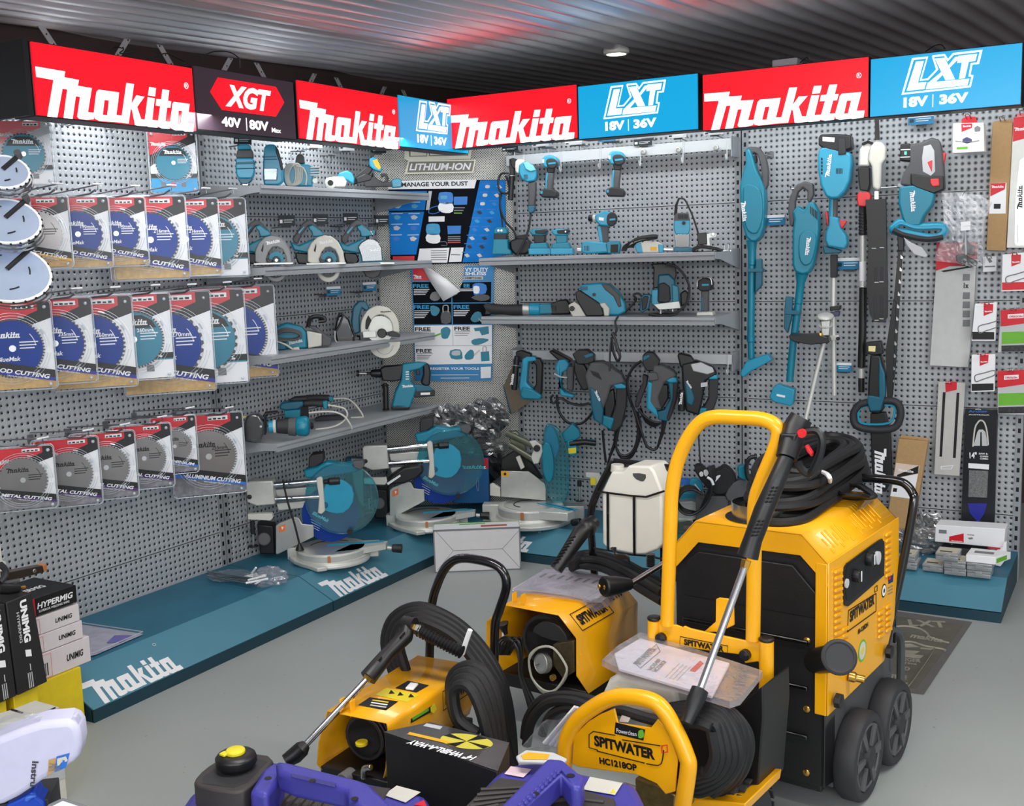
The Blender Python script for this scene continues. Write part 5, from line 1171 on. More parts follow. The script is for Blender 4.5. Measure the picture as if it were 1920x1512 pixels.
t.n('red_trigger',.003,'red trigger lever').e([(625,655),(640,660),(648,730),(636,740)],-.012,.02,REDP).e([(705,702),(750,710),(735,735),(720,755),(704,725)],-.012,.02,REDP)
t.n('handle_body',.008).e([(648,680),(700,690),(710,745),(745,790),(752,840),(735,870),(640,855),(625,820),(628,770),(645,730)],-.035,.07,TEALB).n('lower_clamp',.004).e([(612,850),(715,875),(710,892),(620,895)],-.025,.05,TEALD)
t.n('black_clamp',.003).e([(655,900),(692,900),(692,1030),(655,1030)],-.018,.036,RUB)
t.n('aluminium_shaft',.001); t.m.tube([t.P(674,1030),t.P(672,1240),t.P(678,1700)],.0115,ALUL,14)
t.n('shaft_clamp',.003).e([(652,1195),(712,1190),(708,1215),(652,1220)],-.025,.05,BLK).e([(655,1225),(705,1222),(702,1250),(655,1252)],-.022,.044,mat('slate_blue_plastic',(70,72,96),.5))
t.n('small_clamp',.002).e([(655,1360),(705,1358),(705,1385),(655,1388)],-.018,.036,ALUL).disc(700,1376,-.02,.008,BLK,.01).end()
# strimmer / line trimmer with guard
t = Tk('line_trimmer','line trimmer leaning behind the yellow frame, with black guard and grey shaft','line trimmer',wallat(1530,640,.2,10),None,kJ)
t.n('guard',.003).e([(420,1358),(500,1362),(580,1358),(640,1375),(650,1400),(545,1412),(450,1395),(425,1380)],-.08,.14,BLK)
t.n('head_spool',.003); t.m.lathe([(.02,0),(.036,.004),(.036,.012),(.02,.02)],t.P(628,1262),(0,-.35,1),ALUL,20)
t.n('gear_neck',.005).e([(600,1275),(655,1270),(650,1360),(605,1365)],-.02,.04,ALU).n('brass_nut',.002).cy((600,1345,-.03),(600,1370,-.03),.009,BRS,.012)
t.n('shaft',.001); t.m.tube([t.P(620,1400,-.02),t.P(580,1560,-.02),t.P(512,1850,-.04)],.010,ALUL,12)
t.n('top_wheel',.002); t.m.lathe([(.03,0),(.03,.004)],t.P(630,1300),(0,-.5,1),LGREY,20); t.end()
# pole saw
t = Tk('pole_saw','pole chainsaw with cream gearcase, red collar and black bar scabbard','pole saw',wallat(1625,450,.1,5),None,kJ)
t.n('top_strap',.001).e([(908,128),(930,128),(935,250),(908,245)],-.01,.012,BLK)
t.n('gearcase',.009).e([(820,300),(850,258),(885,246),(900,280),(880,330),(878,400),(812,400),(815,350)],-.03,.06,ALUL).e([(882,285),(910,255),(950,262),(970,290),(968,360),(945,385),(940,520),(925,540),(895,520),(890,400),(870,360)],-.045,.05,OFFW)
t.n('sprocket',0)
for i in range(8): t.disc(845+i*7,262+abs(i-4)*3,-.02,.006,BLK,.02,8)
t.n('black_collar',.004).e([(810,405),(878,405),(880,500),(870,540),(822,535),(815,480)],-.028,.056,BLK).n('red_collar',.005,'red locking collar').e([(806,560),(822,545),(872,545),(885,562),(882,600),(852,630),(812,625),(806,590)],-.03,.06,REDP)
t.n('rubber_grip',.001); t.m.tube([t.P(840,620),t.P(840,790)],.016,RUB,12)
for i in range(7): t.m.cyl(t.P(840,665+i*18),t.P(840,672+i*18),.0185,BLK)
t.n('shaft',.001); t.m.tube([t.P(840,790),t.P(840,1085)],.0135,ALUL,12); t.m.cyl(t.P(840,940),t.P(840,1050),.0145,WHT); t.m.lathe([(.024,0),(.024,.004)],t.P(840,1085),(0,0,1),STL,16)
t.n('lower_sleeve',.001); t.m.tube([t.P(842,1088),t.P(838,1350),t.P(832,1540)],.0165,BLK,12); t.m.cyl(t.P(832,1545),t.P(832,1600),.013,ALUL); t.m.cyl(t.P(832,1600),t.P(832,1680),.0135,BLK)
t.n('bar_tip',.001).e([(905,540),(930,540),(930,590),(905,590)],-.05,.004,STL)
t.n('scabbard',.004,'black bar cover').e([(855,588),(970,583),(975,850),(980,1100),(978,1255),(960,1285),(900,1280),(880,1240),(862,1100),(870,850)],-.062,.03,BLK)
for a,b in (((890,862),(960,858)),((905,1055),(958,1052)),((905,1270),(958,1262))): t.e([a,(a[0]+25,a[1]),(a[0]+25,a[1]+5),(a[0],a[1]+5)],-.0635,.002,LGREY).e([(b[0]-25,b[1]),b,(b[0],b[1]+5),(b[0]-25,b[1]+5)],-.0635,.002,LGREY)
for x in (905,940): t.e([(x,970),(x+16,970),(x+14,1045),(x,1045)],-.0635,.002,RUB).e([(x-5,1130),(x+14,1130),(x+12,1255),(x,1255)],-.0635,.002,RUB)
t.end()
# hedge trimmer, top right
t = Tk('hedge_trimmer','long hedge trimmer hanging blade down with teal guard and red levers','hedge trimmer',wallat(1722,380,.12,5),None,kJ)
t.n('battery',.006).e([(1052,272),(1110,268),(1112,372),(1048,368)],-.035,.07,BLK).n('battery_stripe',0).e([(1055,302),(1110,300),(1110,306),(1055,308)],-.0365,.002,WHT).e([(1052,345),(1108,343),(1108,348),(1052,350)],-.0365,.002,WHT).e([(1075,315),(1090,315),(1088,335),(1075,333)],-.0365,.002,mat('mint_print',(110,220,190),.5))
t.n('rear_handle',.009).e([(1100,275),(1170,262),(1230,234),(1275,250),(1292,320),(1300,420),(1305,530),(1230,545),(1160,520),(1050,505),(1065,450),(1105,380)],-.035,.07,RUBG)
t.n('handle_opening',.002).e([(1185,285),(1225,275),(1245,310),(1250,430),(1225,455),(1180,430),(1175,350)],-.0375,.004,LGREY)
t.n('red_lever',.003,'red safety lever').e([(1288,318),(1312,322),(1300,385),(1280,395)],-.02,.04,REDP).e([(1205,375),(1235,362),(1232,435)],-.04,.02,REDP)
t.n('dark_block',.005).e([(1110,440),(1215,455),(1300,455),(1300,530),(1240,555),(1140,520),(1110,500)],-.045,.08,BLK).n('red_clip',.003).e([(1222,470),(1272,468),(1275,510),(1235,515),(1222,495)],-.052,.02,REDP)
t.n('motor_body',.009).e([(1045,515),(1130,505),(1250,552),(1235,620),(1190,680),(1165,740),(1080,740),(1060,690),(1040,610)],-.045,.09,TEAL)
t.n('logo',0).lg(1105,540,1115,660,-.047)
t.n('hand_guard',.0,'loop hand guard'); t.m.tube(cr(t.L([(1020,740),(1060,715),(1150,740),(1290,740),(1298,780),(1240,805),(1120,785),(1020,765)],-.03),5,True),.014,TEALB,10,True,flat=1.3)
t.m.tube(cr(t.L([(1012,760),(1080,790),(1200,812),(1295,800)],-.04),5),.012,RUB,8)
t.n('grey_skid',.003).e([(1070,800),(1110,830),(1175,860),(1208,905),(1195,918),(1130,900),(1090,850)],-.05,.02,LGREY)
t.n('blade_mount',.003).e([(1035,790),(1075,790),(1072,880),(1040,880)],-.02,.03,BLK)
t.n('cutter_bar',.001).e([(1040,880),(1065,880),(1030,1500),(1010,1700),(985,1700),(1002,1300)],-.012,.012,BLK)
t.n('blade_teeth',0)
for i in range(11):
    y = 900+i*70; x = 1055-i*5.0; t.e([(x,y),(x+14,y+18),(x+8,y+26),(x-2,y+22)],-.015,.003,STL)
t.end()
# chainsaw head standing lower
t = Tk('chainsaw','second pole hedge tool with black hoop handle and white lettered bar below it','power tool',wallat(1645,740,.14,5),None,(1560,640,3.286))
t.n('battery_base',.005).e([(205,10),(300,0),(315,80),(255,90),(205,75)],-.03,.06,BLK).n('cream_label',0).e([(225,30),(268,30),(266,65),(225,62)],-.032,.002,mat('cream_label',(236,222,160),.5))
t.n('body',.008).e([(235,85),(300,90),(330,220),(325,330),(320,420),(290,450),(230,440),(218,380),(222,250)],-.035,.07,BLK).n('teal_shell',.006).e([(290,110),(325,200),(330,320),(300,430),(235,435),(215,380),(220,335),(290,345),(285,240)],-.045,.03,TEALD)
t.n('hoop_handle',0,'black hoop handle'); t.m.tube(cr(t.L([(190,385),(260,372),(370,368),(415,400),(420,470),(380,535),(250,545),(150,520),(132,450),(160,400)],-.02),5,True),.016,RUB,10,True)
t.m.tube(cr(t.L([(195,405),(365,395),(385,440),(350,505),(200,510),(165,480),(165,430)],-.02),4,True),.005,TEALB,6,True)
t.n('bar_sleeve',.004).e([(235,445),(330,440),(345,500),(360,560),(368,860),(330,930),(255,930),(240,700),(238,560)],-.02,.04,BLK)
t.n('logo',0); t.lg(262,660,262,950,-.022,asp=.9)
t.n('blade_shaft',.001).e([(330,60),(378,-260),(395,-240),(382,60),(370,370),(340,370)],-.012,.02,BLK).end()
# tickets in this bay
for x,y,w,h,lb in ((1430,404,.10,.045,'blue price ticket between the two stick vacuums'),(1569,484,.10,.05,'blue price ticket between brush cutter and pole saw'),(1703,216,.1,.042,'blue price ticket above the hedge trimmer, under the cyan sign'),(1562,680,.08,.04,'blue price ticket low beside the trimmer shaft')):
    ticket(WR,x,y,w,h,.06,False,lb)
for x,y,x2,y2,i in ((1445,293,1390,283,0),(1520,355,1468,357,1),(1690,353,1625,350,2)):
    m = MB(); f = wallat(x,y,0,0); q = f.Y(x2,y2,-.12); e = V((0,-.1,.002)); m.tube([V((0,-.002,0)),e,V((q.x*.6,-.12,0)),V((q.x*.6,-.13,.012))],.0035,WIRE,8); m.b(-.015,.015,-.004,-.001,-.01,.02,WIRE)
    S1(m,'tool_hook','bent zinc tool hook holding the %s' % ('first stick vacuum','second stick vacuum','pole saw and hedge trimmer')[i],'hook',f,'bent tool hooks on the right wall')
# ---- packages hanging at the right end
def pbox(label,pts,dep,th,mt,items=(),name='hanging_package',cat='package',bevel=.002,yaw=0,tab=None,hookl=True,c=None,gr='packages at the right end'):
    x0 = sum(p[0] for p in pts)/len(pts); y0 = sum(p[1] for p in pts)/len(pts)
    t = Tk(name,label,cat,wallat(x0,y0,dep,yaw),gr,(0,0,1))
    t.n('carton' if mt is not CLR else 'sleeve',bevel).e(pts,0,th,mt); y = -.0008
    if items:
        t.n('printed_front',0)
        for k,it in enumerate(items):
            if it[0] == 'p': t.e(it[1],y-.0002*k,.0004,it[2])
            elif it[0] == 'x':
                a,b_ = t.P(it[2],it[3],y-.0002*k-.0006),t.P(it[4],it[5],y-.0002*k-.0006); t.m.text(it[1],a,b_-a,V((-(b_-a).z,0,(b_-a).x)),(b_-a).length,it[6],it[7],.03)
            elif it[0] == 'l': t.lg(it[1],it[2],it[3],it[4],y-.0002*k-.0006,it[5],asp=.8)
            elif it[0] == 't': t.tu(it[1],it[2],it[3],y-.0002*k-.001,5,3,it[4] if len(it) > 4 else False)
    if tab: t.n('hang_tab',.001).e(tab[0],.001,.003,tab[1])
    if hookl:
        q = tab[0] if tab else pts; X = sum(p[0] for p in q)/len(q); Yt = min(p[1] for p in q)
        p = t.P(X,Yt+4,0); t.n('wire_hook',0)
        for s in (-.008,.008): t.m.tube([V((p.x+s,dep-.003,p.z+.005)),V((p.x+s,0,p.z)),V((p.x+s,-.05,p.z+.012))],.0022,WIRE,6)
        t.m.tube([V((p.x-.008,-.05,p.z+.012)),V((p.x+.008,-.05,p.z+.012))],.0022,WIRE,6)
    return t.end() and t
pk = lambda pts,o=(1340,180),s=3.024: [(o[0]+x/s,o[1]+y/s) for x,y in pts]
t = pbox('white trimmer head box with red hang tab, top right',pk([(1352,155),(1525,150),(1530,315),(1348,325)]),.14,.06,WHT,[('p',pk([(1398,158),(1460,156),(1460,180),(1400,205)]),RED),('l',*pk([(1405,178)])[0],*pk([(1455,174)])[0],WHT),
  ('p',pk([(1405,245),(1430,232),(1458,245),(1458,262),(1430,270),(1405,262)]),mat('indigo_print',(70,70,110),.5)),('p',pk([(1372,290),(1435,287),(1435,300),(1372,303)]),GREEN),('t',pk([(1365,255),(1430,262),(1500,252)]),.0012,GREY),('p',pk([(1472,180),(1490,168),(1508,180),(1505,200),(1475,203)]),GREY)],tab=(pk([(1398,155),(1405,128),(1430,115),(1480,118),(1490,150)]),REDP))
t = pbox('tall brown cardboard sleeve with makers label, top right',pk([(1575,150),(1690,148),(1685,300),(1650,880),(1540,875)]),.05,.025,KRAFT,[('p',pk([(1565,495),(1655,492),(1650,667),(1557,668)]),WHT),('p',pk([(1565,496),(1650,493),(1645,530),(1563,570)]),RED),('l',*pk([(1568,523)])[0],*pk([(1640,520)])[0],WHT),('p',pk([(1583,612),(1622,612),(1620,640),(1582,640)]),INK)],tab=(pk([(1578,152),(1582,145),(1685,130),(1690,150)]),KRAFT))
t = pbox('silver guide bar on white card with red top, at the right frame edge',pk([(1695,120),(1780,110),(1780,862),(1655,862)]),.06,.02,mat('pearl_card',(222,222,216),.4),[('p',pk([(1695,122),(1780,112),(1780,235),(1690,260)]),RED),('l',*pk([(1698,200)])[0],*pk([(1800,190)])[0],WHT),('p',pk([(1730,365),(1752,350),(1790,350),(1790,850),(1710,850),(1700,835),(1705,600)]),mat('silver_bar_print',(200,202,204),.25,.6)),('p',pk([(1715,735),(1722,730),(1722,830),(1714,830)]),WHT),('l',*pk([(1745,640)])[0],*pk([(1745,505)])[0],INK)],tab=(pk([(1715,100),(1780,95),(1780,115),(1712,122)]),PINK))
t = pbox('grey hedge blade box with 1x mark, hanging below the film bag',pk([(1255,965),(1480,965),(1470,1200),(1438,1540),(1218,1530)]),.05,.03,mat('pale_grey_carton',(196,197,196),.5),[('p',pk([(1255,930),(1480,925),(1350,960),(1255,992)]),RED),('p',pk([(1282,992),(1480,960),(1480,968),(1300,1000)]),INK),('x','1x',*pk([(1412,1090)])[0],*pk([(1440,1090)])[0],.022,INK)] + [('p',pk([(1408,1010+i*52),(1448,1010+i*52),(1446,1048+i*52),(1406,1048+i*52)]),(GREY if i != 1 else WHT)) for i in (0,2,3,4,5)],tab=(pk([(1258,832),(1490,830),(1485,965),(1258,965)]),mat('red_card_behind_film',(176,40,58),.45)))
# film bag with trimmer part
t = Tk('parts_bag','clear plastic bag of small dark parts hanging under the hedge trimmer','bag',wallat(1795,420,.12,0),None,kJ)
t.n('film',.0).e([(1285,545),(1400,550),(1500,560),(1565,600),(1530,700),(1520,800),(1525,960),(1470,975),(1380,950),(1240,935),(1290,800),(1300,700)],-.03,.05,BAG)
t.n('dark_parts',.004).e([(1365,905),(1405,895),(1490,940),(1485,968),(1430,970),(1370,940)],-.02,.03,BLK).e([(1415,780),(1440,840),(1470,850),(1475,905),(1440,900),(1400,880)],-.01,.02,RUBG)
t.n('part_sticker',0).e([(1395,715),(1450,710),(1452,735),(1395,742)],-.034,.001,WHT).e([(1395,742),(1450,738),(1450,760),(1395,765)],-.034,.001,WHT)
t.n('pin',0); t.m.cyl(t.P(1415,600,-.01),t.P(1425,900,-.01),.0035,LGREY,seg=8)
t.n('wire_hook',0); a = t.P(1405,552,-.03); t.m.tube([V((a.x,.115,a.z+.02)),V((a.x,0,a.z)),a],.0025,WIRE,6); t.end()
t = pbox('small white tag card hanging alone in the pegboard gap',pk([(1520,912),(1598,908),(1598,995),(1520,1000)]),.03,.004,WHT,[('p',pk([(1545,925),(1560,918),(1575,940),(1558,948)]),GREY),('p',pk([(1530,965),(1590,963),(1590,970),(1530,972)]),GREY)])
def chainbox(label,o,s,P,band=INK,dep=.12):
    q = lambda pts: pk(pts,o,s)
    return pbox(label,q(P),dep,.03,WHT,[('p',q([(P[0][0]+50,P[0][1]+2),(P[0][0]+105,P[0][1]),(P[0][0]+102,P[0][1]+48),(P[0][0]+50,P[0][1]+68)]),RED),('l',*q([(P[0][0]+54,P[0][1]+48)])[0],*q([(P[0][0]+100,P[0][1]+44)])[0],WHT),
      ('t',q([(P[0][0]+20,P[0][1]+150),(P[0][0]+25,P[0][1]+125),(P[0][0]+80,P[0][1]+110),(P[0][0]+140,P[0][1]+95),(P[0][0]+140,P[0][1]+125),(P[0][0]+70,P[0][1]+150),(P[0][0]+30,P[0][1]+165)]),.0022,GREY,True),('p',q([(P[3][0]+5,P[3][1]-52),(P[2][0]-5,P[2][1]-50),(P[2][0]-5,P[2][1]-8),(P[3][0]+5,P[3][1]-8)]),band)],
      tab=(q([(P[0][0]+30,P[0][1]+2),(P[0][0]+35,P[0][1]-8),(P[0][0]+110,P[0][1]-10),(P[0][0]+110,P[0][1]+2)]),REDP))
chainbox('white saw chain box with red band, at the frame edge',(1340,180),3.024,[(1632,900),(1780,885),(1780,1105),(1625,1110)],RED)
chainbox('white saw chain box with black band, upper of two',(1340,180),3.024,[(1475,1180),(1600,1170),(1590,1390),(1455,1390)])
chainbox('white saw chain box with black band, lower of two',(1560,640),3.286,[(860,85),(1005,80),(1000,310),(855,315)])
def chainbag(label,o,s,pts):
    q = lambda P: pk(P,o,s); (xa,ya),(xb,yb),(xc,yc),(xd,yd) = pts; h = yd-ya
    return pbox(label,q(pts),.10,.02,LGREY,[('p',q([(xa,ya),(xb,yb),(xb,ya+h*.3),(xa+h*.1,ya+h*.38),(xa,ya+h*.38)]),RED),('p',q([(xa+40,ya+h*.10),(xa+130,ya+h*.08),(xa+130,ya+h*.18),(xa+40,ya+h*.2)]),WHT),('x','OREGON',*q([(xa+48,ya+h*.175)])[0],*q([(xa+122,ya+h*.17)])[0],.008,RED),
        ('p',q([(xa+6,ya+h*.52),(xb,ya+h*.50),(xb,ya+h*.78),(xa+6,ya+h*.80)]),GREEN),('p',q([(xa+4,ya+h*.84),(xb,ya+h*.82),(xb,yd-6),(xa+4,yd-4)]),mat('chain_links',(60,60,62),.4,.5,noise=.6,nscale=120))])
chainbag('red, white and green saw chain bag, upper one of two',(1340,180),3.024,[(1622,1215),(1780,1205),(1780,1450),(1605,1455)])
chainbag('red, white and green saw chain bag, lower one of two',(1560,640),3.286,[(1020,185),(1190,175),(1190,455),(1020,450)])
t = pbox('pale grey card holding two long black blades, lower right wall',pk([(655,250),(822,258),(785,832),(628,822)],(1560,640),3.286),.05,.012,mat('light_grey_blister_card',(192,190,186),.45),
  [('p',pk(P,(1560,640),3.286),m_) for P,m_ in (([(697,248),(770,250),(768,300),(700,315)],RED),([(683,315),(700,315),(678,712),(662,712)],BLK),([(768,318),(785,318),(762,720),(745,720)],BLK),([(670,770),(748,765),(735,790),(670,790)],WHT),([(676,774),(742,769),(732,786),(676,786)],LGREY))])
t = pbox('tall black chain combo card reading 14 with bar nose on top',pk([(820,415),(1022,425),(1000,1125),(795,1118)],(1560,640),3.286),.06,.02,mat('black_glossy_card',(34,36,40),.3),
  [('x','Archer',*pk([(840,440)],(1560,640),3.286)[0],*pk([(960,440)],(1560,640),3.286)[0],.010,SKY),('x','AUSTRALIA',*pk([(842,456)],(1560,640),3.286)[0],*pk([(970,458)],(1560,640),3.286)[0],.004,WHT)] +
  [('p',pk(P,(1560,640),3.286),m_) for P,m_ in (([(895,560),(905,545),(930,545),(945,560),(962,645),(872,645)],LGREY),([(914,560),(922,560),(924,645),(912,645)],INK),([(840,752),(968,760),(966,792),(840,782)],WHT),([(845,795),(962,800),(955,965),(840,960)],mat('grey_chain_pile',(110,112,112),.5,noise=.5,nscale=150)),([(835,1000),(955,1000),(940,1060),(900,1120),(850,1060)],RBL))] +
  [('t',pk([(868,650),(880,540),(900,500),(918,488),(940,505),(955,560),(962,640)],(1560,640),3.286),.0035,OFFW),('x','14"',*pk([(848,722)],(1560,640),3.286)[0],*pk([(893,722)],(1560,640),3.286)[0],.026,WHT),('x','SAW &',*pk([(905,698)],(1560,640),3.286)[0],*pk([(960,700)],(1560,640),3.286)[0],.007,WHT),('x','CHAIN',*pk([(912,714)],(1560,640),3.286)[0],*pk([(962,716)],(1560,640),3.286)[0],.007,WHT),('x','COMBO',*pk([(912,729)],(1560,640),3.286)[0],*pk([(962,731)],(1560,640),3.286)[0],.007,WHT)])
# leaning kraft box standing on the plinth
t = Tk('cardboard_sleeve','tall kraft cardboard sleeve leaning on the wall behind the big yellow machine','box',wallat(1700,960,.12,0),None,(1560,640,3.286))
t.n('carton',.003).e([(410,600),(590,620),(500,1160),(330,1160)],-.02,.04,KRAFT).n('top_flap',.001).e([(425,578),(595,598),(588,640),(410,610)],.005,.004,KRAFT).n('slot',0).e([(485,603),(530,606),(528,614),(485,611)],.0035,.001,INK)
t.n('label',0).e([(395,750),(540,768),(500,975),(358,955)],-.0208,.0006,mat('pale_label',(220,200,186),.5)).e([(400,825),(535,768),(530,815),(400,842)],-.0214,.0006,INK).e([(385,845),(530,820),(500,972),(360,955)],-.0218,.0006,WHT).e([(378,905),(402,908),(398,930),(374,928)],-.0222,.0006,INK); t.lg(402,800,505,812,-.0222,asp=.6).end()
# ================================================================== THINGS ON THE PLINTHS
DK = .1285
GUA = clear('teal_clear_guard',tint=(150,228,236),glossy=.12,milky=.05)
def lump(m,c,r,mt,amp=.18,seed=1,seg=22,rings=14,fr=2.4):
    from mathutils import noise as NZ
    c = V(c); vs = []; fs = []
    for i in range(rings+1):
        t = PI*i/rings
        for k in range(seg):
            a = 2*PI*k/seg; d = V((math.sin(t)*math.cos(a),math.sin(t)*math.sin(a),math.cos(t)))
            s = 1+amp*NZ.noise(d*fr+V((seed*7.1,0,0)))+amp*.7*NZ.noise(d*fr*3+V((0,seed*3.3,0)))
            vs.append(c+V((d.x*r[0],d.y*r[1],d.z*r[2]))*s)
    for i in range(rings):
        for k in range(seg): l = (k+1) % seg; fs.append((i*seg+k,(i+1)*seg+k,(i+1)*seg+l,i*seg+l))
    m.add(vs,fs,mt)
def mitre(label,f,k,mp,dx=0):
    t = Tk('mitre_saw',label,'mitre saw',f,'sliding mitre saws on the plinths',k)
    q = lambda P: [mp(*p[:2])+tuple(p[2:]) for p in P]; e = lambda P,y,th,m,sm=0: t.e(q(P),y,th,m,sm)
    R_ = .158; t.n('base_casting',.004); t.m.lathe([(R_*1.03,0),(R_*1.05,.012),(R_*1.0,.02),(R_*1.0,.03)],(dx,0,.0),Z_,ALUL,40)
    for sx in (-1,1): t.m.b(dx+sx*.13-.07,dx+sx*.13+.07,.02,.10,.0,.055,ALUL)
    t.n('turntable',.002); t.m.lathe([(R_*.96,.03),(R_*.98,.054),(R_*.94,.06),(R_*.5,.06)],(dx,0,0),Z_,ALUL,40); t.m.lathe([(R_*.9,.06),(R_*.9,.061),(.001,.061)],(dx,0,0),Z_,ALU,40)
    t.m.tube([V((dx+R_*.62*math.cos(a),R_*.62*math.sin(a),.0612)) for a in [.9+.12*i for i in range(18)]],.0022,INK,5)
    t.n('orange_pointer',.0); t.m.b(dx+.0,dx+.013,-R_*1.0,-R_*.985,.03,.058,COPPER)
    t.n('table_arm',.004); t.m.slab([V((dx+.02,-.10,.036)),V((dx+.10,-.08,.036)),V((dx+.235,-.0,.036)),V((dx+.24,.05,.036)),V((dx+.10,.05,.036))],(0,0,.025),ALUL)
    for o in (0,.014): t.m.slab([V((dx-.02,.0+o*1.2,.0615)),V((dx-.02,.012+o*1.2,.0615)),V((dx+.225,.038+o*1.2,.0615)),V((dx+.225,.028+o*1.2,.0615))],(0,0,.002),TEALB)
    t.n('lock_knob',.002,'black ribbed lock knob'); t.m.cyl((dx+.24,.01,.04),(dx+.262,.008,.038),.010,ALU); t.m.cyl((dx+.262,.008,.038),(dx+.305,.004,.036),.017,BLK,.020,12)
    t.n('front_foot',.004); t.m.slab([V((dx-.19,-.01,.008)),V((dx-.15,-.09,.008)),V((dx-.04,-.19,.0)),V((dx-.0,-.175,.0)),V((dx-.06,-.07,.008))],(0,0,.018),ALUL)
    t.n('left_fence',.003); e([(288,508),(305,495),(375,468),(395,472),(410,500),(462,505),(465,560),(300,640),(288,640)],.02,.012,ALU)
    t.n('fence_sticker',0); e([(302,512),(332,500),(333,530),(303,540)],.018,.002,mat('orange_sticker',(235,120,60),.5)); e([(313,512),(325,514),(318,528)],.017,.002,WHT)
    t.n('rear_column',.008); e([(68,360),(150,360),(160,440),(155,640),(95,648),(72,560)],.12,.05,TEALD); e([(92,362),(152,362),(158,480),(160,600),(130,560),(102,470)],.10,.02,ALU)
    t.n('pivot_block',.006); e([(200,500),(275,510),(285,640),(215,640)],.06,.08,BLK); t.m.cyl(t.P(*mp(235,570),.05),t.P(*mp(235,570),.08),.03,RUBG)
    t.n('rail_block',.008); e([(150,312),(165,303),(275,300),(278,350),(285,410),(200,418),(155,400)],.0,.07,ALUL); t.disc(*mp(168,374),-.002,.010,BLK,.012)
    t.n('slide_rail',0); t.m.cyl(t.P(*mp(275,320),.02),t.P(*mp(495,300),.02),.012,CHR); t.n('slide_rail',0); t.m.cyl(t.P(*mp(280,385),.02),t.P(*mp(500,372),.02),.011,CHR)
    t.n('gear_arm',.005); e([(285,340),(480,325),(485,365),(400,395),(290,372)],.05,.03,ALU); e([(290,405),(470,390),(478,420),(300,440)],.05,.03,ALUL)
    t.n('end_bracket',.004); e([(475,290),(492,282),(503,290),(508,340),(516,440),(500,456),(482,450),(488,380),(478,320)],-.005,.03,OFFW)
    t.n('end_knob',.003); a = t.P(*mp(510,305),.01); b = t.P(*mp(585,300),.01); t.m.tube([a,a.lerp(b,.3),a.lerp(b,.35),b],[.010,.012,.017,.016],BLK,12)
    t.n('motor',.006,'dark motor block'); e([(440,192),(455,180),(505,175),(508,215),(470,240),(438,240)],.06,.08,RUB)
    t.n('teal_head',.008); e([(415,252),(480,238),(520,215),(600,225),(690,212),(696,235),(660,262),(520,285),(425,290)],.02,.07,TEAL)
    t.n('grip',.004); e([(640,212),(692,208),(698,232),(680,250),(650,240)],.0,.05,RUBG)
    cx,cy = mp(595,378); c = t.P(cx,cy,.03); rr = (t.P(cx,cy-164*mp.k,.03)-c).length
    t.n('blade',0,'blue blade disc'); c2 = t.P(*mp(540,455),.045); t.m.lathe([(rr*.78,0),(rr*.78,.002)],c2,(0,-1,0),BLU,40)
    a = t.P(*mp(455,455),.041); b = t.P(*mp(530,495),.041); ux = (b-a).normalized(); t.m.text('BlueMak',a,ux,V((-ux.z,0,ux.x)),(b-a).length,.017,WHT,.02,.2)
    for i in range(4): a = t.P(*mp(450+i*2,478+i*12),.041); t.m.tube([a,a+ux*(.05-.005*i)],.001,WHT,4)
    t.n('inner_guard',.004); e([(520,310),(575,290),(640,330),(645,400),(600,450),(540,448),(495,425),(500,390)],.01,.02,TEALB,2); t.disc(*mp(515,412),.008,.014,TEALD,.006)
    t.n('clear_guard',0); t.m.lathe([(rr*.99,.0),(rr,.004),(rr,.024),(rr*.96,.03),(0,.032)],c+V((0,.012,0)),(0,-1,.0),GUA,48); t.m.tube([c+V((math.cos(a)*rr,-.018,math.sin(a)*rr)) for a in [2*PI*i/48 for i in range(48)]],.0018,GUA,5,True)
    t.n('guard_knob',.0); t.disc(*mp(632,532),-.0,.012,BLK,.02)
    t.n('clamp',.003); e([(158,455),(270,452),(276,470),(265,485),(160,480)],-.05,.03,OFFW); a = t.P(*mp(180,485),-.035); b = t.P(*mp(183,545),-.035); t.m.cyl(a,b,.010,BLK); d = t.P(*mp(185,605),-.035); t.m.cyl(b,d,.005,STL); t.m.lathe([(.024,0),(.024,.005),(.01,.008)],d,Z_,BLK,18)
    t.end(); return t
class Mp:
    def __init__(s,ax,ay,bx,by,k,ky=None): s.a = (ax,ay); s.b = (bx,by); s.k = k; s.ky = ky or k
    def __call__(s,x,y): return (s.b[0]+(x-s.a[0])*s.k,s.b[1]+(y-s.a[1])*s.ky)
k1 = (400,780,2.464)
c_ = W0.Z(400+548/2.464,780+603/2.464,DK+.06)
f1 = Fr(c_.x,c_.y,DK,32)
t = mitre('sliding mitre saw with black plug resting on its table, nearest the blade packs',f1,k1,Mp(0,0,0,0,1),.0)
m = Tk('power_plug','black plug standing on the nearest mitre saw table, cord going up','plug',f1,None,k1)
m.n('plug',.001); a = m.P(398,600,-.05); m.m.lathe([(.019,0),(.017,.006),(.009,.022),(.006,.03)],V((a.x,a.y,.0625)),Z_,BLK,18); m.n('cord',0); m.m.tube(cr([V((a.x,a.y,.09))]+m.L([(375,500),(350,420),(330,340),(322,295)],-.05),5),.0045,BLK,8); m.end()
c_ = W0.Z(400+985/2.464,780+452/2.464,DK+.06)
f2 = Fr(c_.x,c_.y,DK,32)
mitre('sliding mitre saw second from the left, behind the first one',f2,k1,Mp(490,285,1000,120,.92,1.0),.0)
m = Tk('dust_bag','black dust bag with zip hanging under the second mitre saw rails','dust bag',f2,None,k1)
m.n('bag',.01).e([(790,310),(830,270),(880,240),(960,228),(972,260),(940,290),(880,315),(810,320)],-.03,.07,BLK).n('zip',0).e([(800,312),(862,272),(866,280),(808,320)],-.034,.003,WHT).end()
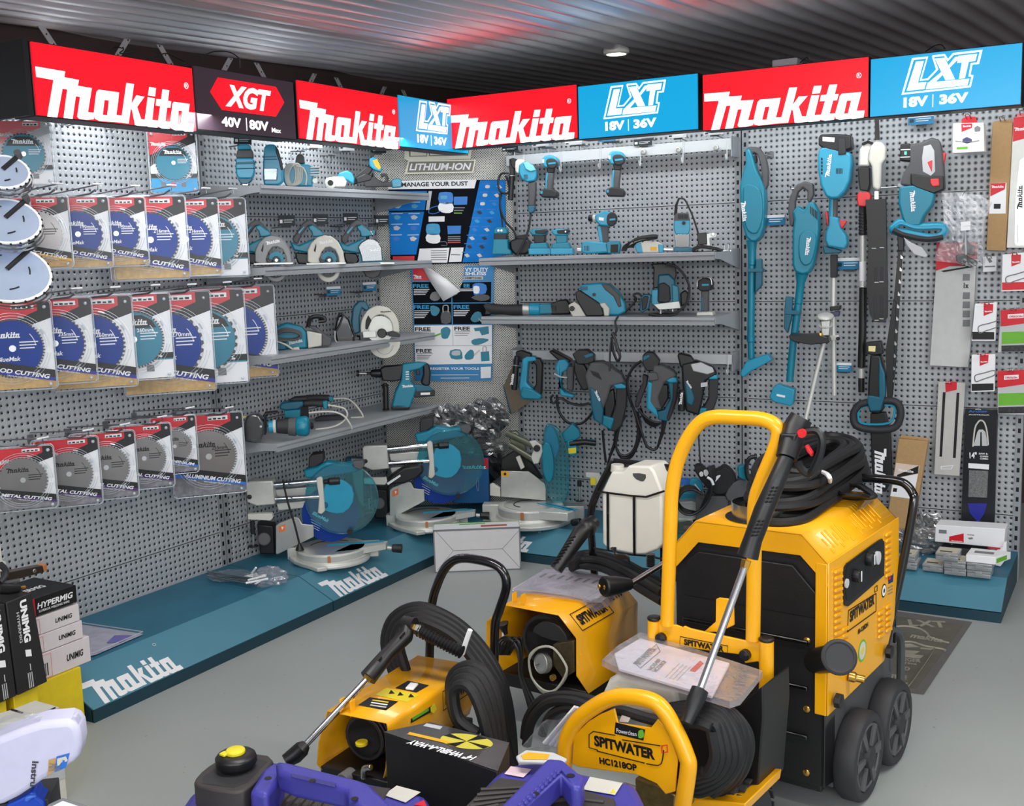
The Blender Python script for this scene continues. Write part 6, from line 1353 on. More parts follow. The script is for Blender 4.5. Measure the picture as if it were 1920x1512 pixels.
# third saw, seen edge on, at the start of the right wall
k2 = (700,720,2.678)
c_ = W0.Z(700+790/2.678,720+605/2.678,DK+.086); f3 = Fr(c_.x,c_.y,DK,24)
t = Tk('mitre_saw','sliding mitre saw with upright teal guard seen edge on, right of the corner','mitre saw',f3,'sliding mitre saws on the plinths',k2)
R_ = .165; t.n('base_casting',.004); t.m.lathe([(R_*1.2,0),(R_*1.24,.02),(R_*1.04,.03),(R_*1.0,.045)],(0,0,0),Z_,ALUL,40); t.m.b(-.24,-.13,-.0,.07,0,.085,ALUL)
t.m.b(.10,.26,.02,.1,0,.07,ALU)
t.n('turntable',.002); t.m.lathe([(R_*.96,.045),(R_*.98,.08),(R_*.94,.086),(R_*.5,.086)],(0,0,0),Z_,ALUL,40); t.m.lathe([(R_*.8,.086),(R_*.8,.0875),(.001,.0875)],(0,0,0),Z_,ALU,40)
t.m.tube([V((R_*.5*math.cos(a),R_*.5*math.sin(a),.088)) for a in [1.6+.12*i for i in range(22)]],.003,INK,5)
t.n('table_arm',.004); t.m.slab([V((.05,-.10,.045)),V((.13,-.06,.045)),V((.225,-.13,.045)),V((.19,-.19,.045)),V((.05,-.15,.045))],(0,0,.042),ALUL)
t.n('teal_kerf_strip',0)
for o in (0,.026): t.m.slab([V((.03+o,.01,.088)),V((.05+o,.02,.088)),V((.215+o,-.13,.088)),V((.195+o,-.15,.088))],(0,0,.002),TEALB)
t.n('orange_pointer',0); t.m.b(-.035,-.02,-R_-.003,-R_+.002,.05,.084,COPPER)
t.n('fence',.003).e([(640,438),(780,440),(868,505),(868,588),(640,568)],.06,.012,ALU); t.n('fence_sticker',0).e([(642,438),(680,440),(680,466),(642,464)],.058,.002,ORG).disc(661,453,.0575,.007,INK,.001)
t.n('left_fence_end',.003).e([(585,505),(600,502),(636,525),(638,568),(585,562)],.05,.03,OFFW)
t.n('blade_guard',.006).e([(862,215),(895,206),(940,240),(970,320),(985,420),(980,540),(955,605),(905,605),(868,540),(848,430),(850,300)],.02,.035,GUA,2)
t.n('inner_guard',.006).e([(850,310),(885,300),(905,380),(905,460),(880,500),(850,440)],.0,.02,TEAL,2).e([(870,220),(905,225),(935,320),(900,380),(862,300)],.04,.05,TEALB,2)
t.n('guard_rim_slots',0)
for i in range(6): t.e([(968+i*1.5,330+i*42),(976+i*1.5,330+i*42),(977+i*1.5,352+i*42),(969+i*1.5,352+i*42)],.017,.002,TEALD)
t.n('teal_head',.006).e([(945,255),(1000,202),(1035,235),(1040,268),(990,300),(950,290)],.06,.07,TEAL).e([(970,290),(1000,280),(1030,330),(1010,370),(980,360)],.04,.05,TEAL)
t.n('handle',.006); t.m.tube([t.P(985,300,.05),t.P(1060,292,.05),t.P(1118,298,.05)],[.016,.014,.015],BLK,12); t.m.tube([t.P(1040,284,.05),t.P(1115,286,.05)],.007,TEALD,8)
t.n('yellow_label',0).e([(978,325),(1018,320),(1018,348),(980,352)],.036,.002,YELP)
OLI = mat('olive_grey_metal',(132,134,116),.35,.6)
t.n('slide_rail',.0); t.m.cyl(t.P(675,250,.12),t.P(825,320,.02),.017,OLI); t.n('slide_rail',.0); t.m.cyl(t.P(690,310,.12),t.P(815,385,.04),.016,OLI)
t.n('rail_block',.006).e([(670,240),(720,240),(760,290),(770,340),(740,360),(690,300)],.13,.05,OLI); t.n('end_bracket',.004).e([(782,290),(815,285),(845,310),(850,340),(830,400),(805,405),(790,370),(805,330)],.0,.025,ALUL)
t.n('end_knob',.002).disc(822,322,.0,.016,BLK,.02); t.n('lower_link',.003).e([(715,370),(735,362),(760,420),(740,432)],.05,.02,OFFW).n('dark_arm',.006).e([(640,380),(720,330),(800,400),(850,480),(640,430)],.12,.05,BLK)
t.n('clamp',.003).e([(1065,445),(1135,448),(1142,470),(1140,510),(1120,510),(1118,475),(1068,470)],.06,.03,ALUL).e([(1090,470),(1118,475),(1118,510),(1090,508)],.056,.003,YELP); a = t.P(1035,500,.02); b = t.P(1035,590,.02); t.m.cyl(a,b,.005,STL); t.m.cyl(t.P(1035,485,.02),t.P(1035,515,.02),.011,BLK); t.m.lathe([(.02,0),(.02,.004)],b,Z_,BLK,16)
t.n('arm_clasp',.003); t.m.cyl((.21,-.155,.03),(.25,-.18,.045),.016,BLK); t.end()
# corner: blue carton under plastic, two wrapped bundles
f = Fr(*(W0.X(835,960,0)),0); P = WC.Y(880,940,-.22); P = WC.m @ P; f = Fr(P.x,P.y,DK,28)
t = Tk('blue_carton','blue and red printed carton standing in the corner under black plastic','carton',f,None,k2,0)
t.n('box',.003).e([(408,375),(578,372),(584,600),(400,600)],0,.20,mat('deep_blue_print',(10,92,150),.5)); t.n('red_band',0).e([(408,376),(577,373),(577,428),(408,442)],-.001,.001,RED); t.lg(418,428,570,426,-.002,WHT,.5)
for i in range(5): t.e([(430+i*9,470),(434+i*9,470),(434+i*9,530-4*i),(430+i*9,530-4*i)],-.002,.001,SKY)
t.tu([(520,475),(528,475),(530,510),(524,540),(518,510)],.001,LGREY,-.002,5,3,True); t.end()
WRAP = clear('wrinkled_clear_wrap',glossy=.32,rough=.2,bump=.35,nscale=5,tint=(226,226,226),milky=.04,dist=.05)
FOIL = mat('black_plastic_wrap',(34,35,36),.22,noise=.3,nscale=10,bump=.3,ns2=20)
for lb,x,y,rx,rz,sd,dp in (('plastic wrapped dark bundle on the left on top of the blue carton',385,195,.10,.085,3,-.08),('plastic wrapped dark bundle on the right on top of the blue carton',560,175,.11,.095,5,-.03)):
    t = Tk('wrapped_bundle',lb,'bundle',f,'plastic wrapped bundles in the corner',k2); c = t.P(x,y,.10+dp)
    t.n('dark_core',0); lump(t.m,c,(rx*.86,.075,rz*.84),FOIL,.34,sd,26,16,2.2); t.end(1); t.n('film_wrap',0); lump(t.m,c,(rx*1.05,.09,rz),WRAP,.36,sd+4,30,18,2.6); t.end(1)
t = Tk('film_sheet','loose black and clear film draped over the blue carton front','plastic film',f,None,k2); t.n('film',0); lump(t.m,t.P(545,320,.10),(.13,.11,.05),WRAP,.3,9,30,14,3.4); lump(t.m,t.P(590,400,.12),(.07,.10,.09),FOIL,.2,11); t.end(1)
# white carton on the floor
f = Fr(.052,-.911,0,32); k5 = (780,940,5.647)
t = Tk('white_carton','white carton with taped folded end, on the floor in front of the corner','carton',f,None,k5)
a = f.Y(977.5,1069,0); h = f.Y(816,994,0).z; w = a.x
t.n('carton',.002); t.m.b(0,w,0,.11,0,h,mat('white_carton_board',(214,212,214),.6,noise=.04)); t.n('dark_edges',0)
for b_ in ((0,w,0,.006),(0,w,h-.009,h),(0,.006,0,h),(w-.006,w,0,h)): t.m.b(b_[0],b_[1],-.0008,-.0002,b_[2],b_[3],GREY)
t.n('top_print',0); t.m.b(.005,w-.005,.0,.105,h,h+.0008,WHT); t.m.b(.0,w,.098,.108,h+.0002,h+.0012,GREEN); t.m.b(w*.55,w*.85,.02,.05,h+.0002,h+.0012,mat('rust_print',(180,90,70),.5)); t.m.b(w*.3,w*.6,.07,.085,h+.0002,h+.0012,GREEN)
t.n('fold_lines',0); F1,F2 = t.P(395,525),t.P(915,505)
for p0,p1 in (((215,325),F1),((1100,300),F2),((225,735),F1),((1110,715),F2),(None,None)):
    t.m.tube([t.P(*p0) if p0 else F1,p1 if p1 else F2],.0012,GREY,4)
t.end()
# bag of hooks on the left plinth
f = Fr(*(W0.Z(455,1085,DK)),0); f = Fr(f.m.translation.x,f.m.translation.y,DK,30)
t = Tk('hook_bag','clear plastic bag of zinc pegboard hooks lying on the left plinth','bag',f,None,(0,0,1),.002)
rr = random.Random(5); t.n('hook_bundle',0)
for i in range(9): y = .03+.012*rr.random(); a = f.Z(388+rr.random()*16,1068+rr.random()*14,.01+.004*i); b = f.Z(470+rr.random()*14,1082+rr.random()*16,.012+.004*i); t.m.tube([a,b],.003,WIRE,6)
for i in range(7): a = f.Z(455+rr.random()*30,1075+rr.random()*25,.015+.008*i); t.m.tube([a,a+V((.07*rr.random()+.02,.05*rr.random()-.03,.03*rr.random()))],.0045,WHT,6)
t.n('film',0); lump(t.m,f.Z(435,1080,.012),(.10,.07,.014),BAG,.3,2,26,10,3); lump(t.m,f.Z(508,1082,.035),(.065,.055,.04),BAG2,.35,6,22,12,3.4); t.end(1)
f = Fr(*(W0.Z(200,1190,DK)),0); t = Tk('blister_pack','empty looking blade pack lying flat on the near left plinth end','blade pack',Fr(f.m.translation.x,f.m.translation.y,DK,0),None,(0,0,1))
F_ = t.f; q = [F_.Z(*p,.004) for p in ((150,1172),(268,1190),(180,1228),(140,1238))]; t.n('card',.0); t.m.slab(q,(0,0,.002),mat('pale_lilac_card',(196,190,205),.3,noise=.25,nscale=30)); q2 = [F_.Z(*p,.008) for p in ((215,1192),(250,1192),(225,1205),(200,1206))]; t.m.slab(q2,(0,0,.001),mat('lilac_print',(120,110,190),.4)); t.n('clear_lid',0); t.m.slab([p+V((0,0,.008)) for p in q],(0,0,.008),CLR); t.m.tube([p+V((0,0,.01)) for p in q],.002,RIM,5,True); t.end()
# ---- clutter on the right plinth between jerry can and yellow machine
k6 = (1100,820,3.85)
def rp(px,py,dep,yaw=20): return on(WR,px,py,dep,DK,yaw)
t = Tk('tool_bag','black fabric tool bag with white lettering lying on the right plinth','bag',rp(1330,930,.22),None,k6)
t.n('bag',.008).e([(775,225),(830,212),(880,260),(960,240),(990,215),(1040,240),(1080,300),(1060,370),(1000,410),(930,415),(860,360),(800,280)],-.03,.09,mat('black_nylon',(30,30,32),.75,noise=.2),2)
t.n('white_lettering',0)
for P in ([(812,262),(828,248),(842,260),(840,280),(822,285)],[(845,240),(868,236),(880,262),(862,285),(848,270)],[(920,300),(945,278),(968,276),(950,300),(925,325)]): t.e(P,-.034,.002,WHT,2)
t.n('stand',.003); p = t.P(930,420); t.m.b(p.x-.09,p.x+.09,-.02,.05,0,max(.02,p.z),RUBG); t.end()
t = Tk('coiled_cable','thick black cable coil tied upright, between the two yellow handle posts','cable',rp(1320,950,.30),None,k6)
t.n('coil',0)
for i in range(6): t.tu([(875+i*8,215-i*3),(900+i*5,300),(895-i*4,420-i*4),(840-i*5,510+i*4),(760,560-i*5),(690,545-i*7),(655,480-i*7),(690,400-i*6),(760,380-i*5),(830,410)],.0055,BLK,-.02+.012*i)
t.n('tie',0).tu([(870,290),(900,310),(915,345)],.006,WHT,-.03).end()
t = Tk('grey_power_cord','thin grey cord hanging from the rail down to the tool bag','cord',Fr(*(WR.Y(1312,880,-.2)),0),None,k6)
t.n('cord',0).tu([(805,-80),(812,60),(822,190),(850,290),(880,320),(940,320),(1000,370),(1060,470)],.004,RUB).end()
t = Tk('angle_grinder','teal angle grinder lying behind the black cable coil','grinder',rp(1300,945,.16),None,k6)
t.n('body',.006).e([(745,310),(790,302),(828,320),(842,380),(800,400),(755,370)],-.02,.05,TEALB,2).n('motor',.005).e([(660,405),(720,400),(800,410),(800,450),(720,468),(660,455)],-.02,.05,TEAL).n('cord',0).tu([(780,340),(805,370),(820,395),(812,425)],.003,WHT,-.03).n('foot',.002); p = t.P(720,465); t.m.b(p.x-.06,p.x+.05,-.015,.04,0,max(.02,p.z),RUB); t.end()
t = Tk('bench_saw','grey metal bench saw base under the cable coil on the right plinth','tool base',rp(1300,1000,.2),None,k6,0)
t.n('casting',.004).e([(655,470),(760,462),(830,480),(835,560),(780,600),(655,620)],-.04,.1,ALU).n('clear_box',.003).e([(655,600),(770,605),(775,690),(655,700)],-.06,.06,clear('clear_green_plastic',tint=(190,215,190),glossy=.3)).n('orange_part',.002).e([(700,640),(760,645),(760,670),(700,668)],-.03,.02,COPPER).n('latch',.003).e([(838,480),(985,485),(982,512),(850,512),(848,575),(838,575)],-.03,.05,ALUL).end()
t = Tk('teal_tool','teal upright tool body beside the second handle post','power tool',rp(1392,910,.2),None,k6)
t.n('body',.006).e([(1092,215),(1135,200),(1152,225),(1160,300),(1140,315),(1095,290)],-.02,.05,TEAL).n('lower',.005).e([(1000,420),(1060,330),(1150,310),(1180,400),(1100,470),(1040,470)],.0,.06,RUBG,2).n('foot',.003); p = t.P(1090,465); t.m.b(p.x-.04,p.x+.04,.0,.06,0,max(.02,p.z),RUB); t.n('black_loop',0).tu([(1230,140),(1180,150),(1155,200),(1160,280),(1190,320),(1225,310)],.010,BLK,-.05).end()
t = Tk('teal_box','teal tool case seen behind the white jerry can','case',rp(1245,920,.15),None,k6,0)
t.n('case',.004).e([(480,252),(590,252),(600,300),(590,640),(480,640)],-.05,.1,TEAL).n('pale_edge',0).e([(655,300),(745,305),(742,345),(655,350)],-.03,.03,SKY).end()
# ---- small cases and boxes on the right plinth end
k7 = (1640,980,4.447)
CASE = clear('frosted_clear_plastic',tint=(205,208,210),glossy=.3,milky=.35)
def rq(px,py,z=DK,yaw=0): p = W0.Z(px,py,z); return Fr(p.x,p.y,z,yaw)
for (x0,x1,yb,yt,lv,lb) in ((205,350,385,325,0,'clear small parts case, lower one beside the machine frame'),(200,335,320,262,1,'clear small parts case, upper one beside the machine frame'),(398,572,402,330,0,'clear small parts case with card, alone in the middle of the plinth'),
                          (578,760,432,366,0,'clear small parts case, bottom of the middle stack of three'),(575,755,372,312,1,'clear small parts case, second of the middle stack'),(503,690,306,243,2,'clear small parts case on top of the middle stack, card showing'),
                          (768,965,452,382,0,'clear small parts case, bottom of the right stack'),(765,975,392,332,1,'clear small parts case under the green labelled box')):
    P = rq(1640+x0/4.447,980+(yb)/4.447+lv*14.2); t = Tk('parts_case',lb,'case',P,'clear small parts cases on the right plinth',k7)
    a = t.P(x0,yb); b = t.P(x1,yb); w = b.x-a.x; z0 = lv*.030
    t.n('tray',.003); t.m.b(0,w,0,.10,z0,z0+.017,CASE); t.n('lid',.003); t.m.b(-.001,w+.001,-.001,.101,z0+.0175,z0+.0285,CASE)
    t.n('contents',.002)
    for i in range(5): t.m.b(w*(.05+.19*i),w*(.19+.19*i),.01,.09,z0+.003,z0+.012,GREY if i % 2 else LGREY)
    t.n('card_insert',0); t.m.b(w*.06,w*.94,.01,.09,z0+.029,z0+.0298,mat('beige_card',(196,190,170),.6) if lv != 0 or x0 == 398 else LGREY); t.m.b(w*.15,w*.7,.02,.035,z0+.0298,z0+.0302,INK); t.n('latch',.001); t.m.b(w*.35,w*.65,-.003,-.001,z0+.008,z0+.022,CASE); t.end()
t = Tk('green_label_box','small white box with green side label lying on the right stack of cases','box',rq(1640+770/4.447,980+450/4.447),None,k7)
a = t.P(765,330); t.n('box',.002); t.m.slab([V((-.005,-.005,.06)),V((.10,-.005,.06)),V((.145,.10,.06)),V((.0,.10,.06))],(0,0,.030),WHT); t.n('green_label',0); t.m.slab([V((.1035,.003,.064)),V((.1405,.093,.064)),V((.1405,.093,.082)),V((.1035,.003,.082))],(.001,-.0004,0),GREEN); t.n('top_print',0); t.m.b(.02,.09,.03,.06,.0905,.0912,GREY); t.end()
t = Tk('long_white_box','long white box with red corner mark, stacked behind the parts cases','box',rq(1640+505/4.447,980+300/4.447,DK,0),None,k7)
t.n('box',.002).e([(510,20),(1090,55),(1075,215),(500,160)],0,.10,WHT).n('barcode',0).e([(535,60),(600,64),(600,95),(535,90)],-.001,.001,GREY).n('red_mark',0).e([(622,118),(742,92),(742,168),(620,158)],-.001,.001,RED); t.lg(635,156,735,162,-.002,WHT,.3); t.n('print',0).e([(770,100),(830,104),(830,110),(770,106)],-.001,.001,GREY).e([(775,128),(815,125),(820,138),(790,142)],-.001,.001,GREY)
t.n('support',.002); t.m.b(.02,.2,.01,.09,0,.05,mat('dark_box',(60,60,62),.6)); t.end()
t = Tk('small_white_box','small white box with red hang tab on top of the long white box','box',rq(1640+665/4.447,980+180/4.447,DK,0),None,k7)
t.n('box',.002).e([(658,-35),(850,-20),(848,55),(655,42)],.03,.06,WHT).n('print_line',0).e([(665,-10),(845,2),(845,8),(665,-4)],.029,.001,GREY).n('red_tab',0).e([(705,-48),(780,-45),(778,-30),(705,-32)],.06,.002,REDP).end()
t = Tk('standing_white_box','white box standing on edge at the right end of the plinth','box',rq(1640+1010/4.447,980+370/4.447,DK,0),None,k7,0)
t.n('box',.002).e([(1005,360),(1048,368),(1100,300),(1098,170),(1075,172),(1060,215),(1015,240)],.0,.03,WHT).n('red_print',0).e([(945,205),(1050,215),(1045,225),(940,218)],-.002,.002,RED).end()
t = Tk('film_heap','heap of crinkled clear bags against the perforated wall on the right plinth','plastic bags',rq(1640+400/4.447,980+255/4.447),None,k7)
t.n('film',0); lump(t.m,t.P(400,165,.03),(.13,.07,.06),WRAP,.35,4,34,18,3); lump(t.m,t.P(430,90,.12),(.09,.04,.08),WRAP,.35,8,30,18,3); t.end(1); t.n('dark_pouch',.004).e([(365,230),(510,232),(505,285),(370,280)],.0,.05,RUB).end()
t = Tk('red_white_bag','flat bag with red and white card behind the parts cases','bag',rq(1640+800/4.447,980+300/4.447),None,k7); t.n('bag',.003).e([(690,200),(950,200),(1000,240),(960,280),(700,270)],.03,.03,mat('pale_bag',(190,188,190),.3,noise=.3)).n('red_card',0).e([(800,205),(880,200),(870,220),(800,230)],.028,.002,RED).end()
# floor mat
MATD = mat('grey_floor_mat',(92,90,80),.8,noise=.2,nscale=12,bump=.4); MATL = mat('worn_pale_mat_print',(146,142,128),.8,noise=.2,nscale=25)
P = [W0.Z(*p,.001) for p in ((1560,1130),(1822,1168),(1732,1303),(1500,1270))]
f = Fr(0,0,0,0); t = Tk('floor_mat','worn grey printed floor mat behind the big yellow machine','floor mat',f,None,k7)
t.n('mat',0); t.m.slab(P,(0,0,.003),mat('dark_mat_border',(98,96,94),.8)); q = [W0.Z(*p,.0045) for p in ((1560,1140),(1806,1172),(1718,1292),(1510,1262))]; t.m.slab(q,(0,0,.0006),MATD)
t.n('worn_print',0); Zp = lambda pts,z=.0054: [W0.Z(1640+x/4.447,980+y/4.447,z) for x,y in pts]
def mtx(s,a,b,hh): a,b = Zp([a,b]); ux = (b-a).normalized(); t.m.text(s,a,ux,V((-ux.y,ux.x,0)),(b-a).length,hh,MATL,.04)
mtx('LXT',(290,865),(610,880),.075); mtx('makita',(290,960),(560,1005),.05); mtx('NGER',(220,1155),(385,1172),.035); mtx('Time',(240,1180),(350,1192),.022); mtx('ED',(210,1230),(290,1240),.035); mtx('FREE',(140,1300),(270,1312),.035)
for P_ in ([(160,875),(260,870),(370,890),(430,925),(460,960),(560,995),(620,1010)],[(170,1010),(300,1000),(420,1035),(560,1060),(590,1075)],[(220,1350),(270,1352),(300,1350),(490,1075),(470,1065),(380,1055)]): t.m.tube(cr(Zp(P_,.005),5),.006,MATL,4,flat=.12)
t.m.face(Zp([(200,1010),(300,1010),(380,1040),(220,1045)]),MATL); t.m.face(Zp([(220,1060),(380,1075),(330,1100),(410,1110),(380,1135),(220,1120)]),MATL); t.end()
# ================================================================== MACHINES ON THE FLOOR
def sheet(m,pts,y0,y1,mt): m.quadstrip([V((x,y0,z)) for x,z in pts],[V((x,y1,z)) for x,z in pts],mt)
def solid(o,th): s = o.modifiers.new('thick','SOLIDIFY'); s.thickness = th; s.offset = -1; return o
HOS = mat('black_rubber_hose',(18,18,20),.6,noise=.12,bump=.3,ns2=300)
YELD = YEL
k3 = (1200,760,3.0232); k2b = (880,1020,3.0733); k1b = (320,1040,3); k4 = (1360,1100,3.43)
def plate_text(t,s,x0,y0,x1,y1,h,d,m=INK,ax='Y',bold=.05,lift=.0008):
    hit = (lambda x,y: t.f.Y(*t.px(x,y),d)) if ax == 'Y' else ((lambda x,y: t.f.X(*t.px(x,y),d)) if ax == 'X' else (lambda x,y: t.f.Z(*t.px(x,y),d)))
    a,b = hit(x0,y0),hit(x1,y1); ux = (b-a).normalized()
    n = {'Y': V((0,-1,0)),'X': V((1,0,0)),'Z': V((0,0,1))}[ax]; t.m.text(s,a,ux,n.cross(ux),(b-a).length,h,m,bold,0,lift)
# ---- the big hot water machine
Mf = Fr(2.175,-2.3,0,-7)
t = Tk('hot_water_pressure_washer','big yellow and black wheeled pressure washer cabinet with chimney ring','pressure washer',Mf,None,k3)
t.n('black_cabinet',.004); t.m.slab([V((x,.0,z)) for x,z in ((-.425,.08),(-.425,.60),(-.355,.70),(-.067,.703),(-.008,.62),(-.008,.08))],(0,.50,0),BLKM)
t.n('hood_front_lip',.001).m.slab([V((x,-.012,z)) for x,z in ((-.43,.60),(-.428,.652),(-.358,.732),(-.067,.735),(.002,.669),(.002,.61),(-.07,.68),(-.35,.675),(-.415,.60))],(0,.004,0),YEL)
t.n('front_rib',.003)
for z in (.20,.33,.45): t.m.b(-.40,-.05,-.012,.0,z,z+.012,BLKG)
t.m.slab([V((-.40,-.002,.52)),V((-.385,-.012,.62)),V((-.35,-.012,.65)),V((-.09,-.012,.652)),V((-.03,-.012,.59)),V((-.02,-.002,.52))],(0,.01,0),BLKM)
t.n('bolt',0)
for z in (.46,.28,.11): t.disc(*[0,0],0,.001,STL) if 0 else t.m.lathe([(.009,0),(.009,.003),(.004,.006)],(-.055,0,z),(0,-1,0),BRS,12)
t.n('side_flange',.002); t.m.slab([V((-.008,.0,.08)),V((-.008,.0,.60)),V((.0,.05,.60)),V((.0,.05,.08))],(-.01,.0,0),BLKG)
o = t.end()
hd = [(-.43,.60),(-.428,.652),(-.358,.732),(-.067,.735),(.002,.669),(.002,.62)]
t.n('yellow_hood',.0); sheet(t.m,hd,-.012,.505,YEL); solid(t.end(),.004)
t.n('hood_back',.001); t.m.slab([V((x,.505,z)) for x,z in hd[1:-1]]+[V((.0,.52,.3)),V((-.43,.52,.3))],(0,.004,0),BLKM)
t.n('side_panel',.002); S_ = [V((.0,y,z)) for y,z in ((-.012,.278),(.41,.284),(.53,.43),(.516,.672),(-.012,.672))]; t.m.slab(S_,(.004,0,0),YEL); t.m.slab([V((.0,-.014,.278)),V((.0,-.014,.668)),V((.0,-.010,.668)),V((.0,-.010,.278))],(-.03,0,0),YEL); sp = t.end()
t.n('control_window',.003,par=sp); xs = lambda P,d=.005: [Mf.X(*t.px(x,y),d) for x,y in P]
W_ = [(1168,900),(1185,885),(1350,765),(1372,768),(1380,790),(1378,950),(1365,975),(1200,1120),(1165,1138),(1152,1110),(1152,940)]
t.m.slab(cr(xs(W_),3,True),(.003,0,0),BLK); t.n('window_recess',0,par=sp); W2 = xs(W_,.0085); c = sum(W2,V())/len(W2); t.m.slab(cr([c+(p-c)*.86 for p in W2],3,True),(.0004,0,0),INK)
t.n('control_knob',.001,par=sp);
for x,y,r in ((1215,965,.018),(1290,870,.020)): p = Mf.X(*t.px(x,y),.009); t.m.lathe([(r,0),(r*.9,.016),(r*.5,.018)],p,X_,BLK,10); t.m.b(p.x+.018,p.x+.02,p.y-.002,p.y+.002,p.z-.014,p.z+.014,WHT)
t.n('pressure_gauge',0,par=sp); p = Mf.X(*t.px(1338,865),.009); t.m.lathe([(.018,0),(.018,.008),(.015,.0085)],p,X_,LGREY,20); p = Mf.X(*t.px(1168,1010),.009); t.m.lathe([(.012,0),(.012,.004)],p,X_,LGREY,16)
t.n('lettering',0,par=sp); plate_text(t,'SPITWATER',1188,1235,1328,1128,.030,.0045,ax='X'); plate_text(t,'10-120DH',1235,1302,1292,1256,.014,.0045,ax='X')
t.m.tube([Mf.X(*t.px(x,y),.005) for x,y in ((1182,1165),(1338,1068),(1338,1168),(1176,1285))],.0014,INK,4,True); t.m.tube([Mf.X(*t.px(x,y),.005) for x,y in ((1330,1035),(1345,1022),(1345,1052),(1330,1062))],.001,INK,4,True)
t.n('round_badge',0,par=sp)
for x,y,r,m_,m2 in ((1260,1392,.030,GREEN,OFFW),(1382,1052,.019,INK,WHT)): p = Mf.X(*t.px(x,y),.0045); t.m.lathe([(r,0),(r,.0006)],p,X_,m_,24); t.m.lathe([(r*.8,.0006),(r*.8,.001)],p,X_,m2,24); t.m.lathe([(r*.35,.001),(r*.35,.0014)],p,X_,YELP if m_ is GREEN else INK,7)
t.n('flag_sticker',0,par=sp); t.m.slab(xs([(1408,970),(1436,955),(1434,1000),(1408,1015)],.0046),(.0006,0,0),mat('navy_print',(24,34,100),.5)); t.m.slab(xs([(1408,970),(1422,962),(1421,988),(1408,992)],.0054),(.0004,0,0),RED)
for i in range(3): t.m.slab(xs([(1405,1035+i*18),(1432,1020+i*18),(1432,1026+i*18),(1405,1041+i*18)],.0046),(.0004,0,0),GREY)
def louv(x,y,w): t.m.slab(xs([(x,y+16),(x+6,y),(x+w,y-14),(x+w,y+2)],.0045),(.006,0,-.002),YEL)
t.n('louvre_slot',.001,par=sp)
for i in range(12): louv(1096,935+i*35,44)
for i in range(8): louv(1386,725+i*33,34)
for i in range(5): louv(1388,1135+i*33,32)
for i in range(5): louv(1344,1170+i*33,34)
for i in range(3): louv(1140,1262+i*36,40)
t.n('embossed_slot',.001,'slots pressed into the hood in the shape of letters')
rn = V((.066,0,.069)).normalized(); rd = V((.069,0,-.066)).normalized()
for i in range(17):
    if i in (7,8): continue
    y = .05+i*.023; b_ = .2 if i % 3 == 0 else .0; p = V((-.067,y,.735))+rd*(.02+b_*.08); ln = .05 if i % 3 else .022
    t.m.slab([p,p+V((0,.006,0)),p+V((0,.006,0))+rd*ln,p+rd*ln],rn*.003,YEL)
    if i % 3 == 0: p = p+rd*.032; t.m.slab([p,p+V((0,.006,0)),p+V((0,.006,0))+rd*.014,p+rd*.014],rn*.003,YEL)
t.n('chimney_opening',0); cc = V((-.225,.10,.736)); t.m.lathe([(.092,0),(.092,.001)],cc,Z_,INK,36); o = t.end()
t.n('chimney_ring',0,'bare steel chimney ring'); t.m.lathe([(.074,.0),(.076,.04),(.074,.04),(.072,.002)],cc,Z_,STL,36)
def wheel(y,z,r,x0,w):
    t.n('wheel',.003); t.m.lathe([(r*.6,0),(r*.93,.0),(r,.012),(r,w-.012),(r*.93,w),(r*.78,w),(r*.76,w-.006),(.0,w-.006)],(x0,y,z),X_,RUB,48); o = t.end()
    t.n('hub',.0,par=o)
    for k in range(6): a = k*PI/3; d = V((0,math.cos(a),math.sin(a))); e = V((0,-math.sin(a),math.cos(a))); c = V((x0+w-.006,y,z)); t.m.slab([c+d*r*.2+e*.006,c+d*r*.74+e*.012,c+d*r*.74-e*.012,c+d*r*.2-e*.006],(.006,0,0),RUBG)
    t.m.lathe([(r*.26,0),(r*.24,.012),(r*.1,.014)],(x0+w-.006,y,z),X_,RUB,20); t.m.lathe([(r*.76,.0),(r*.7,.004),(r*.68,.0)],(x0+w-.006,y,z),X_,RUBG,40); t.end()
wheel(.152,.118,.118,-.005,.06); wheel(.395,.118,.118,-.005,.06)
wheel(.152,.118,.118,-.485,.05); wheel(.395,.118,.118,-.485,.05)
t.n('lower_chassis',.003); t.m.b(-.42,-.02,.01,.52,.06,.10,BLKM); t.m.slab([V((-.02,.05,.06)),V((-.02,.5,.06)),V((-.02,.5,.30)),V((-.02,.02,.30))],(.015,0,0),mat('dark_grey_paint',(70,72,74),.5))
t.n('rear_guard',.004); t.m.tube(cr([Mf.X(*t.px(x,y),-.01) for x,y in ((1410,1500),(1410,1300),(1440,1275),(1475,1320),(1478,1500),(1470,1640))],4),.012,mat('dark_grey_paint',None),8)
t.n('fuel_cap',.004,'large black filler neck with cap'); a = Mf.Y(*t.px(1000,1450),.02); b = Mf.X(*t.px(1125,1430),.085); t.m.cyl(a,b,.032,BLK,.034,20); d = (b-a).normalized(); t.m.lathe([(.040,-.004),(.042,.008),(.034,.012),(.032,.009),(0,.009)],b,d,RUB,28)
t.n('brass_fitting',.001); p = Mf.X(*t.px(1218,1500),.01); p = V((.004,.10,.36)) if 0 else Mf.X(1591,1268,.006); t.m.lathe([(.010,0),(.014,.0),(.014,.015),(.010,.02),(.010,.04)],p,(1,.3,-.15),BRS,12)
t.n('clamp_knob',.001)
for x,y in ((1565,1313),(1661,1221)): p = Mf.X(x,y,.008); t.m.lathe([(.010,0),(.020,.004),(.019,.018),(.008,.02)],p,X_,BLK,8)
t.n('rear_push_handle',0,'black tubular push handle'); hb = lambda x,y,q: Mf.Y(*t.px(x,y),q)
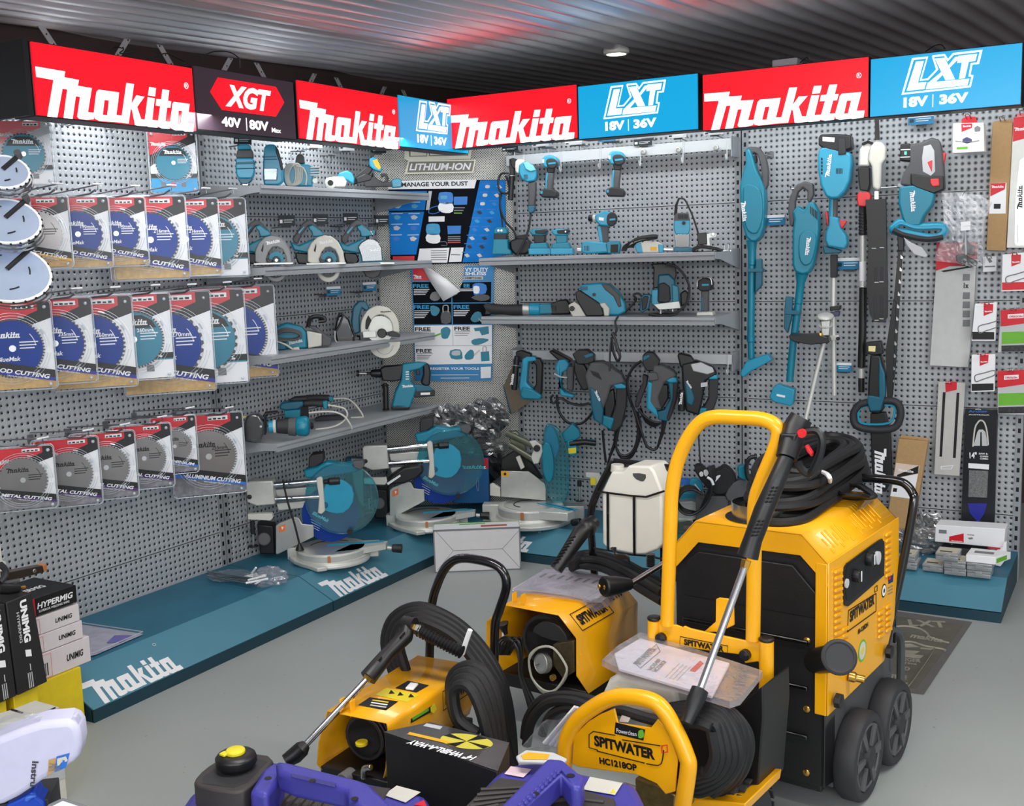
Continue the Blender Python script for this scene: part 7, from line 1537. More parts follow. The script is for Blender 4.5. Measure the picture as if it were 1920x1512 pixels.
t.m.tube(cr([hb(1210,412,.56),hb(1300,415,.56),hb(1430,425,.56),hb(1500,445,.56),hb(1545,500,.56),hb(1550,560,.55),hb(1500,850,.53),hb(1430,1180,.50),hb(1385,1395,.47)],5),.0125,BLKG,10); t.end()
# hose, cable, sheet on the roof
RT_ = Mf.at(-.17,.33,.735)
t = Tk('high_pressure_hose','thick black hose coiled and tied on top of the big yellow machine','hose',RT_,'black hoses of the pressure washers',k3)
t.n('coil',0)
cK = RT_.Z(*t.px(950,440),.035)
for i in range(15):
    z = .016+.023*(i//3); sc_ = 1.0-.13*(i % 3)-.04*(i//3); Q_ = [RT_.Z(*t.px(x+15,y-15),.035) for x,y in ((575,560),(640,470),(860,360),(1040,290),(1210,300),(1270,370),(1180,450),(1040,540),(900,610),(700,620))]
    t.m.tube(cr([V((cK.x+(p.x-cK.x)*sc_+.006*R.random(),cK.y+(p.y-cK.y)*sc_,z+.008*math.sin(k*1.3+i))) for k,p in enumerate(Q_)],5,True),.0122,HOS,8,True)
t.n('white_tie',0,'white cable tie'); t.m.tube(cr([RT_.Z(*t.px(x,y),z) for x,y,z in ((985,370,.1),(1050,385,.11),(1078,420,.10),(1065,455,.03))],4),.006,WHT,6); t.end()
t = Tk('power_cable','thin black cable bundle on the roof edge of the big machine','cable',RT_,None,k3); t.n('coil',0)
for i in range(6): t.m.tube(cr([RT_.Z(*t.px(x,y),.006+.006*i) for x,y in ((1100+i*6,480),(1140,435+i*3),(1230,440+i*4),(1310-i*6,490),(1335-i*4,520),(1250,530-i*4),(1150,520-i*3))],4,True),.005,BLK,6,True)
t.end()
t = Tk('instruction_sheet','folded paper sheet in a sleeve under the hose coil on the big machine','paper',RT_,None,k3); t.n('sheet',0); t.m.slab([RT_.Z(*t.px(x,y),.004) for x,y in ((830,600),(980,620),(1060,560),(1125,445),(1060,440))],(0,0,.003),WHT); t.n('print_lines',0); t.m.tube([RT_.Z(*t.px(x,y),.0075) for x,y in ((1000,580),(1060,500))],.002,GREY,4); t.end()
# ---- petrol pressure washer with yellow trolley frame
Hf = Fr(1.95,-2.5,0,-7)
t = Tk('petrol_pressure_washer','yellow framed petrol pressure washer with tall hoop handle and nameplate','pressure washer',Hf,None,k3)
RR = .0172
hp = [(155,1245),(158,1100),(172,700),(178,520),(205,350),(260,210),(335,105),(420,68),(560,70),(690,80),(765,115),(785,170),(760,260),(690,430),(652,560),(648,800),(640,1330)]
t.n('hoop_handle',0,'tall yellow tubular handle'); t.m.tube(cr([Hf.Y(*t.px(x,y),0) for x,y in hp],5),RR,YEL,16)
t.k = k2b
t.n('cross_plate',.002).e([(1035,432),(1110,440),(1110,470),(1190,470),(1230,485),(1235,475),(1270,490),(1400,520),(1590,560),(1745,575),(1740,690),(1690,695),(1660,680),(1590,690),(1560,640),(1130,585),(1110,600),(1035,570)],-.004,.008,YEL)
t.n('nameplate',0).tu([(1215,535),(1490,590),(1485,645),(1212,585)],.0011,INK,-.005,4,1,True); plate_text(t,'SPITWATER',1238,582,1468,626,.0155,-.0048)
t.n('black_knob',.001)
for x,y in ((1112,540),(1596,636)): t.disc(x,y,-.005,.0135,BLK,.014,12).disc(x,y,-.02,.006,RUB,.003,6)
t.n('side_post',.0)
t.m.tube([Hf.Y(*t.px(x,y),0) for x,y in ((1712,560),(1712,800),(1690,1330))]+[Hf.Y(*t.px(1690,1330),0)+V((-.0,-.03,-.06)),Hf.Y(*t.px(1690,1330),0)+V((-.0,-.10,-.12))],RR,YEL,14)
t.n('side_post',.0); t.m.tube([Hf.Y(*t.px(x,y),0) for x,y in ((1066,440),(1066,700),(1060,1200))],RR,YEL,14)
t.n('post_cap',.001)
for x,y in ((1712,552),(1066,430)): p = Hf.Y(*t.px(x,y),0); t.m.lathe([(RR*1.05,-.002),(RR*1.05,.003),(RR*.8,.006)],p,Z_,BLK,16)
t.n('lance_bracket',.002).e([(1420,320),(1440,312),(1490,318),(1522,345),(1525,470),(1440,510),(1350,510),(1418,450)],.02,.006,YEL)
FY = -.33
t.n('front_loop',0,'yellow front loop tube'); t.m.tube(cr([Hf.Y(*t.px(x,y),FY) for x,y in ((540,1500),(548,1250),(560,1130),(620,1020),(720,940),(820,890),(930,882),(1050,905),(1120,960),(1190,1080),(1250,1220),(1262,1300),(1225,1540))],5),.0185,YEL,16)
t.n('front_plate',.002).e([(600,1110),(680,1030),(750,985),(835,950),(855,1035),(1045,1062),(1085,1010),(1140,1070),(1200,1240),(1185,1430),(1130,1445),(1080,1385),(960,1330),(640,1290),(590,1270)],FY-.003,.006,YEL); fp = t.end()
t.n('lettering',0,par=fp); plate_text(t,'SPITWATER',722,1165,1072,1248,.026,FY-.0035); plate_text(t,'HC1218OP',752,1268,968,1312,.016,FY-.0035)
t.tu([(880,1130),(1100,1165)],.0013,INK,FY-.004,4); t.tu([(740,1190),(690,1175),(690,1100),(715,1082),(840,1105)],.0013,INK,FY-.004,4,1); t.tu([(735,1195),(1010,1265)],.0013,INK,FY-.004,4).tu([(1020,1268),(1090,1278),(1112,1250),(1120,1190)],.0013,INK,FY-.004,4,2); t.tu([(1110,1165),(1140,1160),(1142,1200),(1110,1205)],.0016,RED,FY-.004,4,1,True)
t.n('dealer_sticker',0,par=fp).e([(842,1030),(1012,1072),(1002,1135),(836,1095)],FY-.0042,.001,INK).e([(975,1080),(1000,1075),(1005,1115),(975,1120)],FY-.005,.0006,GREEN,2); plate_text(t,'Powerclean',850,1088,965,1110,.010,FY-.0044,WHT,bold=.0)
t.n('plastic_tank',.012,'cream plastic tank').e([(750,890),(800,780),(850,760),(1180,830),(1200,920),(1180,1000),(760,960)],-.20,.16,OFFW)
t.n('warning_label',0).e([(848,825),(1080,868),(1075,910),(845,880)],-.201,.001,YELP).e([(880,865),(890,848),(900,868)],-.2025,.001,INK).e([(955,880),(965,855),(980,882)],-.2025,.001,INK)
t.n('engine_block',.01).e([(1150,960),(1560,930),(1690,820),(1695,1000),(1660,1450),(1150,1450)],-.10,.15,BLK)
for i in range(6): t.e([(1200,1000+i*60),(1500,1010+i*60),(1500,1030+i*60),(1200,1020+i*60)],-.105,.01,RUB)
t.n('engine_recoil',.003,'black engine recoil cover'); p = t.P(1400,1180,-.13); t.m.lathe([(.07,0),(.065,.02),(.03,.025)],p,(0,-1,0),RUB,24)
t.n('pump',.006,'brass and steel pump').e([(950,1350),(1080,1390),(1190,1450),(1180,1600),(960,1600)],FY+.03,.10,mat('dull_brass',(150,130,80),.35,.7,noise=.4,nscale=60))
t.n('axle_bracket',.003).e([(1270,1470),(1400,1480),(1590,1500),(1580,1560),(1260,1560)],-.20,.20,YEL)
t.n('bolt',.001).cy((1650,1115,-.03),(1690,1108,-.03),.006,STL,.008)
t.end()
wc = Hf.X(1447,1470,.13); RW_ = .115; wc = V((.085,Hf.Y(1447,1520,0).y-.10,RW_))
t.n('pneumatic_wheel',.001,'small pneumatic wheel with block tread'); t.m.lathe([(RW_*.5,0),(RW_*.8,-.006),(RW_*.97,.012),(RW_,.03),(RW_*.97,.05),(RW_*.8,.068),(RW_*.5,.062),(0,.055)],wc,X_,RUB,36); o = t.end()
t.n('tread_block',.001,par=o)
for i in range(26):
    a = 2*PI*i/26
    for j in range(3):
        a2 = a+(j % 2)*PI/26; d = V((0,math.cos(a2),math.sin(a2))); e = V((0,-math.sin(a2),math.cos(a2))); c = wc+V((.012+.019*j,0,0))+d*RW_*(.985 if j != 1 else 1.0)
        t.m.slab([c+e*.009,c+V((.014,0,0))+e*.009,c+V((.014,0,0))-e*.009,c-e*.009],d*.005,RUB)
t.m.name if 0 else None; t.end()
t.n('axle',0); t.m.cyl((-.20,wc.y,wc.z),(wc.x+.02,wc.y,wc.z),.010,STL); t.end()
# hoses of the petrol machine
t = Tk('high_pressure_hose','thick black hose coil hanging beside the petrol engine','hose',Hf,'black hoses of the pressure washers',k2b); t.n('coil',0)
for i in range(5): t.tu([(1140,950+i*24),(1300,930+i*26),(1440-i*12,960+i*26),(1530-i*34,1080),(1560-i*36,1220),(1500-i*30,1340-i*8),(1380-i*10,1420-i*26),(1280,1420-i*24),(1180+i*10,1250)],.0125,HOS,-.24-.012*i,9,5)
for i in range(3): t.tu([(1330,920+i*14),(1480,950+i*16),(1590-i*26,1060),(1615-i*30,1180),(1570-i*26,1320),(1480-i*10,1410-i*10),(1400,1440)],.0125,HOS,-.17-.02*i,9,5)
t.n('white_tie',0).e([(880,985),(940,978),(915,1030),(862,1025)],FY+.05,.004,WHT)
t.n('hose_run',0).tu([(740,1010),(850,960),(1000,1000),(1150,1040)],.0125,HOS,FY+.06).tu([(320,1120),(340,1000),(420,900),(560,875),(700,900),(760,930)],.0125,HOS,-.22).tu([(330,1160),(360,1020),(450,920),(580,905),(700,940)],.0125,HOS,-.24).tu([(420,1100),(460,1000),(540,950),(640,950),(720,990)],.0115,HOS,-.24).end()
t = Tk('document_sleeve','clear sleeve with rolled papers lying left of the yellow front loop','documents',Hf,None,k2b)
t.n('papers',0)
for i in range(7): t.m.cyl(t.P(610+i*8,940+i*2,-.28+.003*i),t.P(430+i*16,1150+i*4,-.30+.003*i),.0045,(WHT,mat('pale_lilac_paper',(200,200,225),.6))[i % 2],seg=6)
t.n('sleeve',.0).e([(305,1165),(420,1030),(480,1035),(640,940),(680,960),(520,1200),(330,1190)],-.32,.02,BAG).end()
t = Tk('instruction_manual','bagged white manual with two model lines on the petrol machine tank','manual',Hf.at(0,0,.0),None,k2b)
def zz(x,y,z): return Hf.Z(*t.px(x,y),z)
Q = [(765,705),(860,620),(985,545),(1300,640),(1690,770),(1560,930),(1500,950),(1280,880),(870,760)]
t.n('booklet',.002); t.m.slab([zz(x,y,.47) for x,y in ((835,650),(985,560),(1500,705),(1400,895),(860,735))],(0,0,.008),mat('white_booklet',(226,224,232),.5,noise=.05)); t.n('sleeve',0)
t.m.slab([zz(x,y,.466) for x,y in Q],(0,0,.016),BAG2)
t.n('print',0)
def ztx(s,x0,y0,x1,y1,hh,m=INK): a,b = zz(x0,y0,.4785),zz(x1,y1,.4785); ux = (b-a).normalized(); t.m.text(s,a,ux,V((-ux.y,ux.x,0)),(b-a).length,hh,m,.04)
ztx('SPITWATER',985,700,1085,605,.020,GREY); ztx('HC1540P',1052,730,1112,668,.012,GREY); ztx('HC1218OP',1080,740,1142,678,.012,GREY); t.m.tube([zz(x,y,.479) for x,y in ((958,690),(1078,580),(1100,620),(985,718))],.001,GREY,4,True)
for i in range(4): t.m.tube([zz(1130+i*22,770+i*6,.479),zz(1210+i*22,690+i*6,.479)],.0012,LGREY,4)
t.m.slab([zz(x,y,.479) for x,y in ((1270,730),(1330,675),(1350,690),(1300,740))],(0,0,.0006),RED); t.end()
# spray gun and lance of the petrol machine
def lance(t,pts,L0,r,names=('grip','brass_nut','lance_tube','nozzle')):
    pass
t = Tk('spray_lance','long chrome lance with vented black grip leaning across the tall hoop handle','spray lance',Hf,'spray lances',k3)
g = [(915,70,.02),(880,130,.01),(830,300,-.03),(770,440,-.06),(700,600,-.08),(640,760,-.10),(610,860,-.11)]
t.n('gun_body',0,'black gun body'); t.m.tube([t.P(*p) for p in g[:3]],[.026,.028,.024],BLK,14)
t.n('vented_grip',0); t.m.tube([t.P(*p) for p in g[2:]],[.018,.020,.022,.021,.024],BLK,14,flat=1)
for (x,y,d) in ((745,470,-.1),(665,660,-.125)):
    for i in range(5):
        for j in range(2): t.m.cyl(t.P(x-i*9+j*24,y+i*20,d),t.P(x-i*9+14+j*24,y+i*20-5,d),.0025,INK,seg=6)
t.n('black_block',.004).e([(790,160),(885,165),(865,255),(775,245)],-.03,.05,BLK)
t.n('red_button',0,'red button').disc(922,158,-.01,.010,REDP,.008,16)
t.n('trigger_guard',0); t.m.tube(cr(t.L([(940,150),(1000,145),(1030,190),(1025,260),(995,340),(960,390),(915,360),(895,320)],0),5),.009,BLK,8)
t.n('trigger',.002,'red trigger').e([(930,230),(945,225),(975,270),(970,295),(945,265)],-.005,.012,REDP)
t.n('brass_nut',0); t.m.cyl(t.P(603,880,-.115),t.P(590,930,-.12),.012,BRS,.010,6)
t.n('lance_tube',0,'chrome lance tube'); b2 = Hf.Y(*(880+1330/3.0733,1020+840/3.0733),-.27); t.m.cyl(t.P(592,920,-.12),b2,.0082,CHR)
t.n('nozzle',0); c2 = Hf.Y(880+1252/3.0733,1020+1035/3.0733,-.32); t.m.tube([b2.lerp(c2,-.05),b2.lerp(c2,0),b2.lerp(c2,.35),c2],[.008,.019,.020,.014],BLK,16); t.m.cyl(b2.lerp(c2,-.12),b2.lerp(c2,-.03),.006,BRS); t.end()
# ---- electric machines with hexagonal hoods
def elec(label,fr,k,top,hoodpts,L):
    t = Tk('electric_pressure_washer',label,'pressure washer',fr,'yellow electric pressure washers',k)
    P = [(q.x,q.z) for q in (fr.Y(*t.px(x,y),0) for x,y in hoodpts)]
    t.n('yellow_hood',0); sheet(t.m,P,0,L,YEL); h = t.end(); solid(h,.003)
    t.n('end_plate',.001); t.m.slab([V((x,L-.02,z)) for x,z in P],(0,.004,0),YEL)
    x0 = min(p[0] for p in P); x1 = max(p[0] for p in P); z0 = min(p[1] for p in P); zt = max(p[1] for p in P); cx = (x0+x1)/2; cz = (z0+zt)/2
    t.n('motor',.002,'black finned motor'); t.m.cyl((cx-.0,.05,cz),(cx,L-.05,cz),min(x1-x0,zt-z0)*.32,BLK,seg=24)
    for i in range(7): t.m.cyl((cx,.05+.012*i,cz),(cx,.054+.012*i,cz),min(x1-x0,zt-z0)*.36,RUB,seg=20)
    t.n('base_frame',.003); t.m.b(x0+.01,x1-.01,.0,L,max(z0-.03,.02),z0+.01,BLKM)
    for y in (.03,L-.05):
        for x in (x0+.03,x1-.05): t.m.b(x,x+.02,y,y+.02,0,z0,BLKM)
    t.n('bracket_fork',.001)
    return t,P,h
Af = Fr(1.147,-2.984,0,1.5)
t,P,h = elec('near yellow electric washer with a switch on top and hose looped behind',Af,k1b,None,[(850,1215),(822,1180),(830,1060),(880,880),(1215,948),(1225,985),(1215,1200),(1200,1260)],.40)
t.m.b(.028,.031,.01,.03,P[3][1]-.01,P[3][1]+.03,YEL); t.m.b(.058,.061,.01,.03,P[3][1]-.01,P[3][1]+.03,YEL)
t.end(); zT = Af.Z
def on_top(x,y,z): return Af.Z(*t.px(x,y),z)
zt = .3628
t.n('switch_plate',.0,par=h); t.m.slab([on_top(x,y,zt+.001) for x,y in ((1265,752),(1335,712),(1452,738),(1382,778))],(0,0,.001),INK); t.n('rocker_switch',.002,'white rocker switch',par=h); t.m.slab([on_top(x,y,zt+.002) for x,y in ((1320,762),(1350,730),(1395,738),(1365,768))],(0,0,.006),WHT)
t.n('warning_labels',0,par=h); t.m.slab([on_top(x,y,zt+.001) for x,y in ((1150,790),(1215,752),(1400,790),(1330,832))],(0,0,.0006),YELP); t.m.slab([on_top(x,y,zt+.001) for x,y in ((1055,848),(1120,805),(1280,828),(1210,878))],(0,0,.0006),INK)
for x,y in ((1240,775),(1290,785),(1350,795)): t.m.slab([on_top(x,y,zt+.0018) for x,y in ((x-14,y+10),(x,y-12),(x+20,y+8))],(0,0,.0004),INK)
for i in range(3): t.m.slab([on_top(x,y,zt+.0018) for x,y in ((1120+i*6,850-i*14),(1125+i*6,845-i*14),(1215+i*6,858-i*14),(1210+i*6,864-i*14))],(0,0,.0004),(OFFW,WHT,YELP)[i])
Rx = P[4][0]
t.n('side_sticker',0,par=h); Xp = lambda x,y: Af.X(*t.px(x,y),Rx+.004)
t.m.slab([Xp(x,y) for x,y in ((1350,950),(1352,925),(1440,870),(1470,850),(1480,880),(1440,900))],(.0006,0,0),INK); t.m.slab([Xp(x,y) for x,y in ((1355,920),(1450,865),(1450,880),(1360,935))],(.0012,0,0),GREEN); t.m.slab([Xp(x,y) for x,y in ((1460,860),(1485,840),(1495,870),(1478,895),(1462,885))],(.001,0,0),YELP)
a,b = Xp(1545,850),Xp(1680,760); ux = (b-a).normalized(); t.m.text('SPITWATER',a,ux,X_.cross(ux),.16,.028,INK,.04); t.m.tube([a-ux*.01-V((0,0,.01)),a+ux*.17-V((0,0,.01)),a+ux*.17+V((0,0,.04)),a-ux*.01+V((0,0,.04))],.0011,INK,4,True)
t.n('pump_cap',0,'pale yellow cap'); p = Af.Y(*t.px(1075,1068),.02); t.m.lathe([(.015,0),(.015,.006)],p,(0,-.1,1),YELP,16)
t.n('pump_head',.002); t.m.tube([Af.Y(*t.px(1020,1235),.02),Af.Y(*t.px(1020,1235),.02)+V((0,-.04,0))],.018,GREY,14); t.m.tube(cr([Af.Y(*t.px(x,y),.0) for x,y in ((1085,1260),(1090,1205),(1130,1198))],4),.008,STL,8)
t.n('push_handle',0,'black tubular handle'); t.m.tube(cr([Af.Y(*t.px(x,y),.46) for x,y in ((1455,600),(1468,300),(1500,170),(1555,65),(1640,22),(1800,48),(1870,100),(1888,185),(1850,310),(1825,400),(1820,620))],5),.0125,BLKG,12); t.end()
tA = t
t = Tk('high_pressure_hose','thick black hose looped around the back of the near yellow washer','hose',Af,'black hoses of the pressure washers',k1b); t.n('coil',0)
for i in range(4): t.m.tube(cr([Af.Y(*t.px(x,y),.36-.02*i) for x,y in ((1255+i*26,680),(1205+i*26,500),(1255+i*20,350+i*22),(1400,292+i*28),(1580,360+i*32),(1720-i*12,480+i*30),(1830-i*14,640+i*25),(1890-i*14,800),(1920-i*14,1000),(1930,1200))],5),.0135,HOS,9)
for i in range(4): t.m.tube(cr([Af.Y(*t.px(x,y),.10-.03*i) for x,y in ((1860-i*22,1080),(1830-i*30,800+i*22),(1740-i*22,640+i*34),(1630-i*8,640+i*36),(1575+i*6,720+i*32),(1590+i*12,880+i*18),(1650+i*26,1010))],5),.0135,HOS,9)
t.n('white_tie',0); t.m.tube(cr([Af.Y(*t.px(x,y),.27) for x,y in ((1685,425),(1662,490),(1640,560))],3),.007,WHT,6)
t.n('ribbed_sleeve',0,'ribbed black bend protector'); a,b = Af.Y(*t.px(1400,430),.24),Af.Y(*t.px(1635,550),.24); t.m.tube([a.lerp(b,i/28) for i in range(29)],[(.017,.012)[i % 2] for i in range(29)],BLK,12)
t.n('hose_coupling',0,'brass and steel coupling'); t.m.cyl(Af.Y(*t.px(1358,412),.24),Af.Y(*t.px(1388,422),.24),.013,BRS,seg=6); t.m.cyl(Af.Y(*t.px(1385,421),.24),Af.Y(*t.px(1410,430),.24),.015,STL,seg=6); t.end()
t = Tk('spray_lance','chrome lance and black grip resting on the fork of the near yellow washer','spray lance',Af,'spray lances',k1b)
ly = lambda x,y,d: Af.Y(*t.px(x,y),d)
t.n('vented_grip',0); t.m.tube([ly(1335,400,.24),ly(1320,460,.22),ly(1220,560,.16),ly(1180,610,.13),ly(1110,695,.09)],[.019,.021,.018,.020,.022],BLK,14)
t.n('grip_end',0); t.m.cyl(ly(1310,385,.24),ly(1372,398,.24),.019,BLK)
t.n('grip_vents',0)
for (x,y,d) in ((1290,450,.19),(1160,590,.115)):
    for i in range(6): t.m.cyl(ly(x-i*8+25,y+i*9-15,d),ly(x-i*8+25,y+i*9+3,d),.002,INK,seg=5)
t.n('brass_nut',0); t.m.cyl(ly(1112,690,.09),ly(1095,712,.08),.013,BRS,.010,6)
t.n('lance_tube',0,'chrome lance tube'); t.m.cyl(ly(1098,710,.08),ly(752,1078,-.10),.0082,CHR)
t.n('nozzle',0); t.m.tube([ly(760,1070,-.10),ly(740,1092,-.11),ly(700,1130,-.12),ly(645,1165,-.14)],[.012,.019,.020,.016],BLK,16); t.end()
# HP110
Bf = Fr(1.19,-2.208,0,-4.6)
t,P,h = elec('yellow electric washer behind the hose loops, with pressure gauge at its open end',Bf,k2b,None,[(190,760),(97,640),(97,450),(200,350),(515,410),(620,545),(620,760),(690,862)],.37)
q = Bf.Y(*t.px(262,330),.0); t.m.b(q.x-.014,q.x-.012,.005,.03,q.z-.01,q.z+.02,YEL); t.m.b(q.x+.018,q.x+.020,.005,.03,q.z-.01,q.z+.02,YEL); t.end()
a0 = V((P[4][0],0,P[4][1])); b0 = V((P[5][0],0,P[5][1])); sd = (b0-a0).normalized(); nn = V((-sd.z,0,sd.x)); nn = nn if nn.x > 0 else -nn; h_ = (b0-a0).length
t.n('lettering',0,par=h); o_ = a0+sd*h_*.72+Y_*.055+nn*.003; t.m.text('SPITWATER',o_,Y_,-sd,.155,.034,INK,.05); t.m.tube([a0+sd*h_*s+Y_*y+nn*.0035 for s,y in ((.18,.04),(.18,.225),(.88,.225),(.88,.04))],.0013,INK,4,True); t.m.text('HP110',a0+sd*h_*.5+Y_*.25+nn*.003,Y_,-sd,.075,.020,INK,.05)
t.n('gauge',.001,'round pressure gauge'); p = t.P(410,690,-.02); t.m.lathe([(.030,-.02),(.030,0),(.027,.002),(.026,0),(0,0)],p,(-.3,-1,.2),ALU,28); t.m.lathe([(.026,.0008),(0,.0008)],p,(-.3,-1,.2),LGREY,24); t.m.tube([p+V((-.002,-.003,0)),p+V((-.016,-.003,-.008))],.0012,INK,4)
t.n('clear_hose',0,'clear coiled hose')
for i in range(4): t.m.tube(cr([t.P(x,y,-.0-.008*i) for x,y in ((350,640+i*5),(400,600),(480,600),(545,680),(560,760-i*6),(500,840),(430,860-i*5),(365,780),(345,700))],4,True),.0036,mat('milky_hose',(190,190,176),.35),6,True)
t.n('brass_plug',0).disc(487,768,-.03,.009,BRS,.01)
t.n('pulley_cover',.002).e([(365,510),(400,460),(450,450),(520,480),(565,560),(480,560)],.02,.03,RUB,2)
t.n('pump_block',.003).e([(480,580),(600,560),(605,740),(540,780),(480,700)],.0,.06,mat('dark_brass',(90,80,60),.4,.6,noise=.4,nscale=70))
t.n('power_plug',.001,'black power plug'); t.m.lathe([(.02,0),(.016,.006),(.010,.02),(.007,.035)],t.P(190,460,-.03),(.2,.2,-1),BLK,16); t.tu([(195,500),(190,560),(170,610)],.004,WHT,-.03)
t.n('tied_cord',0,'long folded black cord')
for i in range(10): t.tu([(150+i*9,640),(170+i*12,560+(i % 3)*8),(230+i*8,540+(i % 4)*8),(280+i*3,640),(290+i*2,760),(330+i*8,900+i*6),(345+i*10,960)],.0035,BLK,-.05-.003*(i % 4),5,4)
t.n('rear_frame',0,'black tubular frame carrying the jerry can'); t.k = k6; by = .40
t.m.tube(cr([t.P(x,y,by) for x,y in ((70,1150),(42,820),(30,560),(75,405),(185,200),(250,186),(600,225))],5),.0125,BLKG,12); t.m.tube([t.P(x,y,by) for x,y in ((548,800),(552,1200))],.008,BLKG,8)
t.n('wire_basket',0,'black wire basket')
t.m.tube([t.P(x,y,by-.09) for x,y in ((75,392),(330,425),(430,432),(560,390))],.0035,BLKG,6); t.m.tube([t.P(x,y,by-.09) for x,y in ((50,802),(330,850),(430,856),(545,880))],.0035,BLKG,6)
for x,y0,y1 in ((152,402,815),(342,426,852)): t.m.tube([t.P(x,y0,by-.092),t.P(x+2,y1,by-.092)],.0045,BLKG,6)
t.end()
t = Tk('jerry_can','white plastic jerry can with screw cap standing in the black wire basket','jerry can',Bf,None,k6)
MILK = mat('milky_plastic',(226,224,214),.45,noise=.03)
t.n('can_body',.007).e([(112,770),(112,390),(178,250),(262,252),(300,206),(455,210),(485,245),(540,385),(542,780),(515,812),(420,848),(350,850),(160,812)],by-.085,.11,MILK)
t.n('handle_opening',.0).e([(333,262),(425,270),(412,318),(378,314),(350,298)],by-.0865,.002,mat('shadowed_gap',(70,72,74),.6),2); t.n('cap',.002,'ribbed screw cap'); a,b = t.P(222,250,by-.03),t.P(224,196,by-.03); t.m.cyl(a,b,.022,OFFW,.020,18); t.end()
t = Tk('bagged_leaflet','white printed leaflet in clear bag draped over the rear electric washer','leaflet',Bf,None,k2b)
bz = lambda x,y,z=.404: Bf.Z(*t.px(x,y),z); t.n('leaflet',.0); L1 = [(250,265),(440,152),(600,165),(870,215),(740,320),(700,330),(560,300),(420,280)]; t.m.slab([bz(x,y) for x,y in L1],(0,0,.004),WHT)
F2 = [a0+sd*h_*s+Y_*y+nn*.006 for s,y in ((-.05,.12),(.55,.14),(.6,.22),(.25,.33),(-.05,.34))]; t.n('bag',0); t.m.slab([bz(x,y,.409) for x,y in ((240,270),(440,145),(640,160),(900,215),(760,340),(700,340))],(0,0,.002),BAG2); t.m.slab(F2,nn*.003,BAG2)
t.n('print_lines',0)
for i in range(7): t.m.slab([bz(x,y,.4085) for x,y in ((400+i*50,190+i*6),(440+i*50,170+i*6),(452+i*50,174+i*6),(412+i*50,195+i*6))],(0,0,.0004),GREY)
t.end()
t = Tk('high_pressure_hose','black hose loops lying over the back end of the rear electric washer','hose',Bf,'black hoses of the pressure washers',k2b); t.n('coil',0)
for i in range(5): t.m.tube(cr([Bf.Z(*t.px(x,y),.43+.02*(i % 3)) for x,y in ((590,110+i*8),(640,60+i*16),(760,60+i*20),(900,110+i*24),(1000,165+i*26),(1110,230+i*26))],5),.0125,HOS,9)
t.n('small_cord',0)
for i in range(3): t.m.tube(cr([Bf.Y(*t.px(x,y),.2) for x,y in ((820+i*10,20),(850,60+i*8),(910,70+i*6),(920,110))],4),.004,BLK,6)
t.n('bend_protector',0); a,b = Bf.Y(*t.px(1045,60),.18),Bf.Y(*t.px(1045,130),.18); t.m.tube([a.lerp(b,i/12) for i in range(13)],[(.014,.010)[i % 2] for i in range(13)],BLK,10); t.end()
t = Tk('spray_lance','second spray lance, its twin nozzle pointing at the viewer over the rear yellow hood','spray lance',Bf,'spray lances',k2b)
t.n('nozzle',.002,'black twin nozzle head'); a,b = t.P(770,248,-.02),t.P(930,232,.06); t.m.tube([a,a.lerp(b,.05),a.lerp(b,.5),b],[.026,.030,.026,.016],BLK,18); d = (a-b).normalized(); t.m.lathe([(.024,0),(.0,0)],a+d*.001,d,INK,18)
for s in (-1,1): t.m.cyl(a+V((s*.009,0,0)),a+V((s*.009,0,0))+d*.006,.007,BRS,seg=10)
t.n('lance_tube',0,'chrome lance tube'); t.m.cyl(b,t.P(1240,40,.22),.0085,CHR); t.end()
t = Tk('spray_gun','black vented spray gun grip sloping up beside the jerry can basket','spray gun',Bf,None,k2b)
t.n('vented_grip',0); a,b = t.P(500,150,.14),t.P(640,-60,.22); t.m.tube([a,a.lerp(b,.5),b,t.P(720,-130,.28)],[.020,.022,.026,.022],BLK,14)
t.n('grip_vents',0)
for i in range(9): p = a.lerp(b,.15+.085*i)+V((0,-.021,.004)); t.m.cyl(p+V((-.010,0,.004)),p+V((.010,0,.012)),.002,INK,seg=5)
t.n('knuckle',.003,'black swivel knuckle'); t.m.sph(b.lerp(t.P(720,-130,.28),.5),.03,BLK); t.end()
# ---- dark carton and blue generators in front
c1 = lambda x,y,z: W0.Z(320+x/3,1040+y/3,z)
t = Tk('black_carton','black cardboard carton with yellow disc picture on top, before the near washer','carton',Fr(),None,k1b)
TP = [c1(x,y,.40) for x,y in ((1200,1000),(1840,1222),(1905,1062),(1800,1020),(1462,945))]
t.n('box',.003); t.m.slab([TP[0],TP[1],TP[2],TP[4]],(0,0,-.40),mat('black_carton_board',(26,25,24),.5,noise=.2)); t.n('printed_top',0); t.m.slab([p+V((0,0,.0004)) for p in (TP[0],TP[1],TP[2],TP[4])],(0,0,.0006),mat('glossy_dark_print',(62,62,62),.25,noise=.4,nscale=9)); U = (TP[1]-TP[0]); Vv = (TP[4]-TP[0])
E_ = [c1(1665+148*math.cos(a),1052+42*math.sin(a)+.1*148*math.cos(a),.4018) for a in [2*PI*i/28 for i in range(28)]]; t.m.face(E_,mat('dusty_yellow_print',(200,190,70),.5)); cE = sum(E_,V())/28
for i in (2,9,16,23): t.m.face([cE+V((0,0,.0004)),E_[i]+V((0,0,.0004)),E_[(i+2) % 28]+V((0,0,.0004))],INK)
def up(s,x0,y0,x1,y1,hh,m): a,b = c1(x0,y0,.4018),c1(x1,y1,.4018); ux = (b-a).normalized(); t.m.text(s,a,ux,V((-ux.y,ux.x,0)),(b-a).length,hh,m,.04,.2)
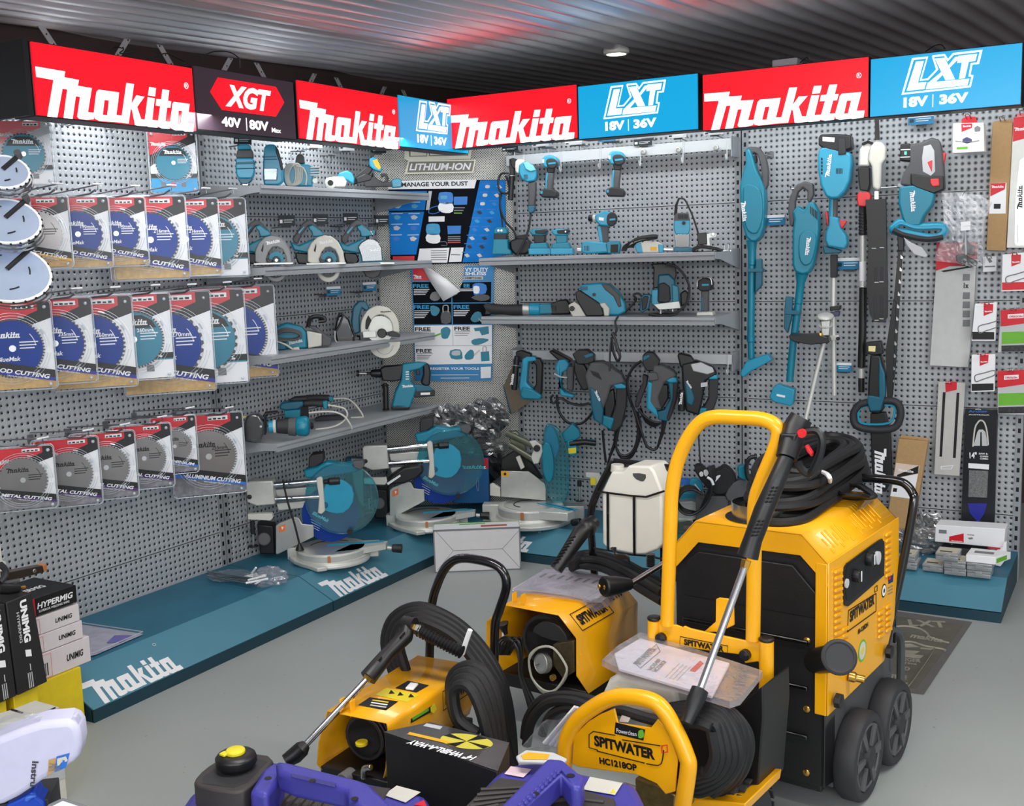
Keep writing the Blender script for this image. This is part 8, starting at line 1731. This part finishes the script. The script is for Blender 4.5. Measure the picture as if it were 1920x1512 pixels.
up('14" WHIRL-A-WAY',1725,1140,1355,1042,.022,WHT); t.m.slab([c1(x,y,.4018) for x,y in ((1600,1075),(1330,1012),(1345,1000),(1560,1050))],(0,0,.0004),ORG); t.m.face([c1(x,y,.4019) for x,y in ((1420,965),(1440,950),(1530,968),(1515,985))],LGREY); t.end()
IND = mat('indigo_plastic',(62,60,150),.42,noise=.06,bump=.3,ns2=400); DGR = mat('ribbed_dark_plastic',(56,52,52),.6,noise=.12)
kL = (330,1380,2.464)
G1 = Fr(1.25,-3.2,0,-5)
t = Tk('portable_generator','indigo generator with black tray and yellow-topped fuel cap, bottom left','generator',G1,'indigo generators at the bottom edge',kL)
gz = lambda x,y,z: G1.Z(*t.px(x,y),z)
t.n('case',.02); t.m.slab([gz(x,y,.36) for x,y in ((0,420),(15,330),(60,265),(100,238),(400,98),(460,112),(840,200),(1000,230),(1160,270),(1200,350),(1200,460))],(0,0,-.36),IND)
t.n('filler_tray',.004,'black filler tray'); t.m.slab(cr([gz(x,y,.415) for x,y in ((92,195),(150,140),(215,110),(370,82),(450,115),(345,230),(270,262),(100,232))],2,True),(0,0,-.05),DGR); o = t.end(); t.n('tray_floor',0,par=o); t.m.face([gz(x,y,.4155) for x,y in ((120,195),(200,135),(360,100),(420,120),(330,215),(265,240),(125,222))],RUB)
t.n('fuel_cap',.002,'ribbed black fuel cap'); p = gz(280,150,.415); t.m.lathe([(.034,0),(.036,.006),(.040,.008),(.042,.012),(.042,.026),(.037,.031),(.028,.033)],p,Z_,BLK,14); o = t.end()
t.n('yellow_button',.002,'yellow vent button',par=o); t.m.lathe([(.020,.032),(.020,.040),(.016,.042)],p,Z_,YELP,18); t.m.b(p.x-.019,p.x-.003,p.y-.027,p.y-.012,p.z+.033,p.z+.039,YELP)
t.n('dark_deck',.004); t.m.slab([gz(x,y,.365) for x,y in ((215,345),(300,272),(400,285),(520,205),(780,215),(995,240),(960,290),(820,345))],(0,0,-.02),DGR); o = t.end(); t.n('deck_rib',0,par=o)
for i in range(9): t.m.tube([gz(270+i*48,320+i*2,.367),gz(360+i*46,262-i*3,.367)],.004,DGR,6)
t.n('carry_handle',.010,'indigo carry handle')
t.m.slab([gz(x,y,.45) for x,y in ((458,112),(520,120),(845,200),(895,218),(1010,330),(900,352),(800,300),(790,245),(540,190),(475,165))],(0,0,-.045),IND); t.m.slab([gz(x,y,.42) for x,y in ((400,155),(462,112),(500,170),(420,272),(338,258))],(0,0,-.07),IND)
o = t.end(); t.n('handle_grip_inset',.001,par=o); t.m.slab([gz(x,y,.4515) for x,y in ((530,176),(740,222),(735,240),(535,196))],(0,0,.002),mat('indigo_dark',(48,46,120),.5)); t.n('screw_recess',0,par=o)
for x,y in ((630,210),(825,292),(425,198)): t.m.lathe([(.007,0),(.007,.001)],gz(x,y,.4535),Z_,INK,14)
t.n('warning_label',0); t.m.slab([gz(x,y,.3625) for x,y in ((960,275),(1020,232),(1130,262),(1060,310))],(0,0,.0008),OFFW); t.m.slab([gz(x,y,.3625) for x,y in ((1100,320),(1145,298),(1160,330))],(0,0,.0008),RED)
t.n('display_ring',0); t.m.tube(cr([gz(x,y,.368) for x,y in ((625,245),(650,232),(790,262),(800,280),(700,275),(640,262))],3,True),.003,GREY,5,True); t.end()
kR = (680,1340,2.124); G2 = Fr(1.55,-3.25,0,8)
t = Tk('portable_generator','second indigo generator with textured diagonal handle, bottom centre','generator',G2,'indigo generators at the bottom edge',kR)
gz = lambda x,y,z: G2.Z(*t.px(x,y),z)
t.n('case',.02); t.m.slab([gz(x,y,.40) for x,y in ((350,440),(440,320),(520,235),(600,188),(760,182),(880,228),(1090,270),(1135,365),(1145,440))],(0,0,-.40),IND)
t.n('dark_deck',.006); t.m.slab([gz(x,y,.408) for x,y in ((395,375),(470,300),(545,248),(660,262),(840,288),(1005,332),(1015,400),(400,420))],(0,0,-.02),DGR); o = t.end(); t.n('deck_rib',0,par=o)
for i in range(5): t.m.tube([gz(470-i*14,300+i*22,.410),gz(660-i*30,290+i*18,.410)],.004,DGR,6)
t.m.tube([gz(x,y,.410) for x,y in ((760,345),(830,335),(960,350))],.004,DGR,6)
t.n('carry_handle',.010,'indigo carry handle'); t.m.slab([gz(x,y,.47) for x,y in ((735,172),(800,178),(885,250),(870,290),(835,292),(790,235),(640,370),(600,420),(500,420),(560,350))],(0,0,-.05),IND); o = t.end()
t.n('grip_studs',0,par=o)
for i in range(11):
    for j in (0,1): p = gz(770-i*16+j*8,228+i*15+j*6,.4705); t.m.sph(p,.004,IND,seg=6,rings=4)
t.n('screw_recess',0,par=o); t.m.lathe([(.008,0),(.008,.001)],gz(828,245,.4705),Z_,INK,14); t.m.lathe([(.007,0),(.007,.001)],gz(690,318,.4705),Z_,INK,14)
t.n('warning_label',0); t.m.slab([gz(x,y,.4025) for x,y in ((565,238),(590,208),(672,220),(640,252))],(0,0,.0008),mat('pink_label',(226,200,206),.5)); t.m.slab([gz(x,y,.4025) for x,y in ((878,300),(905,250),(1035,275),(1005,322))],(0,0,.0008),OFFW); t.m.face([gz(x,y,.4037) for x,y in ((985,312),(998,295),(1008,314))],YELP)
t.end()
t = Tk('printed_pouch','orange and white printed pouch between the carton and the yellow loop','pouch',G2,None,kR); t.n('pouch',.003); t.m.slab([gz(x,y,.43) for x,y in ((610,165),(650,140),(760,150),(815,175),(800,190),(620,185))],(0,0,-.008),LGREY); t.n('orange_print',0); t.m.slab([gz(x,y,.4305) for x,y in ((630,165),(660,152),(745,160),(735,180),(640,180))],(0,0,.0008),ORG); t.end()
# ================================================================== LEFT FOREGROUND
k8 = (0,980,4.2)
t = Tk('yellow_stand','yellow display stand beside the end of the left plinth','stand',Fr(-.05,-2.745,0,90),None,k8)
t.n('body',.002); t.m.b(-.9,-.006,0,.5,0,.19,mat('mustard_yellow_board',(226,200,30),.5,noise=.08)); t.end()
ux_ = Fr(-.02,-2.745,.191,90)
Ff = lambda dx: Fr(dx,-2.745,.191,90)
for i,(pts,lb,lg) in enumerate((([(350,1035),(690,893),(712,1010),(372,1195)],'white welding supplies box, lowest of the three under the black box',0),([(322,890),(645,768),(655,895),(345,1038)],'white welding supplies box, middle of the stack',0),([(300,768),(605,625),(630,765),(325,890)],'white welding supplies box, top white one under the black box',0),([(270,612),(590,482),(608,610),(300,750)],'black carton with white slanted lettering on top of the three white boxes',1))):
    fr = Ff(-.06); t = Tk('welding_box',lb,'box',fr,'stacked boxes at the left edge',k8); P = t.L(pts)
    x1 = max(p.x for p in P); z0 = (P[2].z+P[3].z)/2; z1_ = (P[0].z+P[1].z)/2; x0 = P[0].x-.06; z0 = .0+i*.0 if i == 0 else z0
    t.n('carton',.002); t.m.b(x0,x1,0,.20,z0,z1_,BLK if lg else mat('pinkish_white_board',(216,208,210),.6)); t.n('print',0)
    a = V((x1-.09,-.001,z0+(z1_-z0)*.35)); t.m.text('HYPERMIG' if lg else 'UNIMIG',a-V((.055 if lg else 0,0,0)),X_,Z_,.13 if lg else .062,(z1_-z0)*(.34 if lg else .26),WHT if lg else INK,.03,.2)
    if not lg:
        for j in range(8): t.m.b(x1-.205+j*.0062,x1-.205+j*.0062+(.002,.0035)[j % 2],-.0012,-.0006,z0+.010,z0+(z1_-z0)*.6,INK)
        t.m.tube([V((x1-.23,-.001,z0+.004)),V((x1-.145,-.001,z0+.004)),V((x1-.145,-.001,z1_-.006)),V((x1-.23,-.001,z1_-.006))],.0008,PINK,4,True)
    else: t.m.b(x0,x0+.06,-.001,-.0005,z0,z1_,RED); t.m.text('SUPERIOR WELDING WIRE',V((x1-.14,-.001,z0+.008)),X_,Z_,.11,.007,WHT,.01); t.m.text('HYPERMIG',V((x1-.17,.07,z1_+.0008)),X_,Y_,.12,.03,WHT,.03,.2)
    t.end()
for i,(pts,lb) in enumerate((([(48,632),(250,552),(375,1255),(140,1365)],'tall black carton with vertical white lettering, the one nearer the white boxes'),([(-160,700),(38,640),(130,1368),(-60,1450)],'tall black carton with white lettering, cut by the left frame edge'))):
    fr = Fr(.10,-2.745,.0,90); t = Tk('welder_carton',lb,'carton',fr,'tall black cartons at the left edge',k8); P = t.L(pts); t.n('carton',.003); t.e(pts,0,.12,mat('black_matt_board',(30,29,30),.6,noise=.15))
    up_ = (P[0]-P[3]).normalized(); dn = -up_; rt = V((-dn.z,0,dn.x)); rt = V((up_.z,0,-up_.x)); a = P[0].lerp(P[1],.48)+dn*.01-V((0,.001,0)); t.n('lettering',0)
    t.m.text('UNIMIG',a,dn,rt,.125,.022,WHT,.05); t.m.text('HYPERMIG',a+dn*.03-rt*.014,dn,rt,.09,.009,LGREY,.02); t.m.tube([a+dn*.19+rt*.01,a+dn*.21+rt*.01],.001,WHT,4); t.m.slab([a+dn*.145,a+dn*.165,a+dn*.17+rt*.018,a+dn*.15+rt*.018],(0,-.0004,0),WHT)
    for j in range(3): t.m.tube([a+dn*(.215)+rt*(.012-.006*j),a+dn*(.26)+rt*(.012-.006*j)],.0014,LGREY,4)
    z0 = min(p.z for p in P)
    t.n('under_support',.002); t.m.b(min(P[3].x,P[2].x)+.0,max(P[3].x,P[2].x)-.02,.02,.12,0,z0+.02,mat('mustard_yellow_board',None)); t.end()
t = Tk('welding_torch','black torch handle with bronze bar resting across the black cartons','welding torch',Fr(.05,-2.745,0,90),None,k8)
t.n('bar',.002).e([(50,395),(340,340),(350,392),(60,470)],.0,.03,mat('dark_bronze',(60,52,48),.35,.5)).n('copper_end',.001,'copper bar end').e([(338,340),(368,328),(372,375),(348,390)],-.001,.032,COPPER).disc(270,382,-.001,.006,STL,.003)
t.n('handle',.0); t.m.tube([t.P(-20,520,-.02),t.P(60,525,-.02),t.P(140,520,-.02)],[.016,.016,.014],BLK,12); t.m.cyl(t.P(140,515,-.02),t.P(200,508,-.02),.005,BRS,.004); t.n('loop',0).tu([(0,330),(40,370),(40,420),(0,470)],.009,RUB,-.02); t.tu([(0,485),(80,470),(150,455)],.006,RUBG,.0).end()
t = Tk('white_edge_box','pale box edge standing behind the torch at the left frame edge','box',Fr(-.2,-2.745,0,90),None,k8); t.n('box',.002).e([(-60,150),(2,155),(20,300),(48,310),(52,400),(-60,420)],0,.05,OFFW).end()
t = Tk('ribbed_carton','opened white carton with ribbed side on the floor by the yellow stand','carton',Fr(),None,(0,1300,7.133))
wz = lambda x,y,z: W0.Z(x/7.133,1300+y/7.133,z); q = [wz(x,y,.27) for x,y in ((-100,430),(430,350),(790,185),(470,95),(150,222),(-100,290))]
t.n('carton',.002); t.m.slab(q,(0,0,-.27),mat('aged_white_board',(206,204,192),.6,noise=.06)); t.n('ribs',0); a,b = q[1],q[2]; o_ = (b-a).normalized(); n_ = V((o_.y,-o_.x,0))
for i in range(14): p = a.lerp(b,.28+.05*i)+n_*.001; t.m.slab([p,p+o_*.004,p+o_*.004-V((0,0,.2)),p-V((0,0,.2))],n_*.001,LGREY)
t.n('flap_gap',0); t.m.tube([wz(x,y,.2715) for x,y in ((430,340),(520,300),(740,195))],.002,INK,4); t.m.tube([wz(x,y,.2715) for x,y in ((150,222),(300,268))],.003,INK,4); t.end()
k9 = (0,1300,7.133); R1 = Fr(1.55,-3.75,0,40); Cw = W0.Z(60,1430,.55); R1 = Fr(Cw.x,Cw.y,0,40)
t = Tk('bagged_manual','rolled instruction manual in a clear bag at the bottom left corner','manual',R1,None,k9)
t.n('rolled_paper',.012,'rolled pale paper').e([(-200,700),(0,600),(300,480),(560,400),(900,370),(1010,400),(1060,500),(1085,700),(1060,850),(980,940),(800,1060),(600,1160),(430,1280),(250,1400),(50,1500),(-200,1560)],0,.07,mat('pale_lilac_paper',None))
t.n('bag_top',0).e([(-200,520),(0,400),(200,330),(560,390),(850,350),(1000,350),(1050,420),(700,520),(400,560),(100,680),(-200,760)],.01,.03,BAG)
t.n('blue_logo',0).e([(755,855),(930,805),(915,870),(880,1000),(740,1060),(725,1050),(745,960)],-.002,.001,SKY).e([(765,880),(880,850),(905,900),(890,920),(820,930),(800,960),(770,975),(762,930)],-.004,.001,OFFW,0).disc(850,912,-.006,.002,SKY,.001,10)
t.n('tan_panel',0).e([(650,900),(740,872),(735,960),(725,1050),(630,1110),(645,1000)],-.002,.001,mat('tan_print',(190,150,90),.5))
a,b = t.P(430,912,-.002),t.P(400,1250,-.002); ux = (b-a).normalized(); t.n('lettering',0); t.m.text('Instru',a,ux,V((-ux.z,0,ux.x)),(b-a).length,(t.P(420,930,-.002)-t.P(505,915,-.002)).length,mat('grey_ink',(60,58,66),.5),.03); a,b = t.P(660,940,-.003),t.P(650,1050,-.003); ux = (b-a).normalized(); t.m.text('AIR',a,ux,V((-ux.z,0,ux.x)),(b-a).length,.02,GREY,.02); t.end()
t = Tk('blue_tool','blue moulded plastic item under the rolled manual, bottom left','plastic item',R1,None,k9)
t.n('blue_body',.006).e([(50,1560),(100,1490),(260,1420),(420,1320),(480,1350),(500,1400),(590,1470),(600,1560)],.02,.05,mat('royal_blue_plastic',(20,70,190),.35)).n('detail',.003).e([(310,1450),(340,1390),(430,1370),(490,1400),(420,1420),(370,1470)],.012,.01,mat('bright_blue_plastic',(60,110,215),.3)).n('support',.002); q_ = t.P(300,1560,.04); t.m.b(q_.x-.10,q_.x+.05,.03,.12,0,q_.z+.02,RUB); t.end()
t = Tk('framed_board','corner of a grey edged white board at the bottom left','board',Fr(),None,k9); q = [wz(x,y,.5) for x,y in ((600,1560),(640,1490),(840,1395),(1250,1530),(1300,1700),(500,1700))]; t.n('frame',.002); t.m.slab(q,(0,0,-.02),GREY); q = [wz(x,y,.501) for x,y in ((700,1520),(840,1450),(1080,1530),(1200,1700),(600,1700))]; t.n('board',0); t.m.slab(q,(0,0,.001),mat('pale_lilac_board',(224,226,240),.5)); t.n('leg',0); c = sum(q,V())/5; t.m.cyl((c.x,c.y,0),(c.x,c.y,.48),.01,GREY); t.end()
